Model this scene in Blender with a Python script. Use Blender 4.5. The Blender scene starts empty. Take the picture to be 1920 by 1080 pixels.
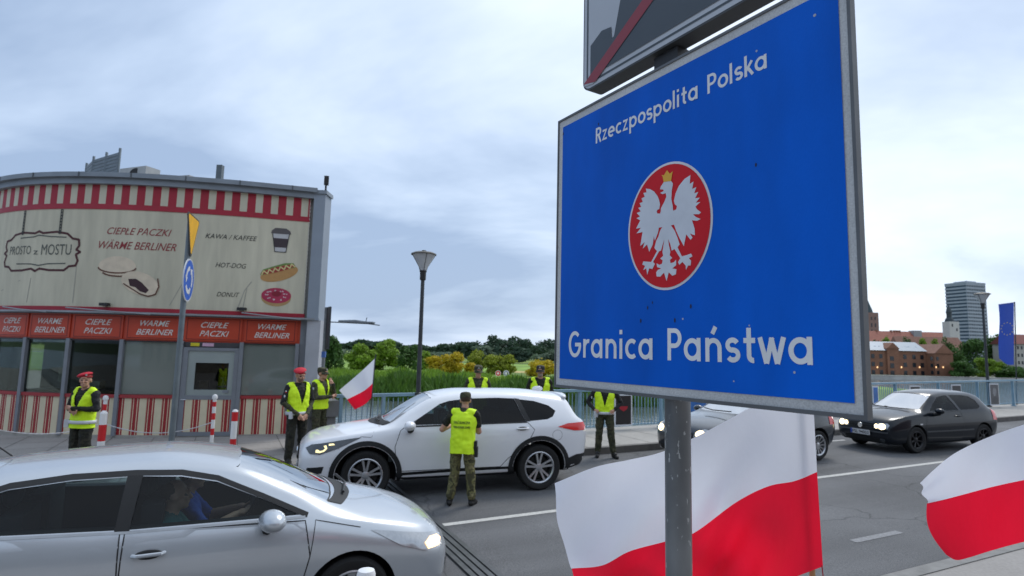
import bpy, bmesh, math, random
import numpy as np
from mathutils import Vector, Matrix
from mathutils.bvhtree import BVHTree
from mathutils.geometry import delaunay_2d_cdt
random.seed(7); rng = np.random.default_rng(7)
C = bpy.context.scene.collection
SC = bpy.context.scene
R = math.radians
# ---------------------------------------------------------------- camera, sky, sun, exposure
CAMH = 2.35
def cam_axes():
    pi, ro = R(6.3), R(1.35)
    fw = Vector((0, math.cos(pi), math.sin(pi))); up0 = Vector((0, -math.sin(pi), math.cos(pi))); r0 = Vector((1, 0, 0))
    return r0*math.cos(ro)+up0*math.sin(ro), -r0*math.sin(ro)+up0*math.cos(ro), fw
cr_, cu_, cf_ = cam_axes()
cd = bpy.data.cameras.new('camera'); cam = bpy.data.objects.new('camera', cd); C.objects.link(cam)
m = Matrix((cr_, cu_, -cf_)).transposed().to_4x4(); m.translation = (0, 0, CAMH); cam.matrix_world = m
cd.sensor_width = 36; cd.lens = 1085/1920*36; cd.clip_end = 9000; cd.clip_start = .05
cd.dof.use_dof = True; cd.dof.focus_distance = 2.2; cd.dof.aperture_fstop = 5
SC.camera = cam
SUN_EL, SUN_AZ = 52, 35          # azimuth measured from +Y towards +X
w = bpy.data.worlds.new('World'); SC.world = w; w.use_nodes = True
nt = w.node_tree; nt.nodes.clear()
def wn(t, **k):
    n = nt.nodes.new(t)
    for a, b in k.items(): setattr(n, a, b)
    return n
def wmath(op, a, b=None, clamp=False):
    n = wn('ShaderNodeMath', operation=op, use_clamp=clamp)
    for i, v in enumerate((a, b)):
        if v is None: continue
        if isinstance(v, (int, float)): n.inputs[i].default_value = v
        else: nt.links.new(v, n.inputs[i])
    return n.outputs[0]
sky = wn('ShaderNodeTexSky', sky_type='NISHITA', sun_disc=False, sun_elevation=R(SUN_EL), sun_rotation=R(SUN_AZ))
sky.air_density = 1.2; sky.dust_density = 2.0
tc = wn('ShaderNodeTexCoord'); sp = wn('ShaderNodeSeparateXYZ'); nt.links.new(tc.outputs['Generated'], sp.inputs[0])
den = wmath('ADD', wmath('MAXIMUM', sp.outputs[2], 0.0), .30)
cb = wn('ShaderNodeCombineXYZ'); nt.links.new(wmath('DIVIDE', sp.outputs[0], den), cb.inputs[0]); nt.links.new(wmath('DIVIDE', sp.outputs[1], den), cb.inputs[1])
mp = wn('ShaderNodeMapping'); nt.links.new(cb.outputs[0], mp.inputs[0]); mp.inputs['Rotation'].default_value = (0, 0, R(25)); mp.inputs['Scale'].default_value = (.62, 1.0, 1); mp.inputs['Location'].default_value = (3.3, 1.1, 0)
nz = wn('ShaderNodeTexNoise'); nz.inputs['Scale'].default_value = 1.15; nz.inputs['Detail'].default_value = 6; nz.inputs['Roughness'].default_value = .55; nz.inputs['Distortion'].default_value = .25
nt.links.new(mp.outputs[0], nz.inputs['Vector'])
# thin bright veil towards the hidden sun on the right, heavier blue-grey cloud on the left
fx = wmath('ADD', nz.outputs[0], wmath('MULTIPLY', sp.outputs[0], .17))
fx = wmath('ADD', fx, wmath('MULTIPLY', sp.outputs[2], .06))
rp = wn('ShaderNodeValToRGB'); nt.links.new(fx, rp.inputs[0])
el = rp.color_ramp.elements
el[0].position = .36; el[0].color = (.29, .385, .55, 1); el[1].position = .74; el[1].color = (.76, .85, .97, 1)
e = rp.color_ramp.elements.new(.48); e.color = (.44, .545, .71, 1)
e = rp.color_ramp.elements.new(.61); e.color = (.64, .735, .88, 1)
sc_ = wn('ShaderNodeVectorMath', operation='SCALE'); nt.links.new(rp.outputs[0], sc_.inputs[0]); sc_.inputs['Scale'].default_value = 10.8
mx = wn('ShaderNodeMixRGB'); mx.inputs[0].default_value = .9; nt.links.new(sky.outputs[0], mx.inputs[1]); nt.links.new(sc_.outputs[0], mx.inputs[2])
bg = wn('ShaderNodeBackground'); bg.inputs[1].default_value = .1; nt.links.new(mx.outputs[0], bg.inputs[0])
wo = wn('ShaderNodeOutputWorld'); nt.links.new(bg.outputs[0], wo.inputs[0])
sl = bpy.data.lights.new('sun', 'SUN'); sl.energy = 1.4; sl.angle = R(18); sl.color = (1, .97, .92)
so = bpy.data.objects.new('sun', sl); C.objects.link(so)
sdir = Vector((math.sin(R(SUN_AZ))*math.cos(R(SUN_EL)), math.cos(R(SUN_AZ))*math.cos(R(SUN_EL)), math.sin(R(SUN_EL))))
so.rotation_euler = sdir.to_track_quat('Z', 'Y').to_euler()
vs = SC.view_settings; vs.view_transform = 'Standard'; vs.look = 'None'; vs.exposure = .36; vs.gamma = 1
SC.cycles.max_bounces = 6; SC.cycles.transparent_max_bounces = 12
# ---------------------------------------------------------------- helpers
def hx(h):
    h = h.lstrip('#'); v = [int(h[i:i+2], 16)/255 for i in (0, 2, 4)]
    return tuple(c/12.92 if c <= .04045 else ((c+.055)/1.055)**2.4 for c in v)
MATS = {}
def mat(name, col, rough=.6, metal=0, var=.12, vs=6.0, bump=0, bs=60, spec=None, trans=0, coat=0, var2=0, v2s=.6, stretch=None):
    if name in MATS: return MATS[name]
    mt = bpy.data.materials.new(name); mt.use_nodes = True; n = mt.node_tree.nodes; l = mt.node_tree.links
    b = n['Principled BSDF']; b.inputs['Roughness'].default_value = rough; b.inputs['Metallic'].default_value = metal
    if spec is not None: b.inputs['Specular IOR Level'].default_value = spec
    if coat: b.inputs['Coat Weight'].default_value = coat; b.inputs['Coat Roughness'].default_value = .04
    c = (*col, 1) if len(col) == 3 else col
    b.inputs['Base Color'].default_value = c
    tcn = n.new('ShaderNodeTexCoord'); src = tcn.outputs['Object']
    if stretch:
        mpn = n.new('ShaderNodeMapping'); mpn.inputs['Scale'].default_value = stretch; l.new(src, mpn.inputs[0]); src = mpn.outputs[0]
    if var:
        nz = n.new('ShaderNodeTexNoise'); nz.inputs['Scale'].default_value = vs; nz.inputs['Detail'].default_value = 5; l.new(src, nz.inputs['Vector'])
        mr = n.new('ShaderNodeMapRange'); mr.inputs[1].default_value = .25; mr.inputs[2].default_value = .75; mr.inputs[3].default_value = 1-var; mr.inputs[4].default_value = 1+var; l.new(nz.outputs[0], mr.inputs[0])
        out = mr.outputs[0]
        if var2:
            nz2 = n.new('ShaderNodeTexNoise'); nz2.inputs['Scale'].default_value = v2s; nz2.inputs['Detail'].default_value = 3; l.new(src, nz2.inputs['Vector'])
            mr2 = n.new('ShaderNodeMapRange'); mr2.inputs[1].default_value = .3; mr2.inputs[2].default_value = .7; mr2.inputs[3].default_value = 1-var2; mr2.inputs[4].default_value = 1+var2; l.new(nz2.outputs[0], mr2.inputs[0])
            mu = n.new('ShaderNodeMath'); mu.operation = 'MULTIPLY'; l.new(out, mu.inputs[0]); l.new(mr2.outputs[0], mu.inputs[1]); out = mu.outputs[0]
        sc = n.new('ShaderNodeVectorMath'); sc.operation = 'SCALE'; sc.inputs[0].default_value = c[:3]; l.new(out, sc.inputs['Scale']); l.new(sc.outputs[0], b.inputs['Base Color'])
    if bump:
        nb = n.new('ShaderNodeTexNoise'); nb.inputs['Scale'].default_value = bs; nb.inputs['Detail'].default_value = 4; l.new(src, nb.inputs['Vector'])
        bp = n.new('ShaderNodeBump'); bp.inputs['Strength'].default_value = bump; bp.inputs['Distance'].default_value = .02; l.new(nb.outputs[0], bp.inputs['Height']); l.new(bp.outputs[0], b.inputs['Normal'])
    if trans:
        tr = n.new('ShaderNodeBsdfTranslucent'); tr.inputs[0].default_value = c; ms = n.new('ShaderNodeMixShader'); ms.inputs[0].default_value = trans
        l.new(b.outputs[0], ms.inputs[1]); l.new(tr.outputs[0], ms.inputs[2]); l.new(ms.outputs[0], n['Material Output'].inputs[0])
    MATS[name] = mt; return mt
def emit(name, col, s):
    mt = bpy.data.materials.new(name); mt.use_nodes = True; b = mt.node_tree.nodes['Principled BSDF']
    b.inputs['Base Color'].default_value = (*col, 1); b.inputs['Emission Color'].default_value = (*col, 1); b.inputs['Emission Strength'].default_value = s
    MATS[name] = mt; return mt
def glass(name, tint, refl=1.0, rough=.0):
    mt = bpy.data.materials.new(name); mt.use_nodes = True; n = mt.node_tree.nodes; l = mt.node_tree.links; n.remove(n['Principled BSDF'])
    tr = n.new('ShaderNodeBsdfTransparent'); tr.inputs[0].default_value = (*tint, 1); gl = n.new('ShaderNodeBsdfGlossy'); gl.inputs['Roughness'].default_value = rough
    fr = n.new('ShaderNodeFresnel'); fr.inputs[0].default_value = 1.5; mu = n.new('ShaderNodeMath'); mu.operation = 'MULTIPLY'; mu.inputs[1].default_value = refl; mu.use_clamp = True
    l.new(fr.outputs[0], mu.inputs[0]); ms = n.new('ShaderNodeMixShader'); l.new(mu.outputs[0], ms.inputs[0]); l.new(tr.outputs[0], ms.inputs[1]); l.new(gl.outputs[0], ms.inputs[2]); l.new(ms.outputs[0], n['Material Output'].inputs[0])
    MATS[name] = mt; return mt
def tag(o, label=None, cat=None, group=None, kind=None):
    if label: o['label'] = label
    if cat: o['category'] = cat
    if group: o['group'] = group
    if kind: o['kind'] = kind
    return o
def empty(name, loc=(0, 0, 0), rz=0, label=None, cat=None, group=None):
    o = bpy.data.objects.new(name, None); C.objects.link(o); o.location = loc; o.rotation_euler = (0, 0, rz); o.empty_display_size = .2
    return tag(o, label, cat, group)
def copy_tree(o, parent=None):
    c = o.copy(); C.objects.link(c); c.parent = parent
    for ch in [x for x in list(C.objects) if x.parent == o]: copy_tree(ch, c)
    return c
class MB:
    def __init__(s): s.v = []; s.f = []; s.m = []; s.uv = {}
    def add(s, vs, fs, mi=0):
        o = len(s.v); s.v += [tuple(p) for p in vs]; s.f += [tuple(i+o for i in f) for f in fs]; s.m += [mi]*len(fs); return s
    def box(s, c, d, rz=0, mi=0, mtx=None):
        x, y, z = d[0]/2, d[1]/2, d[2]/2; ca, sa = math.cos(rz), math.sin(rz)
        P = [(-x,-y,-z),(x,-y,-z),(x,y,-z),(-x,y,-z),(-x,-y,z),(x,-y,z),(x,y,z),(-x,y,z)]
        P = [(c[0]+a*ca-b*sa, c[1]+a*sa+b*ca, c[2]+h) for a, b, h in P]
        if mtx: P = [mtx @ Vector(p) for p in P]
        return s.add(P, [(0,3,2,1),(4,5,6,7),(0,1,5,4),(1,2,6,5),(2,3,7,6),(3,0,4,7)], mi)
    def tube(s, pts, r, n=10, mi=0, caps=True):
        pts = [Vector(p) for p in pts]; rs = r if isinstance(r, (list, tuple)) else [r]*len(pts)
        t0 = (pts[1]-pts[0]).normalized(); a = t0.orthogonal().normalized(); V = []
        for i, p in enumerate(pts):
            t = (pts[min(i+1, len(pts)-1)]-pts[max(i-1, 0)]).normalized(); a = (a-t*a.dot(t)).normalized(); b = t.cross(a)
            V += [p+(a*math.cos(2*math.pi*k/n)+b*math.sin(2*math.pi*k/n))*rs[i] for k in range(n)]
        F = [(i*n+k, i*n+(k+1) % n, (i+1)*n+(k+1) % n, (i+1)*n+k) for i in range(len(pts)-1) for k in range(n)]
        if caps: F += [tuple(reversed(range(n))), tuple(range((len(pts)-1)*n, len(pts)*n))]
        return s.add(V, F, mi)
    def lathe(s, prof, n=24, c=(0, 0, 0), ax='z', mi=0, caps=True):
        V = []
        for r_, h in prof:
            for k in range(n):
                a = 2*math.pi*k/n; x, y = r_*math.cos(a), r_*math.sin(a)
                q = (x, y, h) if ax == 'z' else ((x, h, y) if ax == 'y' else (h, x, y)); V.append((c[0]+q[0], c[1]+q[1], c[2]+q[2]))
        F = [(i*n+k, i*n+(k+1) % n, (i+1)*n+(k+1) % n, (i+1)*n+k) for i in range(len(prof)-1) for k in range(n)]
        if caps: F += [tuple(reversed(range(n))), tuple(range((len(prof)-1)*n, len(prof)*n))]
        return s.add(V, F, mi)
    def ell(s, c, r, n=12, mtx=None, mi=0):
        V = []; c = Vector(c)
        for i in range(1, n):
            th = math.pi*i/n
            for k in range(2*n):
                a = math.pi*k/n; q = Vector((r[0]*math.sin(th)*math.cos(a), r[1]*math.sin(th)*math.sin(a), r[2]*math.cos(th)))
                V.append(c+(mtx @ q if mtx else q))
        for q in ((0, 0, r[2]), (0, 0, -r[2])): q = Vector(q); V.append(c+(mtx @ q if mtx else q))
        N = 2*n; T = (n-1)*N
        F = [(i*N+k, (i+1)*N+k, (i+1)*N+(k+1) % N, i*N+(k+1) % N) for i in range(n-2) for k in range(N)]
        F += [(T, k, (k+1) % N) for k in range(N)] + [(T+1, (n-2)*N+(k+1) % N, (n-2)*N+k) for k in range(N)]
        return s.add(V, F, mi)
    def capsule(s, p0, p1, r0, r1, n=10, mi=0):
        p0, p1 = Vector(p0), Vector(p1); t = p1-p0; L = t.length; t = t/L if L > 1e-6 else Vector((0, 0, 1)); a = t.orthogonal().normalized(); b = t.cross(a)
        prof = [(r0*math.sin(q), -r0*math.cos(q)) for q in (.15, .6, 1.1, math.pi/2)] + [(r1*math.cos(q), L+r1*math.sin(q)) for q in (0, .47, .97, 1.42)]
        V = [p0+t*h+(a*math.cos(2*math.pi*k/n)+b*math.sin(2*math.pi*k/n))*q for q, h in prof for k in range(n)]
        F = [(i*n+k, i*n+(k+1) % n, (i+1)*n+(k+1) % n, (i+1)*n+k) for i in range(len(prof)-1) for k in range(n)] + [tuple(reversed(range(n))), tuple(range(7*n, 8*n))]
        return s.add(V, F, mi)
    def grid(s, nu, nv, fn, mi=0, uvfn=None):
        V = [fn(i/(nu-1), j/(nv-1)) for j in range(nv) for i in range(nu)]
        F = [(j*nu+i, j*nu+i+1, (j+1)*nu+i+1, (j+1)*nu+i) for j in range(nv-1) for i in range(nu-1)]
        return s.add(V, F, mi)
    def mesh(s, name, mats):
        me = bpy.data.meshes.new(name); me.from_pydata([tuple(v) for v in s.v], [], s.f)
        for q in (mats if isinstance(mats, (list, tuple)) else [mats]): me.materials.append(q)
        me.polygons.foreach_set('material_index', s.m); return me
    def build(s, name, mats, parent=None, smooth=True, angle=35, solid=0, loc=None, rz=0, fix=True):
        me = s.mesh(name, mats)
        if fix:
            b = bmesh.new(); b.from_mesh(me); bmesh.ops.recalc_face_normals(b, faces=b.faces); b.to_mesh(me); b.free()
        if smooth: me.shade_smooth(); me.set_sharp_from_angle(angle=R(angle))
        o = bpy.data.objects.new(name, me); C.objects.link(o); o.parent = parent
        if loc is not None: o.location = loc
        o.rotation_euler = (0, 0, rz)
        if solid:
            q = o.modifiers.new('thickness', 'SOLIDIFY'); q.thickness = solid; q.offset = 0
        return o
def fill2d(poly, sp=None, holes=()):
    """triangulate a 2-D outline (with holes), optionally adding points every sp"""
    V = []; E = []
    for lp in [poly]+list(holes):
        q = []
        for i, a in enumerate(lp):
            b = lp[(i+1) % len(lp)]; q.append(a)
            if sp:
                k = int(math.hypot(b[0]-a[0], b[1]-a[1])/sp)
                q += [(a[0]+(b[0]-a[0])*j/(k+1), a[1]+(b[1]-a[1])*j/(k+1)) for j in range(1, k+1)]
        o = len(V); V += q; E += [(o+i, o+(i+1) % len(q)) for i in range(len(q))]
    nb = len(V)
    if sp:
        xs = [p[0] for p in poly]; ys = [p[1] for p in poly]
        x = min(xs)+sp*.5
        while x < max(xs):
            y = min(ys)+sp*.5
            while y < max(ys):
                if inside((x, y), poly) and all(edged((x, y), lp) > sp*.35 for lp in [poly]+list(holes)) and not any(inside((x, y), h) for h in holes): V.append((x, y))
                y += sp
            x += sp
    r_ = delaunay_2d_cdt([Vector(p) for p in V], E, [], 2 if holes else 1, 1e-5)
    vo, fo = r_[0], r_[2]
    if holes: fo = [f for f in fo if not any(inside((sum(vo[i][0] for i in f)/3, sum(vo[i][1] for i in f)/3), h) for h in holes)]
    return [tuple(p) for p in vo], [tuple(f) for f in fo]
def inside(p, poly):
    c = False; j = len(poly)-1
    for i in range(len(poly)):
        a, b = poly[i], poly[j]
        if (a[1] > p[1]) != (b[1] > p[1]) and p[0] < (b[0]-a[0])*(p[1]-a[1])/(b[1]-a[1])+a[0]: c = not c
        j = i
    return c
def edged(p, poly):
    d = 9e9
    for i in range(len(poly)):
        a = poly[i]; b = poly[(i+1) % len(poly)]; dx, dy = b[0]-a[0], b[1]-a[1]; L = dx*dx+dy*dy or 1e-12
        t = max(0, min(1, ((p[0]-a[0])*dx+(p[1]-a[1])*dy)/L)); d = min(d, math.hypot(a[0]+dx*t-p[0], a[1]+dy*t-p[1]))
    return d
def flat(mb, poly, fn, sp=None, holes=(), mi=0, flip=False):
    v, f = fill2d(poly, sp, holes); mb.add([fn(*p) for p in v], [t[::-1] if flip else t for t in f], mi); return mb
def circ(cx, cy, rx, ry=None, n=32, a0=0, a1=360): 
    ry = ry or rx; full = abs(a1-a0) >= 360; N = n if full else n+1
    return [(cx+rx*math.cos(R(a0+(a1-a0)*i/n)), cy+ry*math.sin(R(a0+(a1-a0)*i/n))) for i in range(N)]
_txt = {}
def text_mesh(s, size=1.0, shear=0, bold=0, align='CENTER'):
    cu = bpy.data.curves.new('lettering', 'FONT'); cu.body = s; cu.size = size; cu.shear = shear; cu.align_x = align; cu.resolution_u = 3; cu.offset = bold
    o = bpy.data.objects.new('lettering', cu); C.objects.link(o)
    me = bpy.data.meshes.new_from_object(o.evaluated_get(bpy.context.evaluated_depsgraph_get())); V = [tuple(v.co[:2]) for v in me.vertices]; F = [tuple(p.vertices) for p in me.polygons]
    bpy.data.objects.remove(o); bpy.data.curves.remove(cu); bpy.data.meshes.remove(me); return V, F
def text_fit(mb, s, fn, x0, x1, y0, y1, shear=0, bold=0, mi=0):
    """text stretched into the box x0..x1, y0..y1 (baseline to cap) of the surface map fn"""
    V, F = text_mesh(s, 1, shear, bold, 'LEFT'); xs = [p[0] for p in V]; a, b = min(xs), max(xs); cap = .73
    mb.add([fn(x0+(p[0]-a)/(b-a)*(x1-x0), y0+p[1]/cap*(y1-y0)) for p in V], F, mi)
# road frame: t along the bridge (to the right), v away from the camera
DX, DY = .901, .434; SL = .012
def P(t, v, h=0): return (t*DX-v*DY, t*DY+v*DX, SL*t+h)
def gz(x, y): return SL*(x*DX+y*DY)
YAW = math.atan2(DY, DX)
def at(px, py, Y):
    """point of the photographed ray at distance Y"""
    d = cf_+cr_*((px-960)/1085)-cu_*((py-540)/1085); k = Y/d.y; return Vector((d.x*k, Y, CAMH+d.z*k))
# ---------------------------------------------------------------- materials
M = mat
asphalt = M('asphalt', (.112, .113, .116), .85, 0, .42, 75, .5, 200, var2=.22, v2s=.35)
paving = M('paving', (.30, .28, .26), .85, 0, .12, 30, .15, 120, var2=.12, v2s=.5)
def rework_asphalt(mt):
    n = mt.node_tree.nodes; l = mt.node_tree.links; b = n['Principled BSDF']; src = b.inputs['Base Color'].links[0].from_socket
    tcn = n.new('ShaderNodeTexCoord'); mpn = n.new('ShaderNodeMapping'); mpn.inputs['Rotation'].default_value = (0, 0, -math.atan2(DY0, DX0)); l.new(tcn.outputs['Object'], mpn.inputs[0])
    st = n.new('ShaderNodeMapping'); st.inputs['Scale'].default_value = (.05, 1.1, 1); l.new(mpn.outputs[0], st.inputs[0]); nz = n.new('ShaderNodeTexNoise'); nz.inputs['Scale'].default_value = 1; nz.inputs['Detail'].default_value = 5; l.new(st.outputs[0], nz.inputs['Vector'])
    mr = n.new('ShaderNodeMapRange'); mr.inputs[1].default_value = .3; mr.inputs[2].default_value = .7; mr.inputs[3].default_value = .74; mr.inputs[4].default_value = 1.30; l.new(nz.outputs[0], mr.inputs[0])
    wz = n.new('ShaderNodeTexNoise'); wz.inputs['Scale'].default_value = 1.2; wz.inputs['Detail'].default_value = 4; l.new(mpn.outputs[0], wz.inputs['Vector']); ad = n.new('ShaderNodeMixRGB'); ad.blend_type = 'ADD'; ad.inputs[0].default_value = .7; l.new(mpn.outputs[0], ad.inputs[1]); l.new(wz.outputs[1], ad.inputs[2])
    vo = n.new('ShaderNodeTexVoronoi'); vo.feature = 'DISTANCE_TO_EDGE'; vo.inputs['Scale'].default_value = .28; l.new(ad.outputs[0], vo.inputs['Vector']); m2 = n.new('ShaderNodeMapRange'); m2.inputs[1].default_value = .0; m2.inputs[2].default_value = .006; m2.inputs[3].default_value = .55; m2.inputs[4].default_value = 1; l.new(vo.outputs['Distance'], m2.inputs[0])
    mu = n.new('ShaderNodeMath'); mu.operation = 'MULTIPLY'; l.new(mr.outputs[0], mu.inputs[0]); l.new(m2.outputs[0], mu.inputs[1]); sc = n.new('ShaderNodeVectorMath'); sc.operation = 'SCALE'; l.new(src, sc.inputs[0]); l.new(mu.outputs[0], sc.inputs['Scale']); l.new(sc.outputs[0], b.inputs['Base Color'])
DX0, DY0 = .901, .434
rework_asphalt(asphalt)
concrete = M('concrete', (.34, .32, .29), .85, 0, .1, 8, .15, 60, var2=.12, v2s=.7)
kerbm = M('kerb stone', (.13, .12, .11), .85, 0, .2, 6, .2, 50)
paint_w = M('road paint', (.48, .47, .44), .8, 0, .2, 25)
steel = M('galvanised steel', (.19, .20, .21), .5, .35, .25, 14, .05, 40, var2=.15)
dsteel = M('dark steel', (.045, .05, .055), .5, .2, .2, 8)
black = M('black plastic', (.012, .012, .013), .5, 0, .1)
rubber = M('rubber', (.012, .012, .012), .8, 0, .15)
rail_b = M('blue grey railing paint', (.20, .33, .42), .5, 0, .12, 5)
chrome = M('chrome', (.75, .76, .78), .18, 1, 0)
alu = M('alloy', (.52, .53, .55), .3, .85, .05)
white = M('white paint', (.78, .78, .78), .5, 0, .05)
red = M('red paint', (.60, .015, .02), .45, 0, .06)
skin = M('skin', (.50, .27, .18), .55, 0, .08, 30)
# ---------------------------------------------------------------- setting: road, pavements, river, land
def strip(mb, t0, t1, v0, v1, h0, h1=None, nt_=1):
    h1 = h0 if h1 is None else h1
    for i in range(nt_):
        a = t0+(t1-t0)*i/nt_; b = t0+(t1-t0)*(i+1)/nt_
        mb.add([P(a, v0, h0), P(b, v0, h0), P(b, v1, h1), P(a, v1, h1)], [(0, 1, 2, 3)])
    return mb
KN, KF, RV = 3.85, 11.2, 13.57          # near kerb, far kerb, railing
def slab(name, t0, t1, v0, v1, top, bot, m_):
    mb = MB(); A = [P(t0, v0), P(t1, v0), P(t1, v1), P(t0, v1)]
    V = [(x, y, z+top) for x, y, z in A]+[(x, y, bot) for x, y, z in A]
    mb.add(V, [(0, 1, 2, 3), (7, 6, 5, 4), (0, 4, 5, 1), (1, 5, 6, 2), (2, 6, 7, 3), (3, 7, 4, 0)])
    return tag(mb.build(name, m_, smooth=False), kind='structure')
slab('road', -70, 90, KN, KF, 0, -1.2, asphalt)
slab('near_pavement', -70, 90, -30, KN-.16, .12, -1.2, paving)
slab('bridge_pavement', 2.2, 90, KF+.16, 14.0, .14, -1.2, concrete)
slab('square_pavement', -70, 2.2, KF+.16, 60, .10, -7, paving)
slab('near_kerb', -70, 90, KN-.16, KN, .13, -1, M('near kerb stone', (.20, .195, .185), .85, 0, .2, 8, .2, 60))
slab('far_kerb', -70, 90, KF, KF+.16, .145, -1, kerbm)
mb = MB(); strip(mb, -70, 90, 7.53, 7.65, .004); tag(mb.build('centre_line', paint_w, smooth=False), kind='structure')
mb = MB()
for k in range(-6, 14): strip(mb, 7.15+k*3.6+.05, 7.15+k*3.6+1.0, 4.86, 4.97, .004)
tag(mb.build('lane_dashes', M('worn paint', (.22, .22, .225), .85, 0, .3, 30), smooth=False), kind='structure')
mb = MB(); strip(mb, 13.6, 15.2, 10.45, 10.55, .004); tag(mb.build('edge_dash', paint_w, smooth=False), kind='structure')
gut = M('gutter asphalt', (.06, .06, .062), .85, 0, .2, 40, .2, 200)
mb = MB(); strip(mb, -70, 90, KN, KN+.20, .005); tag(mb.build('gutter', M('gutter concrete', (.16, .16, .155), .85, 0, .15, 20, .15, 90), smooth=False), kind='structure')
mb = MB(); strip(mb, -70, 90, KN+.20, KN+.225, .006); tag(mb.build('gutter_joint', gut, smooth=False), kind='structure')
# steel expansion joint across the carriageway
jm = M('joint steel', (.10, .105, .11), .5, .5, .25, 9)
jr = M('joint rubber', (.02, .02, .02), .7)
mb = MB(); strip(mb, 2.38, 2.72, KN+.02, KF-.02, .006); ej = tag(mb.build('expansion_joint', jr, smooth=False), kind='structure')
mb = MB()
for a in (2.39, 2.475, 2.56, 2.645):
    V = [P(a, KN+.03, .008), P(a+.06, KN+.03, .008), P(a+.06, KF-.03, .008), P(a, KF-.03, .008)]
    V += [(x, y, z+.012) for x, y, z in V]
    mb.add(V, [(4, 5, 6, 7), (0, 1, 5, 4), (1, 2, 6, 5), (2, 3, 7, 6), (3, 0, 4, 7)])
tag(mb.build('expansion_joint_bars', jm, smooth=False), kind='structure')
# asphalt patches (repairs)
pm = M('patched asphalt', (.075, .076, .08), .85, 0, .2, 80, .3, 240, var2=.15)
mb = MB()
for a in ((-3.5, 2.0, 8.2, 9.6),): strip(mb, *a, .003)
tag(mb.build('asphalt_repair', pm, smooth=False), kind='structure')
# paving joints of the square and far pavement
mb = MB()
for k in range(60): strip(mb, -24+k*.9, -24+k*.9+.012, KF+.2, KF+8 if -24+k*.9 < 2.1 else 13.4, .1045 if -24+k*.9 < 2.1 else .1445)
for k in range(1, 8):
    strip(mb, -24, 2.1, KF+.16+k*.9, KF+.172+k*.9, .1045)
tag(mb.build('paving_joints', M('joint dirt', (.09, .085, .078), .9), smooth=False), kind='structure')
# land, water
meadow = M('meadow grass', (.16, .27, .025), .9, 0, .35, .25, .6, 3, var2=.35, v2s=.03)
dry = M('dry grass', (.45, .36, .13), .9, 0, .25, .4, .5, 3)
farland = M('far land', (.07, .11, .04), .9, 0, .3, .01)
mb = MB(); S_ = 5000; mb.add([(-S_, -S_, -7.5), (S_, -S_, -7.5), (S_, S_, -7.5), (-S_, S_, -7.5)], [(0, 1, 2, 3)]); tag(mb.build('ground', farland, smooth=False), kind='structure')
wm_ = bpy.data.materials.new('river water'); wm_.use_nodes = True; n = wm_.node_tree.nodes; l = wm_.node_tree.links; b = n['Principled BSDF']
b.inputs['Base Color'].default_value = (.10, .115, .11, 1); b.inputs['Roughness'].default_value = .12
tcn = n.new('ShaderNodeTexCoord'); nb = n.new('ShaderNodeTexNoise'); nb.inputs['Scale'].default_value = .8; nb.inputs['Detail'].default_value = 5; l.new(tcn.outputs['Object'], nb.inputs['Vector'])
bp = n.new('ShaderNodeBump'); bp.inputs['Strength'].default_value = .35; bp.inputs['Distance'].default_value = .25; l.new(nb.outputs[0], bp.inputs['Height']); l.new(bp.outputs[0], b.inputs['Normal'])
mb = MB(); mb.add([(-900, -400, -6), (900, -400, -6), (900, 900, -6), (-900, 900, -6)], [(0, 1, 2, 3)]); tag(mb.build('river', wm_, smooth=False), kind='structure')
def land(name, outline, top, bot, slope, m_, sub=0):
    cx = sum(p[0] for p in outline)/len(outline); cy = sum(p[1] for p in outline)/len(outline)
    inn = []
    for x, y in outline:
        d = math.hypot(x-cx, y-cy); k = max(0, (d-slope)/d); inn.append((cx+(x-cx)*k, cy+(y-cy)*k))
    n_ = len(outline); mb = MB()
    mb.add([(x, y, top) for x, y in inn]+[(x, y, bot) for x, y in outline], [tuple(range(n_))]+[(i, i+n_, (i+1) % n_+n_, (i+1) % n_) for i in range(n_)])
    return tag(mb.build(name, m_, smooth=False), kind='structure')
land('river_meadow', [(-420, 100), (-100, 96), (-30, 95), (20, 94), (75, 98), (105, 130), (110, 240), (60, 330), (-60, 360), (-420, 380)], -4.6, -7, 7, meadow)
land('far_bank', [(-900, 480), (-100, 470), (120, 430), (190, 560), (260, 900), (900, 2600), (-2600, 2600), (-2600, 500)], -4.4, -7, 8, M('far field', (.24, .31, .07), .9, 0, .2, .02))
land('city_bank', [(120, 262), (420, 292), (900, 330), (2600, 900), (2600, 2600), (700, 2600), (300, 900), (190, 560), (128, 400)], -4.7, -7, 1.5, M('city ground', (.16, .17, .12), .9, 0, .2, .1))
# dry sandy path patches on the meadow
mb = MB()
for cx, cy, rx, ry in ((3, 150, 9, 9), (-28, 170, 6, 5), (10, 205, 18, 10), (22, 165, 7, 5)):
    mb.add([(x, y, -4.55+.004*cx % .02) for x, y in circ(cx, cy, rx, ry, 20)], [tuple(range(20))])
tag(mb.build('dry_grass_path', dry, smooth=False), kind='structure')
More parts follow.
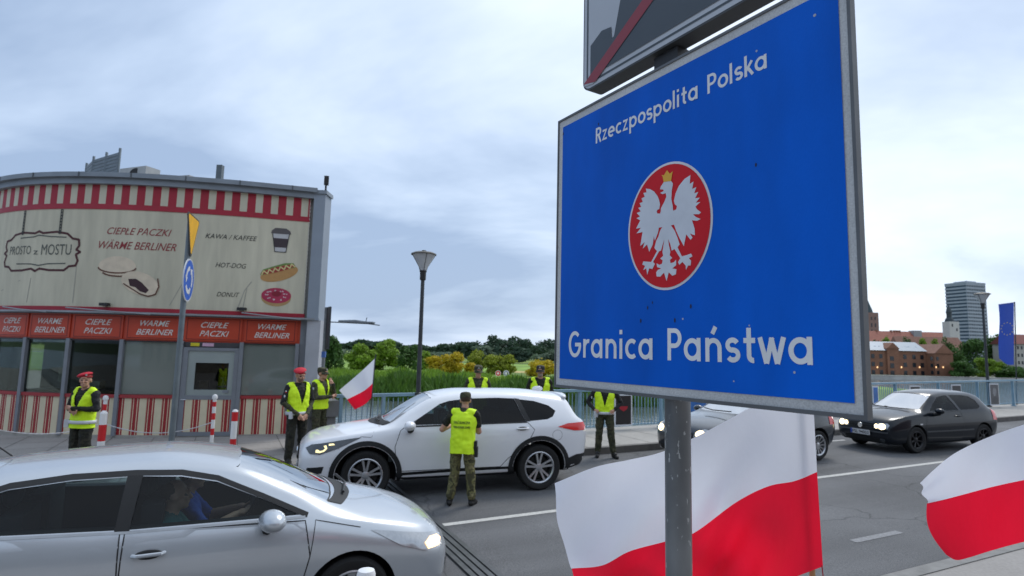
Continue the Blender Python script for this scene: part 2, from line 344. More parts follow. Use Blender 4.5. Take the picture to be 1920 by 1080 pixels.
# ---------------------------------------------------------------- snack bar with the curved front
FP = np.array([(-5.3,15.2),(-6.2,14.93),(-7.3,14.62),(-9.0,14.3),(-10.5,14.22),(-11.8,14.36),(-12.9,14.7),(-13.9,15.25),(-14.8,16.1),(-15.5,17.3),(-16,18.8)])
def catmull(Pp, n=24):
    out = []; Q = np.vstack([2*Pp[0]-Pp[1], Pp, 2*Pp[-1]-Pp[-2]])
    for i in range(1, len(Q)-2):
        a, b, c, d = Q[i-1:i+3]
        for k in range(n):
            t = k/n; out.append(.5*(2*b+(-a+c)*t+(2*a-5*b+4*c-d)*t*t+(-a+3*b-3*c+d)*t**3))
    return np.array(out+[Q[-2]])
FC = catmull(FP); FS = np.r_[0, np.cumsum(np.hypot(*np.diff(FC, axis=0).T))]; SMAX = FS[-1]
# outward normal for direction (tx,ty) with tx<0 is (ty,-tx)*-1 -> (-ty, tx): y component tx<0 = towards camera
def fpos(s, z, off=0):
    ex_ = min(0, s); s = max(s, 0); e = .05
    x = np.interp(s, FS, FC[:, 0]); y = np.interp(s, FS, FC[:, 1])
    tx = np.interp(s+e, FS, FC[:, 0])-np.interp(s-e, FS, FC[:, 0]); ty = np.interp(s+e, FS, FC[:, 1])-np.interp(s-e, FS, FC[:, 1]); L = math.hypot(tx, ty); x += tx/L*ex_; y += ty/L*ex_
    return (float(x-ty/L*off), float(y+tx/L*off), float(z))
def uvify(o, pts):
    uv = o.data.uv_layers.new(name='UVMap')
    for lp in o.data.loops: uv.data[lp.index].uv = pts[lp.vertex_index]
def fband(name, mats, s0, s1, z0, z1, off, thick, parent, ds=.12, uv=True, m_=None):
    """a curved slab following the front"""
    n_ = max(2, int((s1-s0)/ds)+1); V = []; UV = []
    for i in range(n_):
        s = s0+(s1-s0)*i/(n_-1)
        for z, o in ((z0, off), (z1, off), (z1, off-thick), (z0, off-thick)): V.append(fpos(s, z, o)); UV.append((s, z))
    F = []
    for i in range(n_-1):
        for k in range(4): F.append((i*4+k, i*4+(k+1) % 4, (i+1)*4+(k+1) % 4, (i+1)*4+k))
    F += [(3, 2, 1, 0), tuple((n_-1)*4+k for k in range(4))]
    mb = MB(); mb.add(V, F); o = mb.build(name, mats, parent)
    if uv: uvify(o, UV)
    return o
def stripe_mat(name, period, cuts, cols, dirt=.15):
    mt = bpy.data.materials.new(name); mt.use_nodes = True; n = mt.node_tree.nodes; l = mt.node_tree.links; b = n['Principled BSDF']; b.inputs['Roughness'].default_value = .55
    uv = n.new('ShaderNodeUVMap'); sx = n.new('ShaderNodeSeparateXYZ'); l.new(uv.outputs[0], sx.inputs[0])
    dv = n.new('ShaderNodeMath'); dv.operation = 'DIVIDE'; dv.inputs[1].default_value = period; l.new(sx.outputs[0], dv.inputs[0]); fr = n.new('ShaderNodeMath'); fr.operation = 'FRACT'; l.new(dv.outputs[0], fr.inputs[0])
    rp = n.new('ShaderNodeValToRGB'); rp.color_ramp.interpolation = 'CONSTANT'; l.new(fr.outputs[0], rp.inputs[0]); el = rp.color_ramp.elements
    el[0].position = 0; el[0].color = (*cols[0], 1); el[1].position = cuts[0]; el[1].color = (*cols[1], 1)
    for c, k in zip(cuts[1:], cols[2:]): e = el.new(c); e.color = (*k, 1)
    tcn = n.new('ShaderNodeTexCoord'); nz = n.new('ShaderNodeTexNoise'); nz.inputs['Scale'].default_value = 2.5; nz.inputs['Detail'].default_value = 6; l.new(tcn.outputs['Object'], nz.inputs['Vector'])
    mr = n.new('ShaderNodeMapRange'); mr.inputs[1].default_value = .3; mr.inputs[2].default_value = .7; mr.inputs[3].default_value = 1-dirt; mr.inputs[4].default_value = 1.05; l.new(nz.outputs[0], mr.inputs[0])
    sc = n.new('ShaderNodeVectorMath'); sc.operation = 'SCALE'; l.new(rp.outputs[0], sc.inputs[0]); l.new(mr.outputs[0], sc.inputs['Scale']); l.new(sc.outputs[0], b.inputs['Base Color'])
    return mt
CREAM = (.56, .525, .40); RED = (.36, .012, .03); PRED = (.33, .018, .022)
bar = empty('snack_bar', (-9, 15, 0), 0, 'curved snack bar with red and cream striped trim and a big banner of food', 'building')
bpy.context.view_layer.update()
def B(o):      # parent to the building, keeping world coordinates
    o.parent = bar; o.matrix_parent_inverse = bar.matrix_world.inverted(); return o
banner_m = M('cream banner cloth', CREAM, .7, 0, .10, 3, .12, 3, var2=.10, v2s=.5, stretch=(2.2, 2.2, .35))
orange = M('red orange sign panel', (.52, .055, .02), .45, 0, .08, 3)
grey_f = M('grey window frame', (.20, .215, .24), .45, 0, .08)
cornm = M('zinc cornice', (.23, .26, .29), .5, .3, .15, 2)
pil_m = M('blue grey cladding', (.26, .30, .35), .55, 0, .08, 2)
pil_l = M('pale render', (.42, .43, .46), .7, 0, .1, 3, .1, 40)
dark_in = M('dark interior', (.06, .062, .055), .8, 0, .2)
shopglass = glass('shop glass', (.6, .66, .63), .5)
frost = M('frosted pane', (.17, .195, .175), .07, 0, .12, .7, coat=.6)
LC = (.68, .60, .42); lw = stripe_mat('striped lower panel', .345, (.10, .15, .36, .41, .50, .54), (PRED, LC, PRED, LC, PRED, (.45, .25, .17), LC), .12)
tw = stripe_mat('striped trim', .372, (.53,), (RED, CREAM), .08)
SE = 12.4
B(fband('plinth', concrete, .05, SE, -.3, .14, 0.02, .3, None))
B(fband('striped_panel', lw, .2, 1.55, .14, 1.02, 0, .12, None)); B(fband('striped_panel', lw, 2.97, SE, .14, 1.02, 0, .12, None))
B(fband('panel_rail', M('dull red rail', (.34, .03, .035), .5), .2, 1.55, 1.02, 1.10, .03, .16, None)); B(fband('panel_rail', MATS['dull red rail'], 2.97, SE, 1.02, 1.10, .03, .16, None))
B(fband('fascia_backing', orange, .12, SE, 2.41, 3.10, -.03, .25, None))
B(fband('upper_wall', M('upper wall', (.3, .3, .28), .8), 0, SE, 3.10, 6.35, -.02, .3, None))
ban = B(fband('banner', banner_m, .14, SE, 3.20, 5.66, .03, .04, None))
B(fband('red_trim', M('red trim', RED, .5, 0, .08), .12, SE, 3.10, 3.21, .045, .07, None)); B(fband('red_trim', MATS['red trim'], .14, SE, 5.655, 5.79, .045, .07, None))
B(fband('striped_trim', tw, .14, SE, 5.785, 6.29, .035, .05, None))
cor = B(fband('cornice', cornm, -.02, SE, 6.43, 6.545, .26, .7, None)); B(fband('cornice_soffit', cornm, 0, SE, 6.28, 6.43, .16, .5, None))
mb = MB()
for k in range(10):
    s = .6+k*1.25; a = fpos(s, 6.487, .265); mb = MB(); mb.box(a, (.02, .02, .115), 0); B(mb.build('cornice_seam', M('seam', (.08, .09, .1), .6)))
B(fband('awning_rail', M('awning rail', (.30, .32, .34), .4, .5), -.25, SE, 3.055, 3.10, .22, .06, None))
B(fband('awning_box', M('awning box', (.13, .14, .15), .5, .2), .1, SE, 3.03, 3.09, .14, .16, None))
mb = MB()
for s0, s1 in ((.2, 1.6), (3.6, 5.6), (6.0, 7.4)):
    mb.tube([fpos(s0, 3.05, .3), fpos((s0+s1)/2, 3.10, .32), fpos(s1, 3.17, .22)], .016, 8)
B(mb.build('awning_arm', MATS['awning rail']))
# mullions, panes, sign panels
MU = [.25, 1.57, 2.95, 4.31, 5.6, 6.79, 8.0, 9.2, 10.4, 11.6]
for s in MU: B(fband('mullion', grey_f, s-.045, s+.045, .12, 2.43, .06, .14, None, ds=.05))
for i in range(len(MU)-1):
    a, b_ = MU[i]+.05, MU[i+1]-.05
    if i != 1:
        fr_ = i in (0, 2)
        pn = B(fband('window_pane', frost if fr_ else shopglass, a, b_, 1.11, 2.40, -.02, .012, None))
        B(fband('window_head', black, a, b_, 2.385, 2.415, .03, .06, None))
    B(fband('fascia_panel', orange, a-.02, b_+.02, 2.45, 3.03, .0, .03, None))
    mb = MB()
    for q in ((a+.03, b_-.03, 2.475, 2.49), (a+.03, b_-.03, 2.985, 3.0), (a+.03, a+.045, 2.49, 2.985), (b_-.045, b_-.03, 2.49, 2.985)):
        mb.grid(8, 2, lambda u, w_: fpos(q[0]+(q[1]-q[0])*u, q[2]+(q[3]-q[2])*w_, .004))
    B(mb.build('fascia_border', M('dark red line', (.16, .015, .012), .5), fix=False))
    mb = MB(); mid = (a+b_)/2; words = ('WARME', 'BERLINER') if i % 2 == 0 else ('CIEPŁE', 'PĄCZKI')
    hw = (.34, .42) if i % 2 == 0 else (.32, .34)
    for wd, z0, h_ in ((words[0], 2.775, hw[0]), (words[1], 2.56, hw[1])):
        mb = MB(); text_fit(mb, wd, lambda x, y: fpos(mid-x, y, .006), -h_+.03, h_+.03, z0, z0+.145, shear=.35, bold=.006)
        B(mb.build('fascia_lettering', M('white lettering', (.72, .70, .66), .5), fix=False, smooth=False))
# door
dr = B(fband('door', grey_f, 1.62, 1.72, .12, 2.28, .04, .07, None, ds=.05))
def D_(o): o.parent = dr; return o
for a in ((2.78, 2.90, .12, 2.28), (1.72, 2.78, 2.20, 2.28), (1.72, 2.78, .12, .22), (1.72, 2.78, 1.0, 1.10)): D_(fband('door_frame', grey_f, *a, .04, .07, None, ds=.1))
D_(fband('door_panel', lw, 1.72, 2.78, .22, 1.0, .03, .04, None))
fp_ = M('pale door pane', (.30, .34, .33), .35, 0, .1, .8)
for a in ((1.72, 1.84, 1.10, 2.20), (2.6, 2.78, 1.10, 2.20), (1.84, 2.6, 1.10, 1.24), (1.84, 2.6, 1.90, 2.20)): D_(fband('door_pane', fp_, *a, .01, .012, None))
D_(fband('hatch_glass', glass('hatch glass', (.5, .55, .55)), 1.84, 2.6, 1.24, 1.90, -.02, .008, None))
mb = MB(); mb.tube([fpos(2.84, 1.0, .04), fpos(2.84, 1.0, .10), fpos(2.72, 1.0, .10)], .012); D_(mb.build('handle', chrome))
B(fband('door_lintel', M('dark lintel', (.05, .05, .055), .6), 1.62, 2.90, 2.29, 2.41, .0, .1, None))
B(fband('sticker', M('yellow sticker', (.65, .55, .02), .5), 2.55, 2.75, 2.31, 2.39, .012, .01, None)); B(fband('sticker', M('pink sticker', (.6, .38, .5), .5), 2.22, 2.48, 2.31, 2.39, .012, .01, None))
def inside_thing(name, mb, m_, label, cat): return tag(mb.build(name, m_), label, cat)
mb = MB(); mb.box(fpos(2.44, 1.34, -.25), (.20, .16, .17), .3); mb.box(fpos(2.44, 1.43, -.25), (.21, .17, .02), .3); inside_thing('cardboard_box', mb, M('cardboard', (.36, .22, .11), .8), 'small brown cardboard box behind the glass of the snack bar door', 'box')
q = fpos(2.0, 1.25, -.25); mb = MB(); mb.lathe([(.045, 0), (.05, .02), (.05, .14), (.02, .19), (.018, .25)], 14, q); mb.box((q[0]-.02, q[1], q[2]+.27), (.09, .03, .04)); inside_thing('spray_bottle', mb, M('bottle white', (.6, .62, .6), .4), 'white spray bottle behind the glass of the snack bar door', 'bottle')
mb = MB(); mb.box(fpos(2.2, 1.2, -.28), (.9, .45, .06)); B(mb.build('hatch_shelf', grey_f))
# interior behind the windows
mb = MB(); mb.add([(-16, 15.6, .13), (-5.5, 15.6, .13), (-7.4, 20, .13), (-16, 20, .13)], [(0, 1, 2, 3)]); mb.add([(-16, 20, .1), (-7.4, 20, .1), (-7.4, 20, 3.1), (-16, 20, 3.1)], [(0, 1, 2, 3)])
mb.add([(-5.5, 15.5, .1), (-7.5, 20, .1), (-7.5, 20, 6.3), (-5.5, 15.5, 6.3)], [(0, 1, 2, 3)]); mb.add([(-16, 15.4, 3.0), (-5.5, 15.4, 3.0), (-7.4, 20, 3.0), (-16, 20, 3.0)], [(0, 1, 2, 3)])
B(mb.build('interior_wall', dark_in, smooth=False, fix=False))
mb = MB(); mb.box((-11, 16.3, 1.0), (4.6, .5, .06)); mb.box((-11, 16.3, .55), (4.4, .4, .85)); B(mb.build('counter', M('counter wood', (.40, .25, .09), .5)))
mb = MB(); mb.box((-9.3, 15.4, 1.75), (.5, .08, .5)); B(mb.build('menu_screen', M('blue menu board', (.04, .16, .40), .4)))
mb = MB(); mb.box((-12.1, 15.9, 1.45), (.25, .02, .35), .3); mb.box((-11.2, 15.9, 1.2), (.35, .25, .2)); B(mb.build('counter_papers', M('paper', (.7, .75, .72), .7)))
mb = MB(); mb.lathe([(.02, 0), (.075, .03), (.085, .09), (.06, .15), (.02, .17)], 14, (-8.95, 14.85, 1.62)); mb.tube([(-8.95, 14.85, 1.78), (-8.95, 14.85, 2.9)], .006)
B(mb.build('pendant_lamp', emit('warm lamp', (1, .62, .28), 4)))
B(fband('corner_panel', grey_f, -.12, .2, .12, 3.12, -.01, .2, None, ds=.05))
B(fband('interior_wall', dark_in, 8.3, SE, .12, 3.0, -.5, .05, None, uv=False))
# roof and back shell
mb = MB(); fr_pts = [fpos(s, 6.4, -.1) for s in np.linspace(0, SE, 30)]; poly = [(p[0], p[1]) for p in fr_pts]+[(-15.5, 24), (-9.3, 24)]
flat(mb, poly, lambda x, y: (x, y, 6.42)); B(mb.build('roof', M('roof felt', (.1, .1, .1), .9), smooth=False))
mb = MB(); mb.box((-12.5, 24, 3.2), (6.4, .2, 6.6)); mb.box((-7.5, 19.9, 3.15), (.25, 9.6, 6.6), .43); B(mb.build('rear_wall', pil_l))
mb = MB(); mb.box((-5.16, 15.28, 4.72), (.30, .5, 3.36), .0); B(mb.build('corner_pillar', pil_m))
mb = MB(); mb.box((-5.13, 15.30, 1.5), (.35, .46, 3.1), .0); B(mb.build('corner_pillar_base', pil_l))
mb = MB(); mb.box((-5.15, 15.27, 6.45), (.36, .56, .10)); B(mb.build('pillar_cap', cornm))
# roof things
scr = MB(); A0 = at(172, 334, 17.2); A1 = at(220, 334, 16.4); A2 = at(160, 334, 17.9); zl_ = A1.z-.35; A0.z = A1.z = A2.z = zl_
lv = M('louvre grey', (.16, .19, .21), .5, .3, .15)
for k in range(8):
    z = .10+k*.105
    scr.box(((A0+A1)/2+Vector((0, 0, z+.25)))[:], ((A1-A0).length, .03, .085), math.atan2(A1.y-A0.y, A1.x-A0.x)); scr.box(((A0+A2)/2+Vector((0, 0, z+.25)))[:], ((A2-A0).length, .03, .085), math.atan2(A2.y-A0.y, A2.x-A0.x))
for q in (A0, A1, A2, (A0+A1)/2): scr.box((q.x, q.y, zl_+.3), (.05, .05, 1.9))
B(scr.build('louvre_screen', lv))
mb = MB(); q = at(262, 328, 16.4); mb.box((q.x, 16.4, q.z-.05), (1.05, .45, .42), -.35); B(mb.build('air_conditioner', M('ac white', (.42, .43, .42), .5, 0, .1)))
mb = MB(); mb.lathe([(.2, 0), (.2, .02)], 20, (q.x+.08, 16.12, q.z-.08), 'y'); B(mb.build('fan_grille', black))
mb = MB(); q = at(352, 338, 16.0); mb.box((q.x, 16.0, q.z-.1), (.5, .4, .36), -.3); B(mb.build('air_conditioner', MATS['ac white'])); mb = MB(); q = at(316, 336, 16.2); mb.box((q.x, 16.2, q.z-.12), (.4, .35, .30), -.3); B(mb.build('roof_vent', MATS['ac white']))
mb = MB(); q = at(412, 330, 15.6); mb.box((q.x, 15.6, q.z-.2), (.15, .14, 1.0), 0); B(mb.build('chimney', M('chimney steel', (.12, .14, .15), .4, .6)))
mb = MB(); mb.box((-5.04, 15.1, 6.62), (.04, .04, .25)); mb.box((-5.02, 15.06, 6.78), (.12, .16, .22), .3); B(mb.build('floodlight', black))
mb = MB()
for s in (4.75, 1.62): mb = MB(); mb.box(fpos(s, 3.27, .12), (.20, .12, .07), 0); mb.tube([fpos(s, 3.24, .02), fpos(s, 3.25, .12)], .015); B(mb.build('spot_lamp', black))
mb = MB(); mb.tube([fpos(.14, z, .05) if i % 2 else fpos(.16, z, .02) for i, z in enumerate(np.linspace(3.2, 6.25, 60))], .012, 6); B(mb.build('banner_lacing', M('lacing', (.6, .58, .52), .8)))
# banner artwork, a child of the banner
def art(name, m_, polys=(), texts=(), off=.036, lines=(), lw_=.02, sp=.12):
    mb = MB()
    for p in polys: flat(mb, p, lambda x, y: fpos(x, y, off), sp)
    for t_ in texts: text_fit(mb, t_[0], lambda x, y: fpos(-x, y, off), *t_[1:])
    for ln in lines:
        wd = lw_; pts = [Vector(q) for q in ln]
        for i in range(len(pts)-1):
            d = (pts[i+1]-pts[i]); d = Vector((-d.y, d.x)).normalized()*wd/2; e_ = (pts[i+1]-pts[i]).normalized()*wd*.2
            mb.add([fpos(*(pts[i]+d-e_), off+.0002*(i % 2)), fpos(*(pts[i]-d-e_), off+.0002*(i % 2)), fpos(*(pts[i+1]-d+e_), off+.0002*(i % 2)), fpos(*(pts[i+1]+d+e_), off+.0002*(i % 2))], [(0, 1, 2, 3)])
    o = mb.build(name, m_, ban, smooth=False, fix=False); return o
ink = M('dark ink', (.025, .03, .028), .6); rink = M('red ink', (.26, .03, .035), .6)
for q in (('KAWA / KAFFEE', -2.61, -1.39, 5.04, 5.17, .3), ('HOT-DOG', -2.32, -1.6, 4.31, 4.44, .3), ('DONUT', -2.24, -1.71, 3.57, 3.69, .3)): art('lettering', ink, texts=[q])
art('lettering', rink, texts=[('CIEPŁE PĄCZKI', -4.92, -3.40, 5.03, 5.21, .35, .002)])
art('lettering', rink, texts=[('WÄRME BERLINER', -5.09, -3.26, 4.66, 4.86, .35, .002)])
M('faded ink', (.09, .10, .085), .6)
for q in (('PROSTO', -7.72, -6.95, 4.51, 4.74, 0), ('MOSTU', -6.62, -5.78, 4.49, 4.77, 0), ('z', -6.86, -6.72, 4.50, 4.66, 0)): art('lettering', MATS['faded ink'], texts=[q])
lg = []
for sx in (1, -1):
    lg.append([(6.75+sx*q*1.06, z) for q, z in ((0, 5.09), (.12, 5.04), (.5, 5.07), (.78, 5.02), (.92, 4.90), (1.08, 4.87), (1.10, 4.72), (1.04, 4.62), (1.14, 4.56), (1.04, 4.50), (1.10, 4.34), (1.06, 4.22), (.90, 4.20), (.78, 4.10), (.4, 4.10), (.12, 4.14), (0, 4.08))])
art('emblem_outline', M('dark red ink', (.07, .012, .014), .6), lines=lg, lw_=.055)
art('emblem_flourish', MATS['faded ink'], lines=[[(7.35, 4.93), (6.9, 4.95), (6.75, 4.99), (6.4, 4.95), (5.95, 4.93)], [(7.4, 4.27), (6.9, 4.26), (6.66, 4.22), (6.4, 4.26), (5.9, 4.27)]], lw_=.03, off=.037)
for s in (7.3, 6.14):
    ch = []
    for k in range(8): z = 5.63-k*.078; ch += [[(s-.025, z), (s-.025, z-.06), (s+.025, z-.06), (s+.025, z), (s-.025, z)]]
    art('emblem_chain', ink, lines=ch, lw_=.022, off=.038)
tan = M('bun tan', (.46, .36, .27), .6, 0, .1, 5); cup_w = M('cup white', (.5, .5, .5), .6)
bunl = [[(4.6+.44*math.cos(R(a)), 4.22+.16*math.sin(R(a))) for a in range(180, 361, 10)]]
art('bun_picture', M('bun pale', (.66, .56, .42), .6), [circ(4.6, 4.22, .45, .26, 28)]); art('bun_shade', M('bun brown', (.12, .05, .03), .6), lines=[[(4.6+.45*math.cos(R(a)), 4.2+.14*math.sin(R(a))) for a in range(185, 356, 10)], [(4.55+.4*math.cos(R(a)), 4.1+.12*math.sin(R(a))) for a in range(200, 341, 10)]], lw_=.035, off=.039)
art('bun_picture', MATS['bun pale'], [[(4.02+.46*math.cos(R(a))*.95-.10*math.sin(R(a)), 3.82+.25*math.sin(R(a))+.16*math.cos(R(a))) for a in range(0, 360, 12)]], off=.041)
art('bun_filling', M('plum', (.04, .012, .018), .6), [[(4.30, 3.92), (4.12, 3.93), (3.98, 3.84), (3.80, 3.66), (3.86, 3.58), (4.0, 3.62), (4.12, 3.72), (4.25, 3.75)]], off=.045)
art('bun_shade', MATS['bun brown'], lines=[[(4.40, 3.80), (4.2, 3.68), (4.0, 3.56), (3.8, 3.5), (3.64, 3.56), (3.58, 3.75), (3.62, 3.95)]], lw_=.03, off=.046)
art('cup_picture', cup_w, [[(1.03, 5.28), (.62, 5.28), (.68, 4.80), (.95, 4.80)]]); art('cup_lid', M('cup lid', (.10, .09, .09), .5), [[(1.07, 5.28), (1.05, 5.36), (.97, 5.43), (.70, 5.43), (.60, 5.36), (.58, 5.28)]], off=.04)
art('cup_sleeve', M('cup sleeve', (.05, .035, .04), .6), [[(1.0, 5.16), (.64, 5.16), (.67, 4.92), (.97, 4.92)]], off=.04)
art('cup_outline', ink, lines=[[(1.03, 5.28), (.95, 4.80), (.68, 4.80), (.62, 5.28)]], lw_=.018, off=.042)
def rot(pts, cx, cy, a): 
    ca, sa = math.cos(R(a)), math.sin(R(a)); return [(cx+(x*ca-y*sa), cy+(x*sa+y*ca)) for x, y in pts]
hd = lambda pts: rot(pts, .82, 4.29, -18)
art('hotdog_bun', M('hotdog bun', (.48, .26, .09), .6, 0, .1), [hd(circ(0, -.06, .47, .19, 24)), ]); art('hotdog_lettuce', M('lettuce', (.15, .24, .06), .6), [hd([(-.44, .0), (-.40, .12), (-.2, .17), (.1, .16), (.36, .14), (.46, .02), (.3, .0), (0, .03), (-.25, 0)])], off=.039)
art('hotdog_sausage', M('sausage', (.34, .04, .03), .5), [hd(circ(.0, .055, .42, .065, 20))], off=.042); art('hotdog_sauce', M('sauce', (.65, .55, .25), .5), lines=[hd([(-.42+.07*k, .055+(.05 if k % 2 else -.045)) for k in range(13)])], lw_=.03, off=.045)
art('donut_picture', M('donut dough', (.45, .28, .12), .6), [circ(.84, 3.60, .36, .225, 28)]); art('donut_icing', M('icing', (.42, .03, .08), .5), [circ(.84, 3.655, .36, .20, 28)], off=.039)
art('donut_hole', M('donut hole', (.25, .012, .03), .5), [circ(.84, 3.70, .12, .07, 18)], off=.042); art('donut_sprinkles', M('sprinkles', (.7, .6, .62), .5), [circ(.84+.26*math.cos(q*.7)*random.uniform(.7, 1.15), 3.665+.13*math.sin(q*.7)*random.uniform(.8, 1.1), .016, .014, 6) for q in range(40)], off=.042, sp=None)
# creases, their shade painted on the banner as thin grey strips
art('crease_shade', M('crease grey', (.36, .345, .29), .8), lines=[[(1.75, 3.22), (1.6, 3.75), (1.45, 3.98)], [(1.62, 3.22), (1.55, 3.8)], [(3.3, 3.3), (2.9, 4.2)], [(7.9, 3.6), (7.2, 3.85)], [(5.6, 3.3), (5.6, 4.2)], [(6.9, 3.3), (6.85, 3.9)]], lw_=.02, off=.034)
# ---------------------------------------------------------------- border sign on its post
def adopt(o, root): o.parent = root; o.matrix_parent_inverse = root.matrix_basis.inverted(); return o
c0 = Vector((.48947, 1.7, 2.23202)); sa_ = R(58); sv = Vector((math.cos(sa_), -math.sin(sa_), 0)); nv = Vector((-math.sin(sa_), -math.cos(sa_), 0))
def sg(a, b, off=0): return tuple(c0+sv*a+nv*off+Vector((0, 0, b)))
pole_xy = at(1271.5, 900, 1.785)
bs = empty('border_sign', (pole_xy.x, pole_xy.y, .125), 0, 'large blue border sign with a white eagle in a red disc on a scratched post', 'sign')
polem = bpy.data.materials.new('scratched post'); polem.use_nodes = True; n = polem.node_tree.nodes; l = polem.node_tree.links; b = n['Principled BSDF']; b.inputs['Roughness'].default_value = .45; b.inputs['Metallic'].default_value = .3
tcn = n.new('ShaderNodeTexCoord'); mpn = n.new('ShaderNodeMapping'); mpn.inputs['Scale'].default_value = (1, 1, .45); l.new(tcn.outputs['Object'], mpn.inputs[0])
nz = n.new('ShaderNodeTexNoise'); nz.inputs['Scale'].default_value = 62; nz.inputs['Detail'].default_value = 4; l.new(mpn.outputs[0], nz.inputs['Vector'])
nz2 = n.new('ShaderNodeTexNoise'); nz2.inputs['Scale'].default_value = 6; nz2.inputs['Detail'].default_value = 5; l.new(mpn.outputs[0], nz2.inputs['Vector'])
rp = n.new('ShaderNodeValToRGB'); l.new(nz2.outputs[0], rp.inputs[0]); rp.color_ramp.elements[0].position = .3; rp.color_ramp.elements[0].color = (.075, .080, .084, 1); rp.color_ramp.elements[1].position = .75; rp.color_ramp.elements[1].color = (.24, .25, .255, 1)
r2 = n.new('ShaderNodeValToRGB'); l.new(nz.outputs[0], r2.inputs[0]); r2.color_ramp.elements[0].position = .645; r2.color_ramp.elements[1].position = .675
mxn = n.new('ShaderNodeMixRGB'); l.new(r2.outputs[0], mxn.inputs[0]); l.new(rp.outputs[0], mxn.inputs[1]); mxn.inputs[2].default_value = (.42, .43, .43, 1); l.new(mxn.outputs[0], b.inputs['Base Color'])
mb = MB(); mb.tube([(pole_xy.x, pole_xy.y, .1), (pole_xy.x, pole_xy.y, 3.85)], .0385, 32); adopt(mb.build('post', polem), bs)
retro = M('white reflective sheet', (.52, .53, .53), .5, 0, .12, 5, .12, 420, var2=.16, v2s=230)
blue = M('blue reflective sheet', (.0, .105, .56), .5, 0, .16, 1.1, .05, 260, spec=.12, var2=.10, v2s=7, stretch=(1, 1, .35))
letter = M('white letter film', (.74, .75, .76), .5, 0, .08, 9, .1, 420)
framem = M('sign frame', (.12, .125, .13), .45, .4, .15, 8)
A0s, A1s, B0s, B1s = -.598, .516, .0, 1.024
mb = MB(); mb.box((0, 0, 0), (A1s-A0s, .012, B1s-B0s)); Tm = Matrix.Translation(Vector(sg((A0s+A1s)/2, (B0s+B1s)/2, -.007))) @ Matrix((sv, -nv, Vector((0, 0, 1)))).transposed().to_4x4()
o = mb.build('panel', retro, smooth=False); o.data.transform(Tm); adopt(o, bs)
mb = MB()
for a0, a1, b0, b1 in ((A0s-.006, A1s+.008, -.010, 0), (A0s-.006, A1s+.008, B1s, B1s+.008), (A0s-.006, A0s, 0, B1s), (A1s, A1s+.008, 0, B1s)):
    V = [sg(a0, b0, .003), sg(a1, b0, .003), sg(a1, b1, .003), sg(a0, b1, .003), sg(a0, b0, -.018), sg(a1, b0, -.018), sg(a1, b1, -.018), sg(a0, b1, -.018)]
    mb.add(V, [(0, 1, 2, 3), (7, 6, 5, 4), (0, 4, 5, 1), (1, 5, 6, 2), (2, 6, 7, 3), (3, 7, 4, 0)])
adopt(mb.build('frame', framem, smooth=False), bs)
mb = MB(); flat(mb, [(-.573, .024), (.497, .024), (.497, .997), (-.573, .997)], lambda a, b: sg(a, b, .001), .12); bf = adopt(mb.build('blue_field', blue, smooth=False, fix=False), bs)
mb = MB()
for b_ in (.12, .9):
    V = [sg(a, b_+h, o_) for o_ in (-.020, -.034) for a, h in ((-.5, -.02), (.45, -.02), (.45, .02), (-.5, .02))]
    mb.add(V, [(0, 1, 2, 3), (7, 6, 5, 4), (0, 4, 5, 1), (1, 5, 6, 2), (2, 6, 7, 3), (3, 7, 4, 0)])
    mb.tube([(pole_xy.x, pole_xy.y, c0.z+b_-.02), (pole_xy.x, pole_xy.y, c0.z+b_+.02)], .045, 24)
adopt(mb.build('clamp', steel), bs)
DC = (-.037, .511)
mb = MB(); flat(mb, circ(*DC, .169, .197, 64), lambda a, b: sg(a, b, .002)); disc = adopt(mb.build('emblem_rim', M('rim white', (.66, .67, .70), .5), smooth=False, fix=False), bs)
mb = MB(); flat(mb, circ(*DC, .1615, .1895, 64), lambda a, b: sg(a, b, .003)); adopt(mb.build('emblem_disc', M('emblem red', (.60, .006, .014), .5, 0, .08, 6, spec=.25), smooth=False, fix=False), bs)
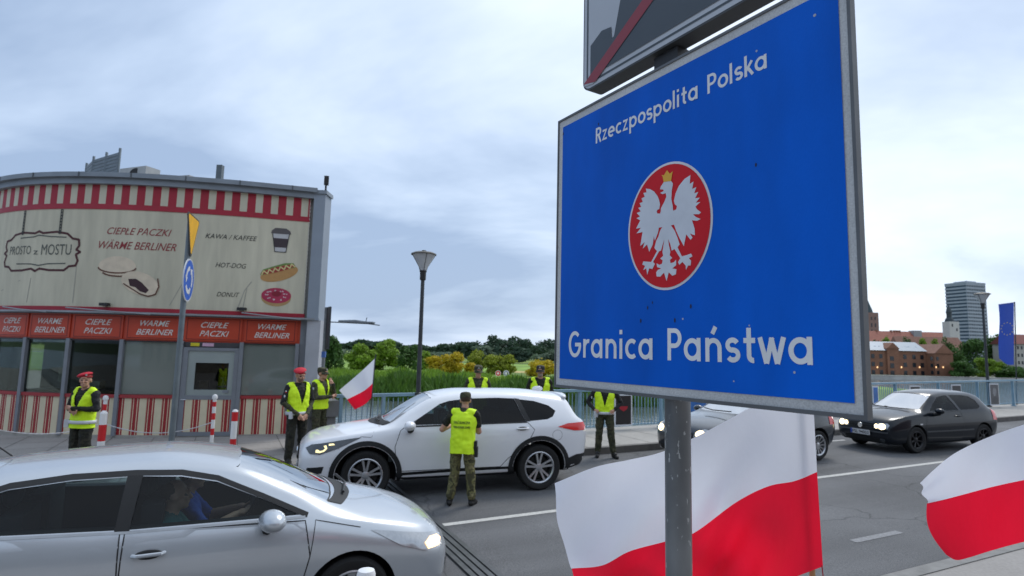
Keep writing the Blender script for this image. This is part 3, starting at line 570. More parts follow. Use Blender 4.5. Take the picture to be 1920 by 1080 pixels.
EAGLE=[[-0.048,0.65],[-0.06,0.639],[-0.064,0.631],[-0.051,0.627],[-0.048,0.622],[-0.063,0.619],[-0.054,0.613],[-0.04,0.613],[-0.038,0.601],[-0.047,0.586],[-0.06,0.57],[-0.061,0.561],[-0.063,0.554],[-0.075,0.556],[-0.078,0.564],[-0.074,0.568],[-0.067,0.569],[-0.064,0.583],[-0.067,0.596],[-0.073,0.61],[-0.088,0.629],[-0.106,0.641],[-0.124,0.647],[-0.121,0.634],[-0.135,0.635],[-0.129,0.621],[-0.143,0.619],[-0.138,0.606],[-0.152,0.605],[-0.145,0.591],[-0.158,0.591],[-0.147,0.577],[-0.165,0.575],[-0.15,0.561],[-0.166,0.558],[-0.149,0.548],[-0.168,0.524],[-0.146,0.523],[-0.166,0.508],[-0.139,0.508],[-0.149,0.464],[-0.13,0.474],[-0.138,0.454],[-0.119,0.465],[-0.11,0.44],[-0.095,0.461],[-0.09,0.487],[-0.086,0.472],[-0.073,0.495],[-0.069,0.51],[-0.055,0.51],[-0.064,0.5],[-0.071,0.483],[-0.081,0.47],[-0.088,0.449],[-0.077,0.438],[-0.102,0.407],[-0.136,0.413],[-0.14,0.403],[-0.128,0.398],[-0.136,0.385],[-0.123,0.389],[-0.119,0.368],[-0.11,0.388],[-0.097,0.384],[-0.086,0.399],[-0.094,0.406],[-0.069,0.436],[-0.061,0.437],[-0.052,0.459],[-0.047,0.471],[-0.051,0.45],[-0.055,0.432],[-0.052,0.42],[-0.064,0.413],[-0.054,0.406],[-0.057,0.396],[-0.068,0.394],[-0.079,0.4],[-0.077,0.388],[-0.06,0.382],[-0.074,0.379],[-0.081,0.372],[-0.079,0.359],[-0.064,0.357],[-0.049,0.368],[-0.039,0.341],[-0.03,0.367],[-0.016,0.355],[-0.002,0.358],[0.0,0.373],[-0.016,0.377],[-0.001,0.385],[-0.001,0.402],[-0.01,0.395],[-0.023,0.394],[-0.025,0.404],[-0.016,0.409],[-0.026,0.418],[-0.023,0.429],[-0.028,0.447],[-0.032,0.469],[-0.023,0.451],[-0.018,0.431],[-0.007,0.435],[0.015,0.404],[0.006,0.394],[0.011,0.385],[0.023,0.392],[0.035,0.38],[0.036,0.367],[0.044,0.379],[0.053,0.378],[0.055,0.392],[0.047,0.4],[0.06,0.404],[0.055,0.413],[0.037,0.41],[0.021,0.409],[0.005,0.438],[0.013,0.446],[0.006,0.465],[-0.005,0.489],[-0.02,0.509],[-0.008,0.509],[0.0,0.489],[0.012,0.466],[0.029,0.438],[0.038,0.472],[0.054,0.453],[0.061,0.459],[0.052,0.472],[0.07,0.464],[0.069,0.484],[0.06,0.51],[0.078,0.505],[0.091,0.508],[0.074,0.517],[0.064,0.527],[0.085,0.523],[0.093,0.527],[0.078,0.539],[0.073,0.548],[0.091,0.558],[0.074,0.559],[0.089,0.571],[0.072,0.573],[0.084,0.589],[0.069,0.588],[0.077,0.605],[0.062,0.603],[0.067,0.624],[0.053,0.62],[0.056,0.646],[0.034,0.64],[0.012,0.624],[-0.001,0.604],[-0.008,0.582],[-0.004,0.57],[0.004,0.564],[0.001,0.554],[-0.011,0.552],[-0.013,0.57],[-0.018,0.59],[-0.016,0.616],[-0.011,0.636],[-0.018,0.646]]
CROWN=[[-0.048,0.65],[-0.052,0.668],[-0.057,0.675],[-0.047,0.671],[-0.034,0.684],[-0.023,0.67],[-0.011,0.675],[-0.014,0.665],[-0.018,0.646]]
mb = MB(); flat(mb, EAGLE, lambda a, b: sg(a, b, .004)); adopt(mb.build('eagle', M('eagle white', (.62, .65, .70), .5, 0, .08, 14), smooth=False, fix=False), bs)
mb = MB(); flat(mb, CROWN, lambda a, b: sg(a, b, .0045)); adopt(mb.build('crown', M('crown gold', (.72, .38, .02), .45), smooth=False, fix=False), bs)
def Ls(x0, y0, x1, y1): return [(x0, y0), (x1, y1)]
def As(cx, cy, rx, ry, a0, a1): k = max(6, int(abs(a1-a0)/12)); return [(cx+rx*math.cos(R(a0+(a1-a0)*i/k)), cy+ry*math.sin(R(a0+(a1-a0)*i/k))) for i in range(k+1)]
GL = {'R': ([Ls(.1,0,.1,1.45), [(.1,1.34),(.42,1.34)]+As(.42,1.04,.28,.30,90,-90)[1:]+[(.1,.74)], Ls(.40,.74,.74,0)], .88),
 'z': ([[(.05,.89),(.58,.89),(.1,.11),(.66,.11)]], .78), 'e': ([As(.45,.5,.38,.39,0,305), Ls(.08,.5,.93,.5)], .98), 'c': ([As(.47,.5,.38,.39,50,310)], .86),
 'p': ([Ls(.12,-.45,.12,1), As(.5,.5,.38,.39,0,360)], 1.04), 'o': ([As(.48,.5,.38,.39,0,360)], 1.0), 's': ([As(.34,.70,.25,.20,25,180)+As(.34,.70,.25,.21,192,270)[:-1]+As(.36,.30,.26,.2,90,-150)], .74),
 'l': ([Ls(.12,0,.12,1.5)], .36), 'i': ([Ls(.12,0,.12,1), Ls(.12,1.22,.12,1.44)], .36), 't': ([[(.3,1.38),(.3,.3)]+As(.5,.3,.2,.2,180,280)[1:], Ls(.04,.88,.6,.88)], .66),
 'a': ([As(.48,.5,.38,.39,0,360), Ls(.86,0,.86,1)], 1.12), 'P': ([Ls(.1,0,.1,1.45), [(.1,1.34),(.44,1.34)]+As(.44,1.0,.32,.34,90,-90)[1:]+[(.1,.66)]], .90),
 'k': ([Ls(.12,0,.12,1.5), Ls(.66,1,.16,.42), Ls(.32,.58,.72,0)], .80), 'G': ([As(.60,.72,.48,.62,48,350)+[(1.06,.70),(.62,.70)]], 1.26), 'r': ([Ls(.12,0,.12,1), As(.46,.52,.34,.37,180,75)], .60),
 'n': ([Ls(.12,0,.12,1), As(.45,.56,.33,.33,180,0)+[(.78,0)]], 1.0), 'w': ([Ls(.05,1,.34,0), Ls(.34,0,.60,.98), Ls(.56,.98,.82,0), Ls(.82,0,1.11,1)], 1.2), ' ': ([], .62)}
GL['ń'] = (GL['n'][0]+[Ls(.40, 1.16, .58, 1.46)], 1.0)
def stroke_text(mb, s, a0, a1, base, unit, wd=.24, gap=.11, off=.0014):
    tot = sum(GL[c][1]+gap for c in s)-gap; sx = (a1-a0)/tot; x = 0; q = 0
    for c in s:
        for st in GL[c][0]:
            pts = [Vector(((x+p[0])*sx, p[1]*unit)) for p in st]; hw = wd*unit/2; cl = (pts[0]-pts[-1]).length < 1e-6; o_ = off+q*.00006; q += 1; V = []
            for i, p in enumerate(pts):
                pa = pts[i-1] if i else (pts[-2] if cl else p); pb = pts[i+1] if i < len(pts)-1 else (pts[1] if cl else p)
                d1 = (p-pa).normalized() if (p-pa).length > 1e-9 else (pb-p).normalized(); d2 = (pb-p).normalized() if (pb-p).length > 1e-9 else d1
                t_ = (d1+d2).normalized(); nn = Vector((-t_.y, t_.x)); k = 1/max(.70, nn.dot(Vector((-d1.y, d1.x)))); V += [sg(a0+(p+nn*hw*k).x, base+(p+nn*hw*k).y, o_), sg(a0+(p-nn*hw*k).x, base+(p-nn*hw*k).y, o_)]
            mb.add(V, [(2*i, 2*i+1, 2*i+3, 2*i+2) for i in range(len(pts)-1)])
        x += GL[c][1]+gap
def split_text(s, a0, a1, base, unit, wd):
    tot = sum(GL[c][1]+.11 for c in s)-.11; x = 0
    for wrd in s.split(' '):
        L_ = sum(GL[c][1]+.11 for c in wrd)-.11; mb = MB(); stroke_text(mb, wrd, a0+(a1-a0)*x/tot, a0+(a1-a0)*(x+L_)/tot, base, unit, wd); adopt(mb.build('lettering', letter, smooth=False, fix=False), bs); x += L_+.11+GL[' '][1]+.11
split_text('Rzeczpospolita Polska', -.374, .314, .871, .0395, .205); split_text('Granica Państwa', -.519, .416, .104, .0655, .205)
# bird droppings / chips and faint scratches on the blue field
for a, b_, r_ in ((.02, .225, .004), (.36, .085, .004), (.44, .95, .005), (.19, .055, .003), (.28, .93, .004), (.24, .20, .003), (.40, .13, .003)): mb = MB(); flat(mb, circ(a, b_, r_*.8, r_*.8, 7), lambda x, y: sg(x, y, .0016)); adopt(mb.build('paint_chip', M('chip white', (.4, .43, .5), .6), smooth=False, fix=False), bs)
for a, b_, r_ in ((-.10, .28, .004), (-.12, .265, .005), (-.15, .225, .006), (-.01, .222, .006), (-.57, .97, .005), (-.36, .94, .005), (.05, .26, .006), (.27, .62, .005)): mb = MB(); flat(mb, circ(a, b_, r_*.6, r_*1.2, 7), lambda x, y: sg(x, y, .0016)); adopt(mb.build('dirt_spot', M('dirt on sign', (.01, .02, .06), .8), smooth=False, fix=False), bs)
# town-exit sign above
ex = empty('town_exit_sign', sg(.1, 1.065, 0), 0, 'grey town skyline sign crossed by a red diagonal bar, above the blue border sign', 'sign')
E0, E1, F0, F1 = -.452, .78, 1.090, 1.68
exl = M('sign pale grey', (.46, .49, .53), .42, 0, .06, 3); exd = M('sign dark grey', (.050, .064, .078), .42, 0, .08, 3); exr = M('sign red', (.26, .025, .04), .42, 0, .06)
def rr(a0, a1, b0, b1, r_): return circ(a1-r_, b0+r_, r_, r_, 6, -90, 0)+circ(a1-r_, b1-r_, r_, r_, 6, 0, 90)+circ(a0+r_, b1-r_, r_, r_, 6, 90, 180)+circ(a0+r_, b0+r_, r_, r_, 6, 180, 270)
pl = rr(E0, E1, F0, F1, .04); mb = MB(); N_ = len(pl); mb.add([sg(a, b, .0) for a, b in pl]+[sg(a, b, -.065) for a, b in pl], [tuple(range(N_)), tuple(reversed(range(N_, 2*N_)))]+[(i, i+N_, (i+1) % N_+N_, (i+1) % N_) for i in range(N_)])
adopt(mb.build('panel', M('sign rim dark', (.06, .065, .07), .5, .3), smooth=False), ex)
mb = MB(); flat(mb, rr(E0+.006, E1-.006, F0+.006, F1-.006, .036), lambda a, b: sg(a, b, .001)); adopt(mb.build('border', exl, smooth=False, fix=False), ex)
mb = MB(); flat(mb, rr(E0+.022, E1-.022, F0+.022, F1-.022, .03), lambda a, b: sg(a, b, .002), holes=[rr(E0+.030, E1-.030, F0+.030, F1-.030, .025)]); adopt(mb.build('border_line', exd, smooth=False, fix=False), ex)
mb = MB(); flat(mb, [(-.407, 1.136), (.74, 1.136), (.74, 1.40), (.6, 1.40), (.56, 1.46), (.52, 1.40), (.2, 1.40), (.12, 1.46), (-.19, 1.46), (-.205, 1.36), (-.225, 1.56), (-.245, 1.36), (-.279, 1.235), (-.291, 1.235), (-.2936, 1.278), (-.345, 1.288), (-.407, 1.257)], lambda a, b: sg(a, b, .003)); adopt(mb.build('skyline', exd, smooth=False, fix=False), ex)
mb = MB(); flat(mb, [(-.444, 1.112), (-.390, 1.104), (.50, 1.60), (.38, 1.60)], lambda a, b: sg(a, b, .004)); adopt(mb.build('bar_edge', exl, smooth=False, fix=False), ex)
mb = MB(); flat(mb, [(-.444, 1.120), (-.377, 1.106), (.488, 1.60), (.392, 1.60)], lambda a, b: sg(a, b, .005)); adopt(mb.build('diagonal_bar', exr, smooth=False, fix=False), ex)
mb = MB(); mb.box((pole_xy.x, pole_xy.y, c0.z+1.22), (.10, .06, .05), -sa_); adopt(mb.build('bracket', black, smooth=False), ex); mb = MB(); mb.box((pole_xy.x, pole_xy.y, c0.z+1.06), (.10, .085, .05), -sa_); adopt(mb.build('bracket', black, smooth=False), ex)
# ---------------------------------------------------------------- bridge railing
def tpx(px, v):
    d = cf_+cr_*((px-960)/1085)-cu_*((700-540)/1085); k = v/(-d.x*DY+d.y*DX); return d.x*k*DX+d.y*k*DY
HR = 1.11; GB = .14
def railpost(t, parent, h=HR, w_=.075):
    mb = MB(); x, y, z = P(t, RV, GB); mb.box((x, y, z+h/2), (w_, .10, h), YAW); mb.box((x, y, z+.015), (.16, .16, .03), YAW); return adopt(mb.build('post', rail_b, smooth=False), parent)
rg = empty('bridge_railing', P(2.33, RV, GB), 0, 'long blue grey railing with thin upright bars along the bridge', 'railing')
RT = [2.33, 3.29, 5.97, 8.66]+[8.66+2.8*k for k in range(1, 19)]
for t in RT: railpost(t, rg)
for i in range(len(RT)-1):
    a, b_ = RT[i], RT[i+1]; mb = MB(); k = max(2, int((b_-a)/.115))
    for j in range(1, k):
        t = a+(b_-a)*j/k; x, y, z = P(t, RV, GB); mb.box((x, y, z+.09+(HR-.16)/2), (.018, .022, HR-.17), YAW)
    mb.tube([P(a, RV, GB+.12), P(b_, RV, GB+.12)], .02, 6); adopt(mb.build('bar_panel', rail_b, smooth=False), rg)
mb = MB()
for t0, t1 in ((RT[0]-.1, RT[-1]),):
    V = [P(t, RV+dv, GB+HR+dh) for t in (t0, t1) for dv, dh in ((-.06, -.04), (.06, -.04), (.06, .03), (-.06, .03))]
    mb.add(V, [(0, 1, 5, 4), (1, 2, 6, 5), (2, 3, 7, 6), (3, 0, 4, 7), (3, 2, 1, 0), (4, 5, 6, 7)])
adopt(mb.build('handrail', rail_b, smooth=False), rg)
# posters hung on the railing
def poster(px0, px1, top, bot, face, label, extra=None):
    t0, t1 = tpx(px0, RV-.07), tpx(px1, RV-.07); t_ = (t0+t1)/2; w_ = t1-t0; r_ = empty('poster', P(t_, RV-.075, GB+bot), YAW, label, 'poster', 'posters on the railing')
    mb = MB(); mb.box((0, 0, (top-bot)/2), (w_, .012, top-bot)); mb.build('frame', M('poster white', (.62, .64, .68), .5), r_, smooth=False)
    mb = MB(); mb.box((0, -.008, (top-bot)/2), (w_-.09, .006, top-bot-.09)); mb.build('picture', face, r_, smooth=False)
    if extra: extra(r_, w_, top-bot)
pk = M('poster black', (.015, .013, .015), .4, 0, .2, 4); pb = M('poster blue', (.03, .14, .42), .4, 0, .3, 3)
def dia(r_, w_, h):
    mb = MB(); flat(mb, [(-.15, h*.62), (.15, h*.62), (.13, h*.54), (0, h*.45), (-.13, h*.54)], lambda x, y: (x, -.013, y)); mb.build('red_motif', M('poster red', (.35, .012, .025), .4), r_, smooth=False)
def face_(r_, w_, h):
    mb = MB(); flat(mb, circ(.0, h*.62, w_*.20, h*.2, 20), lambda x, y: (x, -.013, y)); mb.build('portrait', M('portrait grey', (.20, .20, .21), .5, 0, .5, 9), r_, smooth=False)
    mb = MB(); flat(mb, circ(.02, h*.25, w_*.3, h*.15, 16), lambda x, y: (x, -.012, y)); mb.build('shoulders', M('portrait dark', (.05, .05, .055), .5), r_, smooth=False)
poster(1152, 1185, .98, .10, pk, 'black poster with a red motif on the railing behind the guard with hidden head', dia)
poster(1290, 1325, 1.0, .15, pb, 'blue poster on the railing above the bonnet of the hatchback behind the flag')
poster(1634, 1645, 1.02, .18, pb, 'blue poster on the railing at the right edge of the blue sign')
poster(1704, 1724, 1.0, .12, pk, 'dark poster on the railing above the left half of the black hatchback roof')
poster(1782, 1800, 1.0, .12, pk, 'dark poster on the railing above the rear half of the black hatchback roof')
poster(1853, 1870, 1.0, .08, M('poster grey', (.06, .06, .065), .4), 'black and white portrait poster in a white frame on the railing below the blue flag', face_)
# stone end block behind the soldiers
mb = MB(); x, y, z = P(1.72, RV+.1, .1); mb.box((x, y, z+.36), (.95, .7, .75), YAW); mb.box((x, y, z+.9), (1.05, .8, .34), YAW)
tag(mb.build('parapet_block', M('grey stone', (.15, .15, .155), .85, 0, .12, 6, .2, 40), angle=20), 'grey stone end block of the bridge railing behind the soldier touching his face', 'parapet')
# ---------------------------------------------------------------- street lamps
lampglass = glass('lamp glass', (.85, .87, .9)); lampin = M('lamp white', (.62, .64, .66), .4, trans=.3)
def lamp(loc, h, label, lean=0):
    r_ = empty('street_lamp', loc, 0, label, 'street lamp', 'cone lanterns on the bridge'); r_.rotation_euler = (0, lean, 0)
    mb = MB(); mb.lathe([(.10, 0), (.10, .05), (.075, .08), (.072, 1.1), (.08, 1.11), (.08, 1.16), (.056, 1.18), (.045, h-.72)], 16); mb.build('pole', dsteel, r_)
    mb = MB(); mb.lathe([(.06, h-.74), (.075, h-.72), (.075, h-.55), (.09, h-.53), (.085, h-.5)], 16); mb.build('socket', black, r_)
    mb = MB(); mb.lathe([(.082, h-.50), (.10, h-.43), (.27, h-.14), (.275, h-.12)], 20); mb.build('lantern', lampin, r_)
    mb = MB(); mb.lathe([(.275, h-.12), (.31, h-.12), (.31, h-.095), (.24, h-.06), (.06, h-.04), (.055, h-.01), (.02, h)], 20); mb.build('cap', M('lamp cap', (.10, .09, .075), .5), r_)
    mb = MB()
    for k in range(4):
        a = k*math.pi/2+.4; mb.tube([(.085*math.cos(a), .085*math.sin(a), h-.5), (.105*math.cos(a), .105*math.sin(a), h-.42), (.29*math.cos(a), .29*math.sin(a), h-.11)], .008, 6)
    mb.build('ribs', dsteel, r_)
lamp(P(*[(lambda q: (q[0]*DX+q[1]*DY, -q[0]*DY+q[1]*DX))(((-2.17, 13.95)))][0], GB-.02), 4.6, 'tall dark street lamp with a cone lantern behind the white car', -.0)
lx = at(1847, 640, 25.2); lamp((lx.x, 25.2, gz(lx.x, 25.2)+.1), 5.0, 'dark street lamp with a cone lantern beside the blue flag with stars')
# ---------------------------------------------------------------- roundabout post by the snack bar
q = at(337, 700, 12.0); rp_ = empty('traffic_sign', (q.x, 12.0, gz(q.x, 12)+.1), 0, 'post with a blue roundabout disc and a yellow triangle before the snack bar', 'sign')
ns = Vector((.956, .286, 0)).normalized(); ts = Vector((-ns.y, ns.x, 0))
zc = at(349, 525, 12.0).z; zt_ = at(350, 405, 12.0).z; px_, py_ = q.x-.05, 12.0
mb = MB(); mb.tube([(px_, py_, .0), (px_, py_, zt_+.02)], .055, 14); adopt(mb.build('post', M('post grey blue', (.16, .19, .21), .5, .3, .15)), rp_)
def fs(a, b, off): return (px_+ns.x*(.065+off)+ts.x*a, py_+ns.y*(.065+off)+ts.y*a, b)
def plate(poly, name, m_, th=.02):
    N_ = len(poly); mb = MB(); mb.add([fs(a, b, 0) for a, b in poly]+[fs(a, b, -th) for a, b in poly], [tuple(range(N_)), tuple(reversed(range(N_, 2*N_)))]+[(i, i+N_, (i+1) % N_+N_, (i+1) % N_) for i in range(N_)]); return adopt(mb.build(name, m_, smooth=False), rp_)
plate(circ(0, zc, .45, .45, 32), 'round_plate', M('sign white', (.6, .62, .65), .4))
mb = MB(); flat(mb, circ(0, zc, .42, .42, 32), lambda a, b: fs(a, b, .003)); adopt(mb.build('blue_disc', M('traffic blue', (.01, .10, .50), .4), smooth=False, fix=False), rp_)
mb = MB()
for k in range(3):
    a0 = 90+k*120; inn = circ(0, zc, .20, .20, 10, a0, a0+75); out = circ(0, zc, .29, .29, 10, a0, a0+75); flat(mb, out+inn[::-1], lambda a, b: fs(a, b, .006))
    A_ = R(a0+75); B_ = R(a0+108); flat(mb, [(.15*math.cos(A_), zc+.15*math.sin(A_)), (.34*math.cos(A_), zc+.34*math.sin(A_)), (.25*math.cos(B_), zc+.25*math.sin(B_))], lambda a, b: fs(a, b, .0065))
adopt(mb.build('arrows', MATS['sign white'], smooth=False, fix=False), rp_)
plate([(-.46, zt_), (.46, zt_), (.5, zt_-.06), (.04, zt_-.86), (-.04, zt_-.86), (-.5, zt_-.06)], 'triangle_plate', M('plate back', (.05, .05, .05), .5))
mb = MB(); flat(mb, [(-.42, zt_-.03), (.42, zt_-.03), (.45, zt_-.07), (.03, zt_-.80), (-.03, zt_-.80), (-.45, zt_-.07)], lambda a, b: fs(a, b, .003)); adopt(mb.build('yellow_face', M('traffic yellow', (.80, .42, .01), .4), smooth=False, fix=False), rp_)
# post with edge-on sign right of the snack bar
q = at(605, 700, 13.9); pr = empty('sign_post', (q.x, 13.9, gz(q.x, 13.9)+.1), 0, 'thin post with a dark sign seen edge-on at the right corner of the snack bar', 'sign')
z1 = at(608, 576, 13.9).z; z0 = at(606, 655, 13.9).z; d_ = Vector((.45, -.9, 0)).normalized(); a_ = math.atan2(d_.y, d_.x)
mb = MB(); mb.tube([(q.x, 13.9, .05), (q.x, 13.9, z1)], .04, 12); adopt(mb.build('post', steel), pr)
mb = MB(); mb.box((q.x+.06, 13.87, (z0+z1)/2), (.55, .05, z1-z0), a_); adopt(mb.build('plate', dsteel, smooth=False), pr)
mb = MB(); mb.box((q.x, 13.9, z0-.12), (.085, .085, .14)); adopt(mb.build('sticker', M('sticker blue', (.05, .13, .4), .5), smooth=False), pr)
mb = MB(); za = at(640, 604, 13.9).z; mb.tube([(q.x, 13.9, za), (q.x+1.0, 13.95, za-.02), (q.x+1.28, 14, za-.05)], .014, 6); mb.tube([(q.x+.3, 13.93, za+.02), (q.x+.7, 13.95, za+.04), (q.x+1.15, 14, za-.02)], .03, 6); mb.box((q.x+.8, 13.95, za+.01), (.7, .25, .03)); mb.tube([(q.x+.95, 13.95, za+.02), (q.x+.97, 13.95, za+.13)], .012, 6); adopt(mb.build('arm', M('arm grey', (.22, .25, .28), .5, .3)), pr)
# ---------------------------------------------------------------- posts and chain
def bands(mb, h, r_, cuts):
    n_ = 16; V = [(r_*math.cos(2*math.pi*k/n_), r_*math.sin(2*math.pi*k/n_), c*h) for c in cuts for k in range(n_)]
    o = len(mb.v)
    for i in range(len(cuts)-1): mb.add([], [])
    mb.v += V
    for i in range(len(cuts)-1):
        for k in range(n_): mb.f.append((o+i*n_+k, o+i*n_+(k+1) % n_, o+(i+1)*n_+(k+1) % n_, o+(i+1)*n_+k)); mb.m.append(i % 2)
def post(px, top, Y, r_, cuts, ball, label, cat):
    q = at(px, top, Y); z = gz(q.x, Y)+.10; h = q.z-z; o = empty('barrier_post', (q.x, Y, z), 0, label, 'bollard', 'red and white posts before the snack bar'); a, b_ = MB(), MB(); bands(b_, h, r_, cuts)
    if ball: a.lathe([(.02, h-.005), (.05, h-.02), (.055, h+.02), (.04, h+.06), (.012, h+.075)], 14)
    else: a.lathe([(r_, h), (r_*.8, h+.03), (r_*.3, h+.045)], 14)
    a.build('cap', white, o); b_.build('shaft', [white, red], o); return Vector((q.x, Y, q.z-.5))
pA = at(-60, 792, 9.2)
c1 = post(198, 748, 12.5, .036, [0, .22, .38, .52, .64, .78, .9, 1], True, 'slim red and white chain post with ball top beside the guard with crossed arms', 'b')
c2 = post(403, 746, 12.5, .036, [0, .32, .44, .60, .72, .84, .93, 1], True, 'slim red and white chain post with a white ball top before the door', 'b')
post(195, 775, 11.9, .068, [0, .36, .74, 1], False, 'thick red and white post at the elbow of the guard with crossed arms', 'b')
post(441, 772, 11.9, .058, [0, .06, .42, .80, 1], False, 'thick red and white post standing right of the door, no ball on top', 'b')
ch = MB(); pts = []
for a, b_, sag in ((pA, c1, .20), (c1, c2, .22)):
    for k in range(25):
        u = k/24; p_ = a.lerp(b_, u); pts.append(Vector((p_.x, p_.y, p_.z-sag*4*u*(1-u))))
for i, p_ in enumerate(pts[:-1]):
    if (pts[i+1]-p_).length > .001:
        d = pts[i+1]-p_
        for k in range(3): 
            a = p_+d*(k/3); b_ = p_+d*((k+.85)/3); ch.tube([a, b_], .009+.004*(k % 2), 5)
tag(ch.build('barrier_chain', M('chain white', (.55, .55, .57), .5)), 'white plastic chain sagging between the slim posts before the snack bar', 'chain')
# white bollard at the near kerb, only its cap in view
q = at(687, 1066, 3.45); o = empty('bollard', (q.x, 3.45, .13), 0, 'white capped bollard at the bottom edge in front of the silver car wheel', 'bollard')
mb = MB(); h = q.z-.13; mb.lathe([(.05, 0), (.05, h-.06)], 18); mb.build('shaft', M('bollard shaft', (.5, .5, .5), .5), o); mb = MB(); mb.lathe([(.053, h-.06), (.053, h-.03), (.045, h-.008), (.02, h)], 18); mb.build('cap', white, o)
# ---------------------------------------------------------------- flags
fw = M('white flag cloth', (.80, .82, .90), .8, 0, .04, 5, .5, 9, trans=.4, stretch=(1, 1, .6)); fr = M('red flag cloth', (.95, .008, .040), .75, 0, .10, 6, .6, 9, trans=.4, stretch=(1, 1, .6)); wood = M('flag stick wood', (.42, .27, .12), .6, 0, .15, 20)
def curve(pts):
    Q = catmull(np.array(pts, float), 16); S_ = np.r_[0, np.cumsum(np.hypot(*np.diff(Q, axis=0).T))]; S_ /= S_[-1]
    return lambda u: (np.interp(u, S_, Q[:, 0]), np.interp(u, S_, Q[:, 1]))
def cloth(name, top, bot, m_, depth, parent, nu=70, nv=26, bulge=None, vo=0):
    T_, B_ = curve(top), curve(bot)
    def fn(u, v):
        a, b_ = T_(u), B_(u); x = a[0]+(b_[0]-a[0])*v; y = a[1]+(b_[1]-a[1])*v
        if bulge: x += bulge(u, v)
        return at(x, y, depth(u, (v+vo)/2))
    mb = MB(); mb.grid(nu, nv, fn); return adopt(mb.build(name, m_, angle=180), parent)
T1 = [(1522, 700), (1480, 722), (1410, 762), (1330, 806), (1245, 846), (1180, 862), (1115, 876), (1040, 906)]
M1 = [(1532, 885), (1490, 902), (1440, 912), (1380, 942), (1300, 1000), (1245, 1016), (1180, 1034), (1130, 1060), (1072, 1066)]
B1 = [(1543, 1062), (1490, 1082), (1440, 1098), (1380, 1112), (1300, 1140), (1240, 1160), (1170, 1180), (1105, 1205)]
def dep1(u, v):
    v2 = v*v; env = min(1, u*6)
    f_ = .030*math.sin(30*u-11*v2+1)*max(0, v-.35)+.042*math.sin(21*u+8*v+.6*math.sin(9*v))*max(0, v-.3)+.020*math.sin(13*u-14*v)*(.4+.6*v)
    env = min(1, u*3)
    return 2.12+f_*env+.20*u*.6+.030*math.sin(9*u+4.2*v)*min(1, u*5)+.016*math.sin(17*u-7*v+1)*min(1, u*4)*(.4+v)+.030*math.exp(-((u-.18)/.09)**2)*max(0, v-.45)+.03*math.exp(-((u-.36-.3*(v-.75))/.06)**2)*max(0, v-.5)*2
hp = at(1524, 700, 2.12); hb = at(1545, 1062, 2.12)
nf = empty('flag', (hb.x, hb.y, .13), 0, 'large white and red flag waving behind the sign post, on a wooden stick', 'flag', 'white and red flags')
cloth('white_band', T1, M1, fw, dep1, nf, bulge=lambda u, v: (-8*math.sin(v*math.pi)+1.2*math.sin(v*11))*max(0, u-.55)**2*5); cloth('red_band', M1, B1, fr, dep1, nf, vo=1)
dd = (hb-hp).normalized(); mb = MB(); mb.tube([hp-dd*.03+Vector((-.020, .045, 0)), hb+dd*.06+Vector((-.020, .045, 0)), hb+dd*((hb.z-.12)/-dd.z)+Vector((-.020, .045, 0))], .010, 10); adopt(mb.build('stick', wood), nf)
mb = MB(); mb.tube([at(1541, 1060, 2.11), at(1544, 1085, 2.11)], .002, 5); adopt(mb.build('tie', M('red tie', (.4, .01, .02), .6)), nf)
T2 = [(2085, 752), (2000, 772), (1920, 796), (1850, 821), (1790, 850), (1752, 880), (1725, 906)]
M2 = [(2092, 868), (2000, 884), (1920, 900), (1860, 913), (1800, 929), (1765, 938), (1738, 944)]
B2 = [(2098, 982), (2000, 1000), (1920, 1016), (1860, 1032), (1815, 1046), (1792, 1050), (1774, 1040)]
dep2 = lambda u, v: 3.25+.25*u+.05*math.sin(7*u+2.5*v)*min(1, u*4)+.018*math.sin(15*u-5*v)*min(1, u*3)
hp = at(2086, 752, 3.25); hb = at(2099, 982, 3.25); nf2 = empty('flag', (hb.x, hb.y, .15), 0, 'white and red flag hanging over the kerb in front of the dark hatchback', 'flag', 'white and red flags')
cloth('white_band', T2, M2, fw, dep2, nf2, bulge=lambda u, v: 6*math.sin(v*9)*max(0, u-.8)*3); cloth('red_band', M2, B2, fr, dep2, nf2, vo=1, bulge=lambda u, v: -14*math.sin(v*math.pi)*u**6)
dd = (hb-hp).normalized(); mb = MB(); mb.tube([hp-dd*.03+Vector((.012, .012, 0)), hb+Vector((.01, .012, 0)), hb+dd*((hb.z-.12)/-dd.z)+Vector((0, .012, 0))], .011, 10); adopt(mb.build('stick', wood), nf2)
hp = at(704, 668, 13.1); hb = at(697, 748, 13.1); nf3 = empty('flag', (hb.x, 13.1, hb.z-.5), 0, 'small white and red flag on the railing between the soldiers and the white car', 'flag', 'white and red flags')
dep3 = lambda u, v: 13.1+.05*math.sin(6*u+3*v)*min(1, u*3)
cloth('white_band', [(704, 671), (680, 694), (636, 732)], [(700, 718), (682, 733), (651, 749)], fw, dep3, nf3, 24, 10); cloth('red_band', [(700, 718), (682, 733), (651, 749)], [(697, 745), (684, 758), (665, 768)], fr, dep3, nf3, 24, 10, vo=1)
mb = MB(); dd = (hb-hp).normalized(); mb.tube([hp-dd*.04, hb+dd*.75], .012, 8); adopt(mb.build('stick', dsteel), nf3)
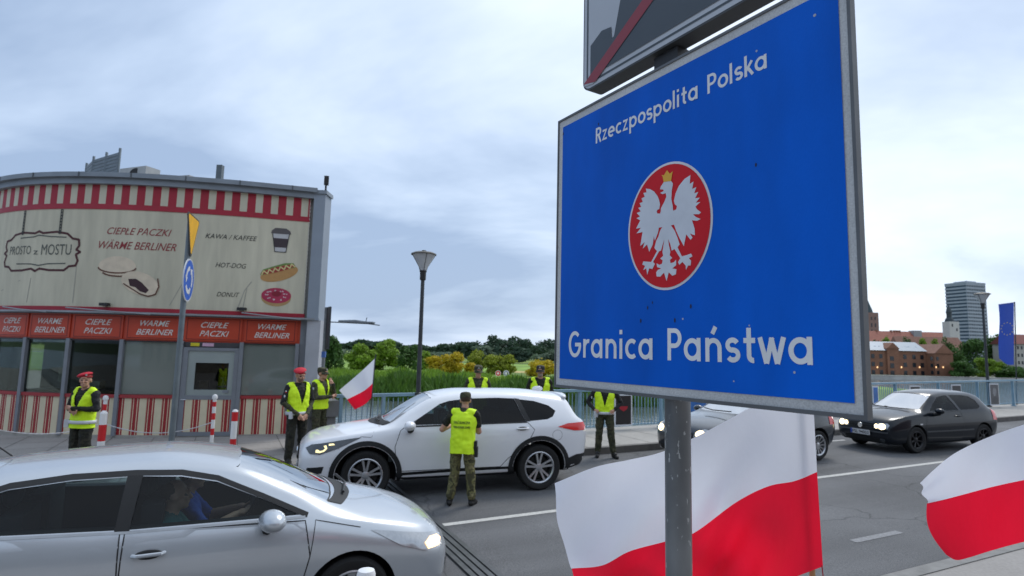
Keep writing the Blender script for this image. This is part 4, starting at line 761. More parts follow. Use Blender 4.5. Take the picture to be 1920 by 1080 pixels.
# flag with a ring of stars
hb = at(1903, 716, 26.4); ef = empty('banner_flag', (hb.x, 26.4, gz(hb.x, 26.4)+.1), 0, 'tall blue banner with a ring of yellow stars on a thin pole beyond the railing', 'flag')
mb = MB(); mb.tube([(hb.x, 26.4, .2), at(1902.5, 566, 26.4)], .022, 8); mb.tube([at(1902.5, 567, 26.4), at(1872, 571, 26.4)], .014, 6); adopt(mb.build('pole', dsteel), ef)
ec = M('blue banner cloth', (.035, .085, .42), .7, 0, .08, 1.5, trans=.35); dep4 = lambda u, v: 26.38-.10*math.sin(3*u+2*v)*u
cloth('cloth', [(1901, 567), (1888, 569), (1872, 571)], [(1901, 684), (1888, 683), (1874, 672)], ec, lambda u, v: dep4(u, v*2), ef, 20, 30, bulge=lambda u, v: 1.5*math.sin(v*6)*u)
mb = MB()
for k in range(12):
    a = R(90-k*30); cx, cy = 1888.5+11*math.sin(R(k*30)), 616.5-11.5*math.cos(R(k*30)); st = [(cx+(1.5 if i % 2 == 0 else .62)*math.sin(R(36*i)), cy-(1.5 if i % 2 == 0 else .62)*math.cos(R(36*i))) for i in range(10)]
    mb = MB(); mb.add([at(x, y, 26.22) for x, y in st], [tuple(range(10))]); adopt(mb.build('star', M('star yellow', (.70, .55, .08), .6), smooth=False, fix=False), ef)
# ---------------------------------------------------------------- cars
def pchip(pts):
    x = np.array([p[0] for p in pts], float); y = np.array([p[1] for p in pts], float); h = np.diff(x); d = np.diff(y)/h; m_ = np.zeros(len(x))
    for i in range(1, len(x)-1):
        if d[i-1]*d[i] > 0: w1, w2 = 2*h[i]+h[i-1], h[i]+2*h[i-1]; m_[i] = (w1+w2)/(w1/d[i-1]+w2/d[i])
    m_[0], m_[-1] = d[0], d[-1]
    def f(u):
        u = min(max(u, x[0]), x[-1]); i = min(np.searchsorted(x, u, 'right')-1, len(x)-2); t = (u-x[i])/h[i]
        return float((2*t**3-3*t*t+1)*y[i]+(t**3-2*t*t+t)*h[i]*m_[i]+(-2*t**3+3*t*t)*y[i+1]+(t**3-t*t)*h[i]*m_[i+1])
    return f
tyre_m = M('tyre', (.010, .010, .010), .75, 0, .2, 30); inn = M('car interior', (.008, .008, .009), .8, 0, .2, 5); seatm = M('seat cloth', (.016, .018, .020), .85, 0, .2, 20)
seam = M('panel gap', (.01, .01, .011), .6); plast = M('car trim plastic', (.009, .010, .011), .65, 0, .15, 20)
cg_dark = glass('dark car glass', (.08, .10, .12), .6); cg = glass('car glass', (.50, .62, .65), .6); cg_w = glass('windscreen glass', (.38, .47, .48), .85, .02)
redl = M('rear lamp red', (.70, .012, .010), .25, 0, 0, coat=.5); hl_glass = M('lamp lens', (.42, .44, .46), .12, .3, .1, 40, coat=1); hl_dark = M('lamp housing', (.05, .055, .06), .2, .3, .2, 30, coat=1)
warm = emit('headlamp glow', (1, .78, .42), 3.6); drl = emit('running light', (1, .85, .42), .9); amber = emit('indicator glow', (1, .45, .08), 2.0); plate_w = M('number plate', (.60, .60, .60), .5)
def bvh_of(mb): return BVHTree.FromPolygons([Vector(v) for v in mb.v], mb.f)
class Car:
    def __init__(s, spec, L, sx=1, sy=1, sz=1):
        s.k = {a: pchip(b) for a, b in spec.items()}; s.L = L; s.sc = (sx, sy, sz)
    def ring(s, u, ins=0, cav=False):
        k = {a: f(u) for a, f in s.k.items()}; zm = s.zm(u)
        A = []
        if cav:
            A = [(0, .5), (k['ws']-.12, .5), (k['ws']-.10, k['zs']-.02)]+[(k['ws']-.08+(k['wr']-.055-k['ws']+.08)*t, k['zs']+(k['zr']-.06-k['zs'])*t) for t in (.33, .66, 1)]+[(k['wr']*.5, k['zr']-.06+(k['zt']-k['zr'])*.75), (0, k['zt']-.05)]
            return A
        zb = k['zb']
        A += [(0, zb), (k['wl']*.5, zb), (k['wl']-.06, zb), (k['wl']-.015, zb+.04)]
        z0 = zb+.10; zs = k['zs']
        for i in range(13):
            t = i/12; z = z0+(zs-z0)*t; zz = max(z0+.02, min(zm, zs-.05))
            if z <= zz: q = (z-z0)/(zz-z0); w_ = k['wl']+(k['wm']-k['wl'])*math.sin(q*math.pi/2)
            else: q = (z-zz)/(zs-zz); w_ = k['wm']+(k['ws']-k['wm'])*(q**2.2)
            A.append((w_, z))
        for i in range(1, 9):
            t = i/8; A.append((k['ws']+(k['wr']-k['ws'])*t+.018*math.sin(t*math.pi), zs+(k['zr']-zs)*t))
        for i in range(1, 10):
            t = i/9; y = k['wr']*(1-t); A.append((y, k['zr']+(k['zt']-k['zr'])*(1-(1-t)**2.2)))
        Q = [list(p) for p in A]
        for _ in range(2):
            Q2 = [q[:] for q in Q]
            for i in range(1, len(Q)-1):
                for c in (0, 1): Q2[i][c] = .5*Q[i][c]+.25*(Q[i-1][c]+Q[i+1][c])
            Q = Q2
        return [tuple(q) for q in Q]
    def zm(s, u): return s.k['zm'](u) if 'zm' in s.k else .66
    def loft(s, us, cav=False):
        mb = MB(); V = []; n_ = None
        for u in us:
            r_ = s.ring(u, cav=cav); full = [(y, z) for y, z in r_]+[(-y, z) for y, z in r_[-2:0:-1]]; n_ = len(full); V += [(u, y, z) for y, z in full]
        F = [(i*n_+k, i*n_+(k+1) % n_, (i+1)*n_+(k+1) % n_, (i+1)*n_+k) for i in range(len(us)-1) for k in range(n_)]
        F += [tuple(reversed(range(n_))), tuple(range((len(us)-1)*n_, len(us)*n_))]
        mb.add(V, F); return mb
def boolean(o, cutter, op='DIFFERENCE'):
    md = o.modifiers.new('cut', 'BOOLEAN'); md.object = cutter; md.operation = op; md.solver = 'EXACT'; md.material_mode = 'TRANSFER'
    me = bpy.data.meshes.new_from_object(o.evaluated_get(bpy.context.evaluated_depsgraph_get())); o.modifiers.clear(); o.data = me
    bpy.data.objects.remove(cutter)
def make_car(spec, L, root, paint, side_windows, ws_out, rw_out, cavr, wheels, wr_, arch, doors, glass_side, sc=(1, 1, 1), rear_glass=None, rim=None, wheel_w=.21):
    """body with hollow cabin, window openings, wheel housings; panes, doors, wheels as children. x: nose 0 -> tail"""
    car = Car(spec, L); us = [0, .02, .05]+[.1+i*(L-.2)/78 for i in range(79)]+[L-.05, L-.02, L]
    shell = car.loft(us); bv = bvh_of(shell)
    body = shell.build('body', [paint], None, angle=60)
    cu = np.linspace(cavr[0], cavr[1], 26); cavm = car.loft(list(cu), cav=True); boolean(body, cavm.build('cutter', [inn], None, smooth=False))
    def prism(poly, axis, a0, a1):
        mb = MB(); N_ = len(poly); f = (lambda p, d: (p[0], d, p[1])) if axis == 'y' else (lambda p, d: (d, p[0], p[1]))
        mb.add([f(p, a0) for p in poly]+[f(p, a1) for p in poly], [tuple(range(N_)), tuple(reversed(range(N_, 2*N_)))]+[(i, i+N_, (i+1) % N_+N_, (i+1) % N_) for i in range(N_)]); return mb.build('cutter', [seam], None, smooth=False)
    for poly in side_windows: boolean(body, prism(poly, 'y', -1.3, 1.3))
    if ws_out: boolean(body, prism(ws_out[0], 'x', ws_out[1], ws_out[2]))
    if rw_out: boolean(body, prism(rw_out[0], 'x', rw_out[1], rw_out[2]))
    for wu in wheels:
        for sd in (1, -1):
            mb = MB(); y0, y1 = (.52*sd, 1.2*sd); mb.lathe([(arch, min(y0, y1)), (arch, max(y0, y1))], 40, (wu, 0, wr_), 'y'); boolean(body, mb.build('cutter', [inn], None, smooth=False))
    body.data.shade_smooth(); body.data.set_sharp_from_angle(angle=R(38))
    S_ = Matrix.Diagonal((*sc, 1)); body.data.transform(S_); body.parent = root; body.name = 'body'
    def side(poly, name, m_, sd, off=.003, sp=.09, holes=(), parent=None, lift=0):
        v, f = fill2d(poly, sp, holes); V = []
        for u, z in v:
            h, nn, _, _ = bv.ray_cast(Vector((u, 1.6*sd, z)), Vector((0, -sd, 0)))
            if h is None: h = bv.find_nearest(Vector((u, .8*sd, z)))[0]; nn = Vector((0, sd, 0))
            if nn.y*sd < 0: nn = -nn
            V.append(h+nn*off)
        mb = MB(); mb.add([S_ @ p for p in V], f if sd < 0 else [t[::-1] for t in f]); return mb.build(name, m_, parent or root, fix=False, angle=60)
    def sline(pts, name, m_, sd, wd=.008, off=.0025, parent=None):
        pts = [Vector(p) for p in pts]; V = []; mb = MB(); Q = [pts[0]]
        for i in range(len(pts)-1):
            k = max(1, int((pts[i+1]-pts[i]).length/.06)); Q += [pts[i].lerp(pts[i+1], (j+1)/k) for j in range(k)]
        for i, p in enumerate(Q):
            d = (Q[min(i+1, len(Q)-1)]-Q[max(i-1, 0)]).normalized(); nn = Vector((-d.y, d.x))*wd/2
            for q in (p+nn, p-nn):
                h, n2, _, _ = bv.ray_cast(Vector((q.x, 1.6*sd, q.y)), Vector((0, -sd, 0))); 
                if h is None: h = bv.find_nearest(Vector((q.x, .8*sd, q.y)))[0]; n2 = Vector((0, sd, 0))
                if n2.y*sd < 0: n2 = -n2
                V.append(S_ @ (h+n2*off))
        mb.add(V, [(2*i, 2*i+1, 2*i+3, 2*i+2) for i in range(len(Q)-1)]); return mb.build(name, m_, parent or root, fix=False)
    def front(poly, name, m_, off=.003, sp=.08, rear=False, holes=(), parent=None):
        v, f = fill2d(poly, sp, holes); V = []; x0 = L+1 if rear else -1; dx = -1 if rear else 1
        for y, z in v:
            h, nn, _, _ = bv.ray_cast(Vector((x0, y, z)), Vector((dx, 0, 0)))
            if h is None: h = bv.find_nearest(Vector((x0+dx*1.05, y, z)))[0]; nn = Vector((-dx, 0, 0))
            if nn.x*dx > 0: nn = -nn
            V.append(h+nn*off)
        mb = MB(); mb.add([S_ @ p for p in V], f); return mb.build(name, m_, parent or root, fix=False, angle=60)
    for poly, g in zip(side_windows, glass_side):
        for sd in (1, -1): side(poly, 'side_window', g, sd, -.006)
    if ws_out: front(ws_out[0], 'windscreen', cg_w, -.006)
    if rw_out: front(rw_out[0], 'rear_window', rear_glass or cg_dark, -.006, rear=True)
    for d in doors:
        for sd in (1, -1):
            o = side(d, 'door', paint, sd, .0022, .12); sline(d+[d[0]], 'door_gap', seam, sd, .009, .0026, o)
            u1 = max(p[0] for p in d); z1 = max(p[1] for p in d)
    for wu in wheels:
        for sd in (1, -1):
            w_ = wheel(wr_, wheel_w, rim); w_.parent = root; yy = (car.k['wm'](wu)-.015-wheel_w/2)*sc[1]*sd; w_.location = (wu*sc[0], yy, wr_*sc[2] if sc[2] != 1 else wr_)
            if sd < 0: w_.rotation_euler = (0, 0, math.pi)
    return dict(car=car, side=side, sline=sline, front=front, body=body, S=S_, bv=bv)
def wheel(r_, w_, rim):
    """tyre mesh (axis y, outer face +y) with the rim as a child"""
    rr_ = rim['r']; h = w_/2; mb = MB()
    mb.lathe([(rr_-.005, -h*.8), (rr_+.02, -h), (r_-.03, -h), (r_-.004, -h*.72), (r_, -h*.3), (r_, h*.3), (r_-.004, h*.72), (r_-.03, h), (rr_+.02, h), (rr_-.005, h*.86)], 40, (0, 0, 0), 'y', caps=False); t_ = mb.build('wheel', tyre_m)
    mb = MB(); mb.lathe([(rr_, h*.9), (rr_-.012, h*.95), (rr_-.03, h*.78), (rr_-.035, -h*.7)], 40, (0, 0, 0), 'y', caps=False); n_ = rim['n']; dbl = rim.get('pair', 0)
    for k in range(n_):
        for q in ((-dbl, dbl) if dbl else (0,)):
            a = 2*math.pi*k/n_; sp_ = rim['w']; mt = Matrix.Rotation(a, 4, 'Y'); V = []
            for x, ww, y0 in ((.045, sp_*.9, h*.62), ((rr_+.045)/2, sp_*.75, h*.70), (rr_-.015, sp_, h*.86)):
                xo = q*(x/rr_); V += [mt @ Vector((xo-ww/2, y0, x)), mt @ Vector((xo+ww/2, y0, x)), mt @ Vector((xo+ww/2, y0-.035, x)), mt @ Vector((xo-ww/2, y0-.035, x))]
            F = []
            for i in range(2): F += [(i*4+j, i*4+(j+1) % 4, (i+1)*4+(j+1) % 4, (i+1)*4+j) for j in range(4)]
            mb.add(V, F+[(3, 2, 1, 0), (8, 9, 10, 11)])
    mb.lathe([(.005, h*.70), (.035, h*.70), (.06, h*.62), (.06, h*.4)], 20, (0, 0, 0), 'y'); mb.build('rim', rim['m'], t_)
    mb = MB(); mb.lathe([(.01, -.02), (rr_*.72, -.02), (rr_*.72, 0), (.01, 0)], 24, (0, 0, 0), 'y'); mb.lathe([(.01, -h*.6), (rr_-.03, -h*.6)], 24, (0, 0, 0), 'y', caps=True); mb.build('brake_disc', M('brake iron', (.03, .03, .03), .5, .6), t_)
    return t_
def mirror(root, u, y, z, sd, paint, S_, sz=1):
    mb = MB(); mt = Matrix.Rotation(.15*sd, 3, 'Z'); mb.ell((u, y+.12*sd, z), (.085*sz, .130*sz, .070*sz), 10, mt); V = [tuple(S_ @ Vector(v)) for v in mb.v]; mb.v = V; o = mb.build('wing_mirror', paint, root)
    mb = MB(); mb.capsule((u+.02, y-.06*sd, z-.10), (u+.03, y+.09*sd, z-.065), .045, .04, 8); mb.v = [tuple(S_ @ Vector(v)) for v in mb.v]; mb.build('mirror_foot', plast, o)
def seats(root, us, y, S_, zb=.55, m_=None):
    for u in us:
        for sd in (1, -1):
            mb = MB(); mb.box((u, y*sd, zb), (.5, .5, .16)); mb.box((u+.28, y*sd, zb+.33), (.14, .48, .62)); mb.ell((u+.33, y*sd, zb+.76), (.06, .13, .10), 8); mb.v = [tuple(S_ @ Vector(v)) for v in mb.v]; mb.build('seat', m_ or seatm, root, angle=30)
def cline(root, pts, r_, name, m_, S_): mb = MB(); mb.tube([tuple(S_ @ Vector(p)) for p in pts], r_, 8); return mb.build(name, m_, root)
def handle(root, u, z, sd, K, m_):
    h, nn, _, _ = K['bv'].ray_cast(Vector((u, 1.6*sd, z)), Vector((0, -sd, 0))); p = h
    mb = MB(); mb.ell(p, (.09, .012, .035), 8); a = [K['S'] @ Vector(v) for v in mb.v]; mb.v = [tuple(v) for v in a]; mb.build('handle_recess', plast, root)
    mb = MB(); mb.tube([p+Vector((-.10, .004*sd, .005)), p+Vector((-.08, .03*sd, .005)), p+Vector((.07, .032*sd, .005)), p+Vector((.10, .004*sd, .005))], .014, 8); mb.v = [tuple(K['S'] @ Vector(v)) for v in mb.v]; mb.build('door_handle', m_, root)
def place(root, ref_local, ref_world, axis):
    """put local point ref_local (x,y) on the world ground point; axis = world direction of local +x"""
    a = math.atan2(axis[1], axis[0]); ca, sa = math.cos(a), math.sin(a); x = ref_world[0]-(ref_local[0]*ca-ref_local[1]*sa); y = ref_world[1]-(ref_local[0]*sa+ref_local[1]*ca)
    k = SL*(axis[0]*DX+axis[1]*DY); root.rotation_euler = (0, -k, a); root.location = (x, y, gz(x, y))
# --- white suv
pw = M('white car paint', (.80, .81, .83), .28, 0, .02, 3, coat=.8)
suv = empty('suv', (0, 0, 0), 0, 'white suv with black wheel arches, stopped for a check by the officer', 'car')
S1 = dict(zb=[(0,.36),(.1,.26),(.6,.23),(4,.25),(4.4,.32),(4.54,.46)], wl=[(0,.52),(.08,.72),(.3,.84),(.8,.875),(3.7,.875),(4.2,.84),(4.45,.74),(4.54,.62)], zm=[(0,.62),(1,.74),(2.5,.88),(4.54,.95)],
 wm=[(0,.56),(.08,.77),(.3,.87),(.8,.915),(2.2,.90),(3.6,.92),(4.2,.88),(4.45,.80),(4.54,.70)], ws=[(0,.44),(.1,.62),(.3,.75),(.8,.84),(1.5,.855),(3.6,.85),(4.2,.80),(4.45,.74),(4.54,.66)],
 zs=[(0,.78),(.1,.86),(.4,.94),(1.0,1.02),(1.4,1.06),(3,1.11),(4,1.17),(4.45,1.13),(4.54,1.0)], wr=[(0,.34),(.1,.50),(.4,.64),(1.1,.72),(1.35,.70),(2.1,.60),(3.2,.58),(4.0,.55),(4.3,.54),(4.54,.5)],
 zr=[(0,.80),(.1,.89),(.4,.97),(1.1,1.07),(1.25,1.11),(1.6,1.33),(2.0,1.53),(2.6,1.585),(3.4,1.575),(4.0,1.52),(4.22,1.47),(4.4,1.20),(4.54,1.04)],
 zt=[(0,.82),(.1,.92),(.4,1.01),(1.0,1.10),(1.18,1.13),(1.55,1.36),(1.95,1.57),(2.5,1.64),(3.4,1.63),(4.0,1.575),(4.25,1.52),(4.42,1.20),(4.54,1.04)])
SCV = (1.05, 1.0, 1.0)
w1 = [(1.56, 1.115), (1.74, 1.23), (2.05, 1.43), (2.20, 1.475), (2.48, 1.505), (2.50, 1.12)]; w2 = [(2.58, 1.12), (2.57, 1.51), (3.0, 1.515), (3.28, 1.50), (3.42, 1.13)]; w3 = [(3.50, 1.14), (3.37, 1.485), (3.62, 1.455), (3.86, 1.38), (3.97, 1.29), (3.90, 1.20), (3.80, 1.16)]
wsp = [(-.66, 1.145), (-.55, 1.52), (-.3, 1.55), (0, 1.56), (.3, 1.55), (.55, 1.52), (.66, 1.145), (.3, 1.15), (-.3, 1.15)]; rwp = [(-.56, 1.18), (-.48, 1.42), (.48, 1.42), (.56, 1.18)]
d1 = [(1.40, .42), (1.36, .80), (1.44, 1.04), (1.50, 1.085), (2.53, 1.10), (2.55, .80), (2.50, .42)]; d2 = [(2.54, .42), (2.585, .80), (2.565, 1.10), (3.45, 1.12), (3.56, 1.0), (3.42, .75), (3.12, .55), (3.0, .42)]
K = make_car(S1, 4.54, suv, pw, [w1, w2, w3], (wsp, .9, 2.35), (rwp, 3.7, 5), (1.30, 4.30), [.95, 3.65], .375, .445, [d1, d2], [cg, cg_dark, cg_dark], SCV, rim=dict(r=.262, n=5, w=.042, pair=.055, m=alu), wheel_w=.23)
sd_, fr_, ln_ = K['side'], K['front'], K['sline']
for sd in (1, -1):
    wz = .375
    for wu in (.95, 3.65):
        rout, rin = .525, .452; a0, a1 = (-14, 194)
        sd_(circ(wu, wz, rout, rout, 28, a0, a1)+circ(wu, wz, rin, rin, 28, a0, a1)[::-1], 'arch_cladding', plast, sd, .012, .07)
    sd_([(1.42, .24), (1.38, .40), (2.3, .42), (3.2, .42), (3.24, .30), (3.2, .245)], 'sill_cladding', plast, sd, .012, .1)
    sd_([(4.15, .33), (4.12, .50), (4.3, .56), (4.50, .56), (4.50, .40)], 'bumper_cladding', plast, sd, .010, .07)
    sd_([(.10, .80), (.16, .72), (.30, .715), (.55, .80), (.88, .955), (.70, .935), (.40, .885), (.18, .85)], 'headlight', hl_dark, sd, .008, .05)
    sd_([(.24, .745), (.30, .74), (.36, .76), (.40, .80), (.385, .845), (.35, .835), (.37, .80), (.34, .775), (.30, .765), (.27, .785), (.245, .78)], 'running_light', drl, sd, .012)
    sd_([(.42, .84), (.50, .85), (.49, .87), (.42, .865)], 'running_light', drl, sd, .012)
    sd_([(3.96, 1.035), (4.15, 1.085), (4.47, 1.09), (4.50, 1.0), (4.46, .955), (4.25, .965)], 'rear_light', redl, sd, .008, .05)
    sd_([(.10, .40), (.13, .52), (.36, .54), (.33, .44)], 'fog_recess', plast, sd, .006, .05)
    mirror(suv, 1.56, .90*sd, 1.13, sd, pw, K['S'], 1.05)
    for u, z in ((2.42, .98), (3.36, 1.02)): handle(suv, u, z, sd, K, pw)
    ln_([(1.50, 1.095), (2.5, 1.108), (3.44, 1.122)], 'window_seal', plast, sd, .022, .004)
    sd_([(2.495, 1.11), (2.48, 1.512), (2.575, 1.517), (2.585, 1.115)], 'pillar_trim', plast, sd, .004, .08); sd_([(3.42, 1.13), (3.28, 1.505), (3.37, 1.49), (3.505, 1.135)], 'pillar_trim', plast, sd, .004, .08)
    ln_(circ(3.95, .90, .085, .085, 24)+[(4.035, .90)], 'fuel_flap', M('grey gap', (.25, .25, .26), .5), sd, .006, .003)
    ln_([(1.05, 1.03), (1.02, .95), (.86, .965)], 'bonnet_gap', seam, sd, .006, .003)
fr_([(-.36, .50), (-.46, .74), (-.40, .80), (.40, .80), (.46, .74), (.36, .50)], 'grille', plast, .01); fr_([(-.6, .30), (-.62, .42), (.62, .42), (.6, .30)], 'lower_grille', plast, .008)
for q in (.56, .62, .68, .74): cline(suv, [(-.015, -.40, q), (-.03, 0, q), (-.015, .40, q)], .008, 'grille_bar', black, K['S'])
cline(suv, [(.03, -.47, .74), (-.01, -.38, .50), (-.03, 0, .47), (-.01, .38, .50), (.03, .47, .74)], .014, 'grille_chrome', chrome, K['S'])
mb = MB(); mb.lathe([(.01, -.012), (.07, -.012), (.075, 0)], 20, (-.045, 0, .66), 'x'); mb.v = [tuple(K['S'] @ Vector(v)) for v in mb.v]; mb.build('badge', chrome, suv)
mb = MB(); mb.box((-.04, 0, .45), (.012, .52, .11)); mb.v = [tuple(K['S'] @ Vector(v)) for v in mb.v]; mb.build('number_plate', plate_w, suv)
mb = MB(); mb.grid(16, 4, lambda a, b: tuple(K['S'] @ Vector((4.17+.16*b-.10*(2*a-1)**2*b, (a-.5)*1.10, 1.545-.012*b-.035*(2*a-1)**2)))); mb.build('roof_spoiler', pw, suv, solid=.035)
mb = MB(); mb.ell((3.9, 0, 1.62), (.10, .02, .05), 8); mb.v = [tuple(K['S'] @ Vector(v)) for v in mb.v]; mb.build('antenna_fin', pw, suv)
cline(suv, [(1.14, -.5, 1.16), (1.12, -.1, 1.155), (1.2, .30, 1.175)], .012, 'wiper', black, K['S']); fr_([(-.64, 1.10), (-.66, 1.146), (.66, 1.146), (.64, 1.10)], 'cowl', plast, .004)
seats(suv, (1.95, 2.85), .36, K['S'], .62)
mb = MB(); mb.lathe([(.17, -.012), (.185, 0), (.17, .012)], 24, (0, 0, 0), 'x'); mb.v = [tuple(Matrix.Translation((1.62, -.36, 1.0)) @ Matrix.Rotation(-.4, 4, 'Y') @ Vector(v)) for v in mb.v]; mb.build('steering_wheel', black, suv)
place(suv, (3.65*1.05, -.9), (.54, 9.97), (.958, .287))
# --- silver hatchback, close to the camera
psv = M('silver car paint', (.52, .55, .58), .26, .45, .02, 3, coat=.7)
sil = empty('hatchback', (0, 0, 0), 0, 'silver hatchback with one headlamp lit, passing between the kerb and the white suv', 'car')
S2 = dict(zb=[(0,.28),(.1,.2),(.6,.18),(3.8,.2),(4.22,.36)], wl=[(0,.50),(.08,.66),(.3,.79),(.8,.82),(2.2,.80),(3.5,.82),(4.0,.78),(4.22,.6)], zm=[(0,.5),(.8,.70),(2.2,.81),(4.22,.86)], wm=[(0,.52),(.08,.69),(.3,.82),(.8,.87),(3.5,.88),(4.0,.82),(4.22,.66)],
 ws=[(0,.38),(.1,.54),(.3,.68),(.8,.79),(1.4,.82),(3.4,.82),(4.0,.76),(4.22,.6)], zs=[(0,.60),(.1,.69),(.4,.80),(.9,.90),(1.4,.955),(2.5,1.0),(3.5,1.06),(4.0,1.03),(4.22,.92)], wr=[(0,.26),(.1,.42),(.4,.56),(.95,.66),(1.2,.65),(2.0,.57),(3.2,.55),(3.9,.50),(4.22,.44)],
 zr=[(0,.62),(.1,.72),(.4,.84),(.85,.95),(1.0,1.0),(1.4,1.19),(1.9,1.38),(2.4,1.43),(3.2,1.40),(3.75,1.31),(4.05,1.08),(4.22,.95)], zt=[(0,.64),(.1,.75),(.4,.89),(.75,.985),(.92,1.03),(1.35,1.24),(1.85,1.44),(2.4,1.505),(3.2,1.475),(3.75,1.375),(4.05,1.11),(4.22,.97)])
w1 = [(1.34, 1.005), (1.62, 1.14), (1.95, 1.285), (2.2, 1.34), (2.46, 1.36), (2.50, 1.03)]; w2 = [(2.58, 1.035), (2.55, 1.362), (2.9, 1.36), (3.25, 1.33), (3.52, 1.25), (3.60, 1.10)]
wsp = [(-.62, 1.05), (-.53, 1.37), (-.3, 1.41), (0, 1.425), (.3, 1.41), (.53, 1.37), (.62, 1.05), (.3, 1.065), (-.3, 1.065)]; rwp = [(-.5, 1.10), (-.46, 1.30), (.46, 1.30), (.5, 1.10)]
d1 = [(1.36, .30), (1.26, .70), (1.30, .96), (2.52, 1.02), (2.53, .75), (2.48, .30)]; d2 = [(2.50, .30), (2.545, .75), (2.55, 1.02), (3.58, 1.085), (3.60, .9), (3.32, .62), (3.05, .45), (3.0, .30)]
K = make_car(S2, 4.22, sil, psv, [w1, w2], (wsp, .75, 2.3), (rwp, 3.4, 5), (1.15, 3.85), [.92, 3.52], .32, .375, [d1, d2], [cg, cg], (1, 1, 1), rim=dict(r=.215, n=5, w=.07, m=alu), wheel_w=.2)
sd_, fr_, ln_ = K['side'], K['front'], K['sline']
for sd in (1, -1):
    sd_([(.10, .66), (.14, .60), (.30, .60), (.52, .68), (.78, .83), (.62, .80), (.38, .745), (.18, .70)], 'headlight', hl_glass, sd, .008, .05)
    sd_([(.11, .635), (.15, .60), (.27, .605), (.30, .655), (.24, .685), (.15, .67)], 'headlamp', emit('silver car lamp', (1, .66, .34), 1.6) if sd == 1 else MATS['silver car lamp'], sd, .012, .04)
    sd_([(3.95, .90), (4.0, 1.03), (4.17, 1.0), (4.18, .86)], 'rear_light', redl, sd, .008, .05)
    mirror(sil, 1.56, .88*sd, 1.035, sd, psv, K['S'], 1.15)
    for u, z in ((2.36, .86), (3.38, .90)): handle(sil, u, z, sd, K, psv)
    ln_([(1.30, .985), (2.5, 1.013), (3.62, 1.085)], 'window_seal', M('bright seal', (.35, .36, .37), .3, .8), sd, .016, .005)
    sd_([(2.495, 1.02), (2.455, 1.365), (2.555, 1.368), (2.585, 1.025)], 'pillar_trim', plast, sd, .004, .08)
    ln_([(1.28, .995), (1.62, 1.16), (1.95, 1.31), (2.2, 1.366), (2.5, 1.384), (2.9, 1.383), (3.25, 1.352), (3.55, 1.265), (3.66, 1.09)], 'window_frame', plast, sd, .034, .004)
    ln_([(.86, .86), (1.22, .955), (1.26, .70)], 'wing_gap', seam, sd, .006, .003)
fr_([(-.5, .22), (-.5, .40), (.5, .40), (.5, .22)], 'lower_grille', plast, .008); fr_([(-.30, .52), (-.34, .58), (.34, .58), (.30, .52)], 'grille', plast, .008); fr_([(-.60, 1.005), (-.63, 1.05), (.63, 1.05), (.60, 1.005)], 'cowl', plast, .004)
cline(sil, [(.86, -.52, 1.03), (.84, -.1, 1.035), (.93, .35, 1.05)], .012, 'wiper', black, K['S']); cline(sil, [(3.4, 0, 1.47), (3.55, 0, 1.60)], .006, 'antenna', black, K['S'])
mb = MB(); mb.box((-.02, 0, .45), (.012, .52, .11)); mb.build('number_plate', plate_w, sil)
seats(sil, (2.1, 2.95), .36, K['S'], .5)
mb = MB(); mb.lathe([(.165, -.012), (.18, 0), (.165, .012)], 24, (0, 0, 0), 'x'); mb.v = [tuple(Matrix.Translation((1.62, -.36, .93)) @ Matrix.Rotation(-.4, 4, 'Y') @ Vector(v)) for v in mb.v]; mb.build('steering_wheel', black, sil)
a_ = P(1.95, 5.85); sil.rotation_euler = (0, SL, YAW+math.pi); sil.location = a_
# --- black three-door hatchback
pbk = M('black car paint', (.005, .008, .013), .3, 0, .05, 3, coat=.6, spec=.15)
gol = empty('hatchback', (0, 0, 0), 0, 'black three-door hatchback with round headlamps lit, near the blue banner', 'car')
S3 = dict(zb=[(0,.32),(.1,.2),(.6,.17),(3.7,.2),(4.15,.38)], wl=[(0,.58),(.06,.72),(.25,.80),(.7,.83),(3.4,.83),(3.9,.78),(4.15,.66)], wm=[(0,.60),(.06,.75),(.25,.82),(.7,.86),(3.4,.86),(3.9,.82),(4.15,.70)], zm=[(0,.52),(4.15,.60)],
 ws=[(0,.52),(.06,.66),(.25,.75),(.7,.80),(1.4,.81),(3.4,.80),(3.9,.76),(4.15,.66)], zs=[(0,.64),(.08,.715),(.5,.84),(1.2,.91),(2.5,.94),(3.5,.96),(4.0,.93),(4.15,.85)], wr=[(0,.46),(.08,.58),(.5,.65),(1.1,.67),(1.3,.65),(1.9,.56),(3.2,.54),(3.8,.54),(4.15,.52)],
 zr=[(0,.66),(.08,.745),(.5,.865),(1.1,.945),(1.2,.98),(1.55,1.16),(1.95,1.34),(2.5,1.38),(3.3,1.36),(3.6,1.31),(3.95,.98),(4.15,.88)], zt=[(0,.68),(.08,.77),(.5,.895),(1.05,.975),(1.12,.985),(1.5,1.19),(1.85,1.38),(2.5,1.44),(3.3,1.42),(3.62,1.36),(3.95,1.0),(4.15,.9)])
w1 = [(1.46, .965), (1.68, 1.11), (1.98, 1.275), (2.2, 1.315), (2.36, 1.325), (2.50, .975)]; w2 = [(2.60, .98), (2.46, 1.33), (2.9, 1.325), (3.20, 1.29), (3.36, 1.20), (3.40, 1.05), (3.30, .995)]
wsp = [(-.63, 1.005), (-.53, 1.315), (-.3, 1.345), (0, 1.355), (.3, 1.345), (.53, 1.315), (.63, 1.005)]; rwp = [(-.5, 1.02), (-.46, 1.28), (.46, 1.28), (.5, 1.02)]
d1 = [(1.30, .28), (1.20, .62), (1.30, .92), (2.54, .955), (2.62, .75), (2.55, .40), (2.50, .28)]
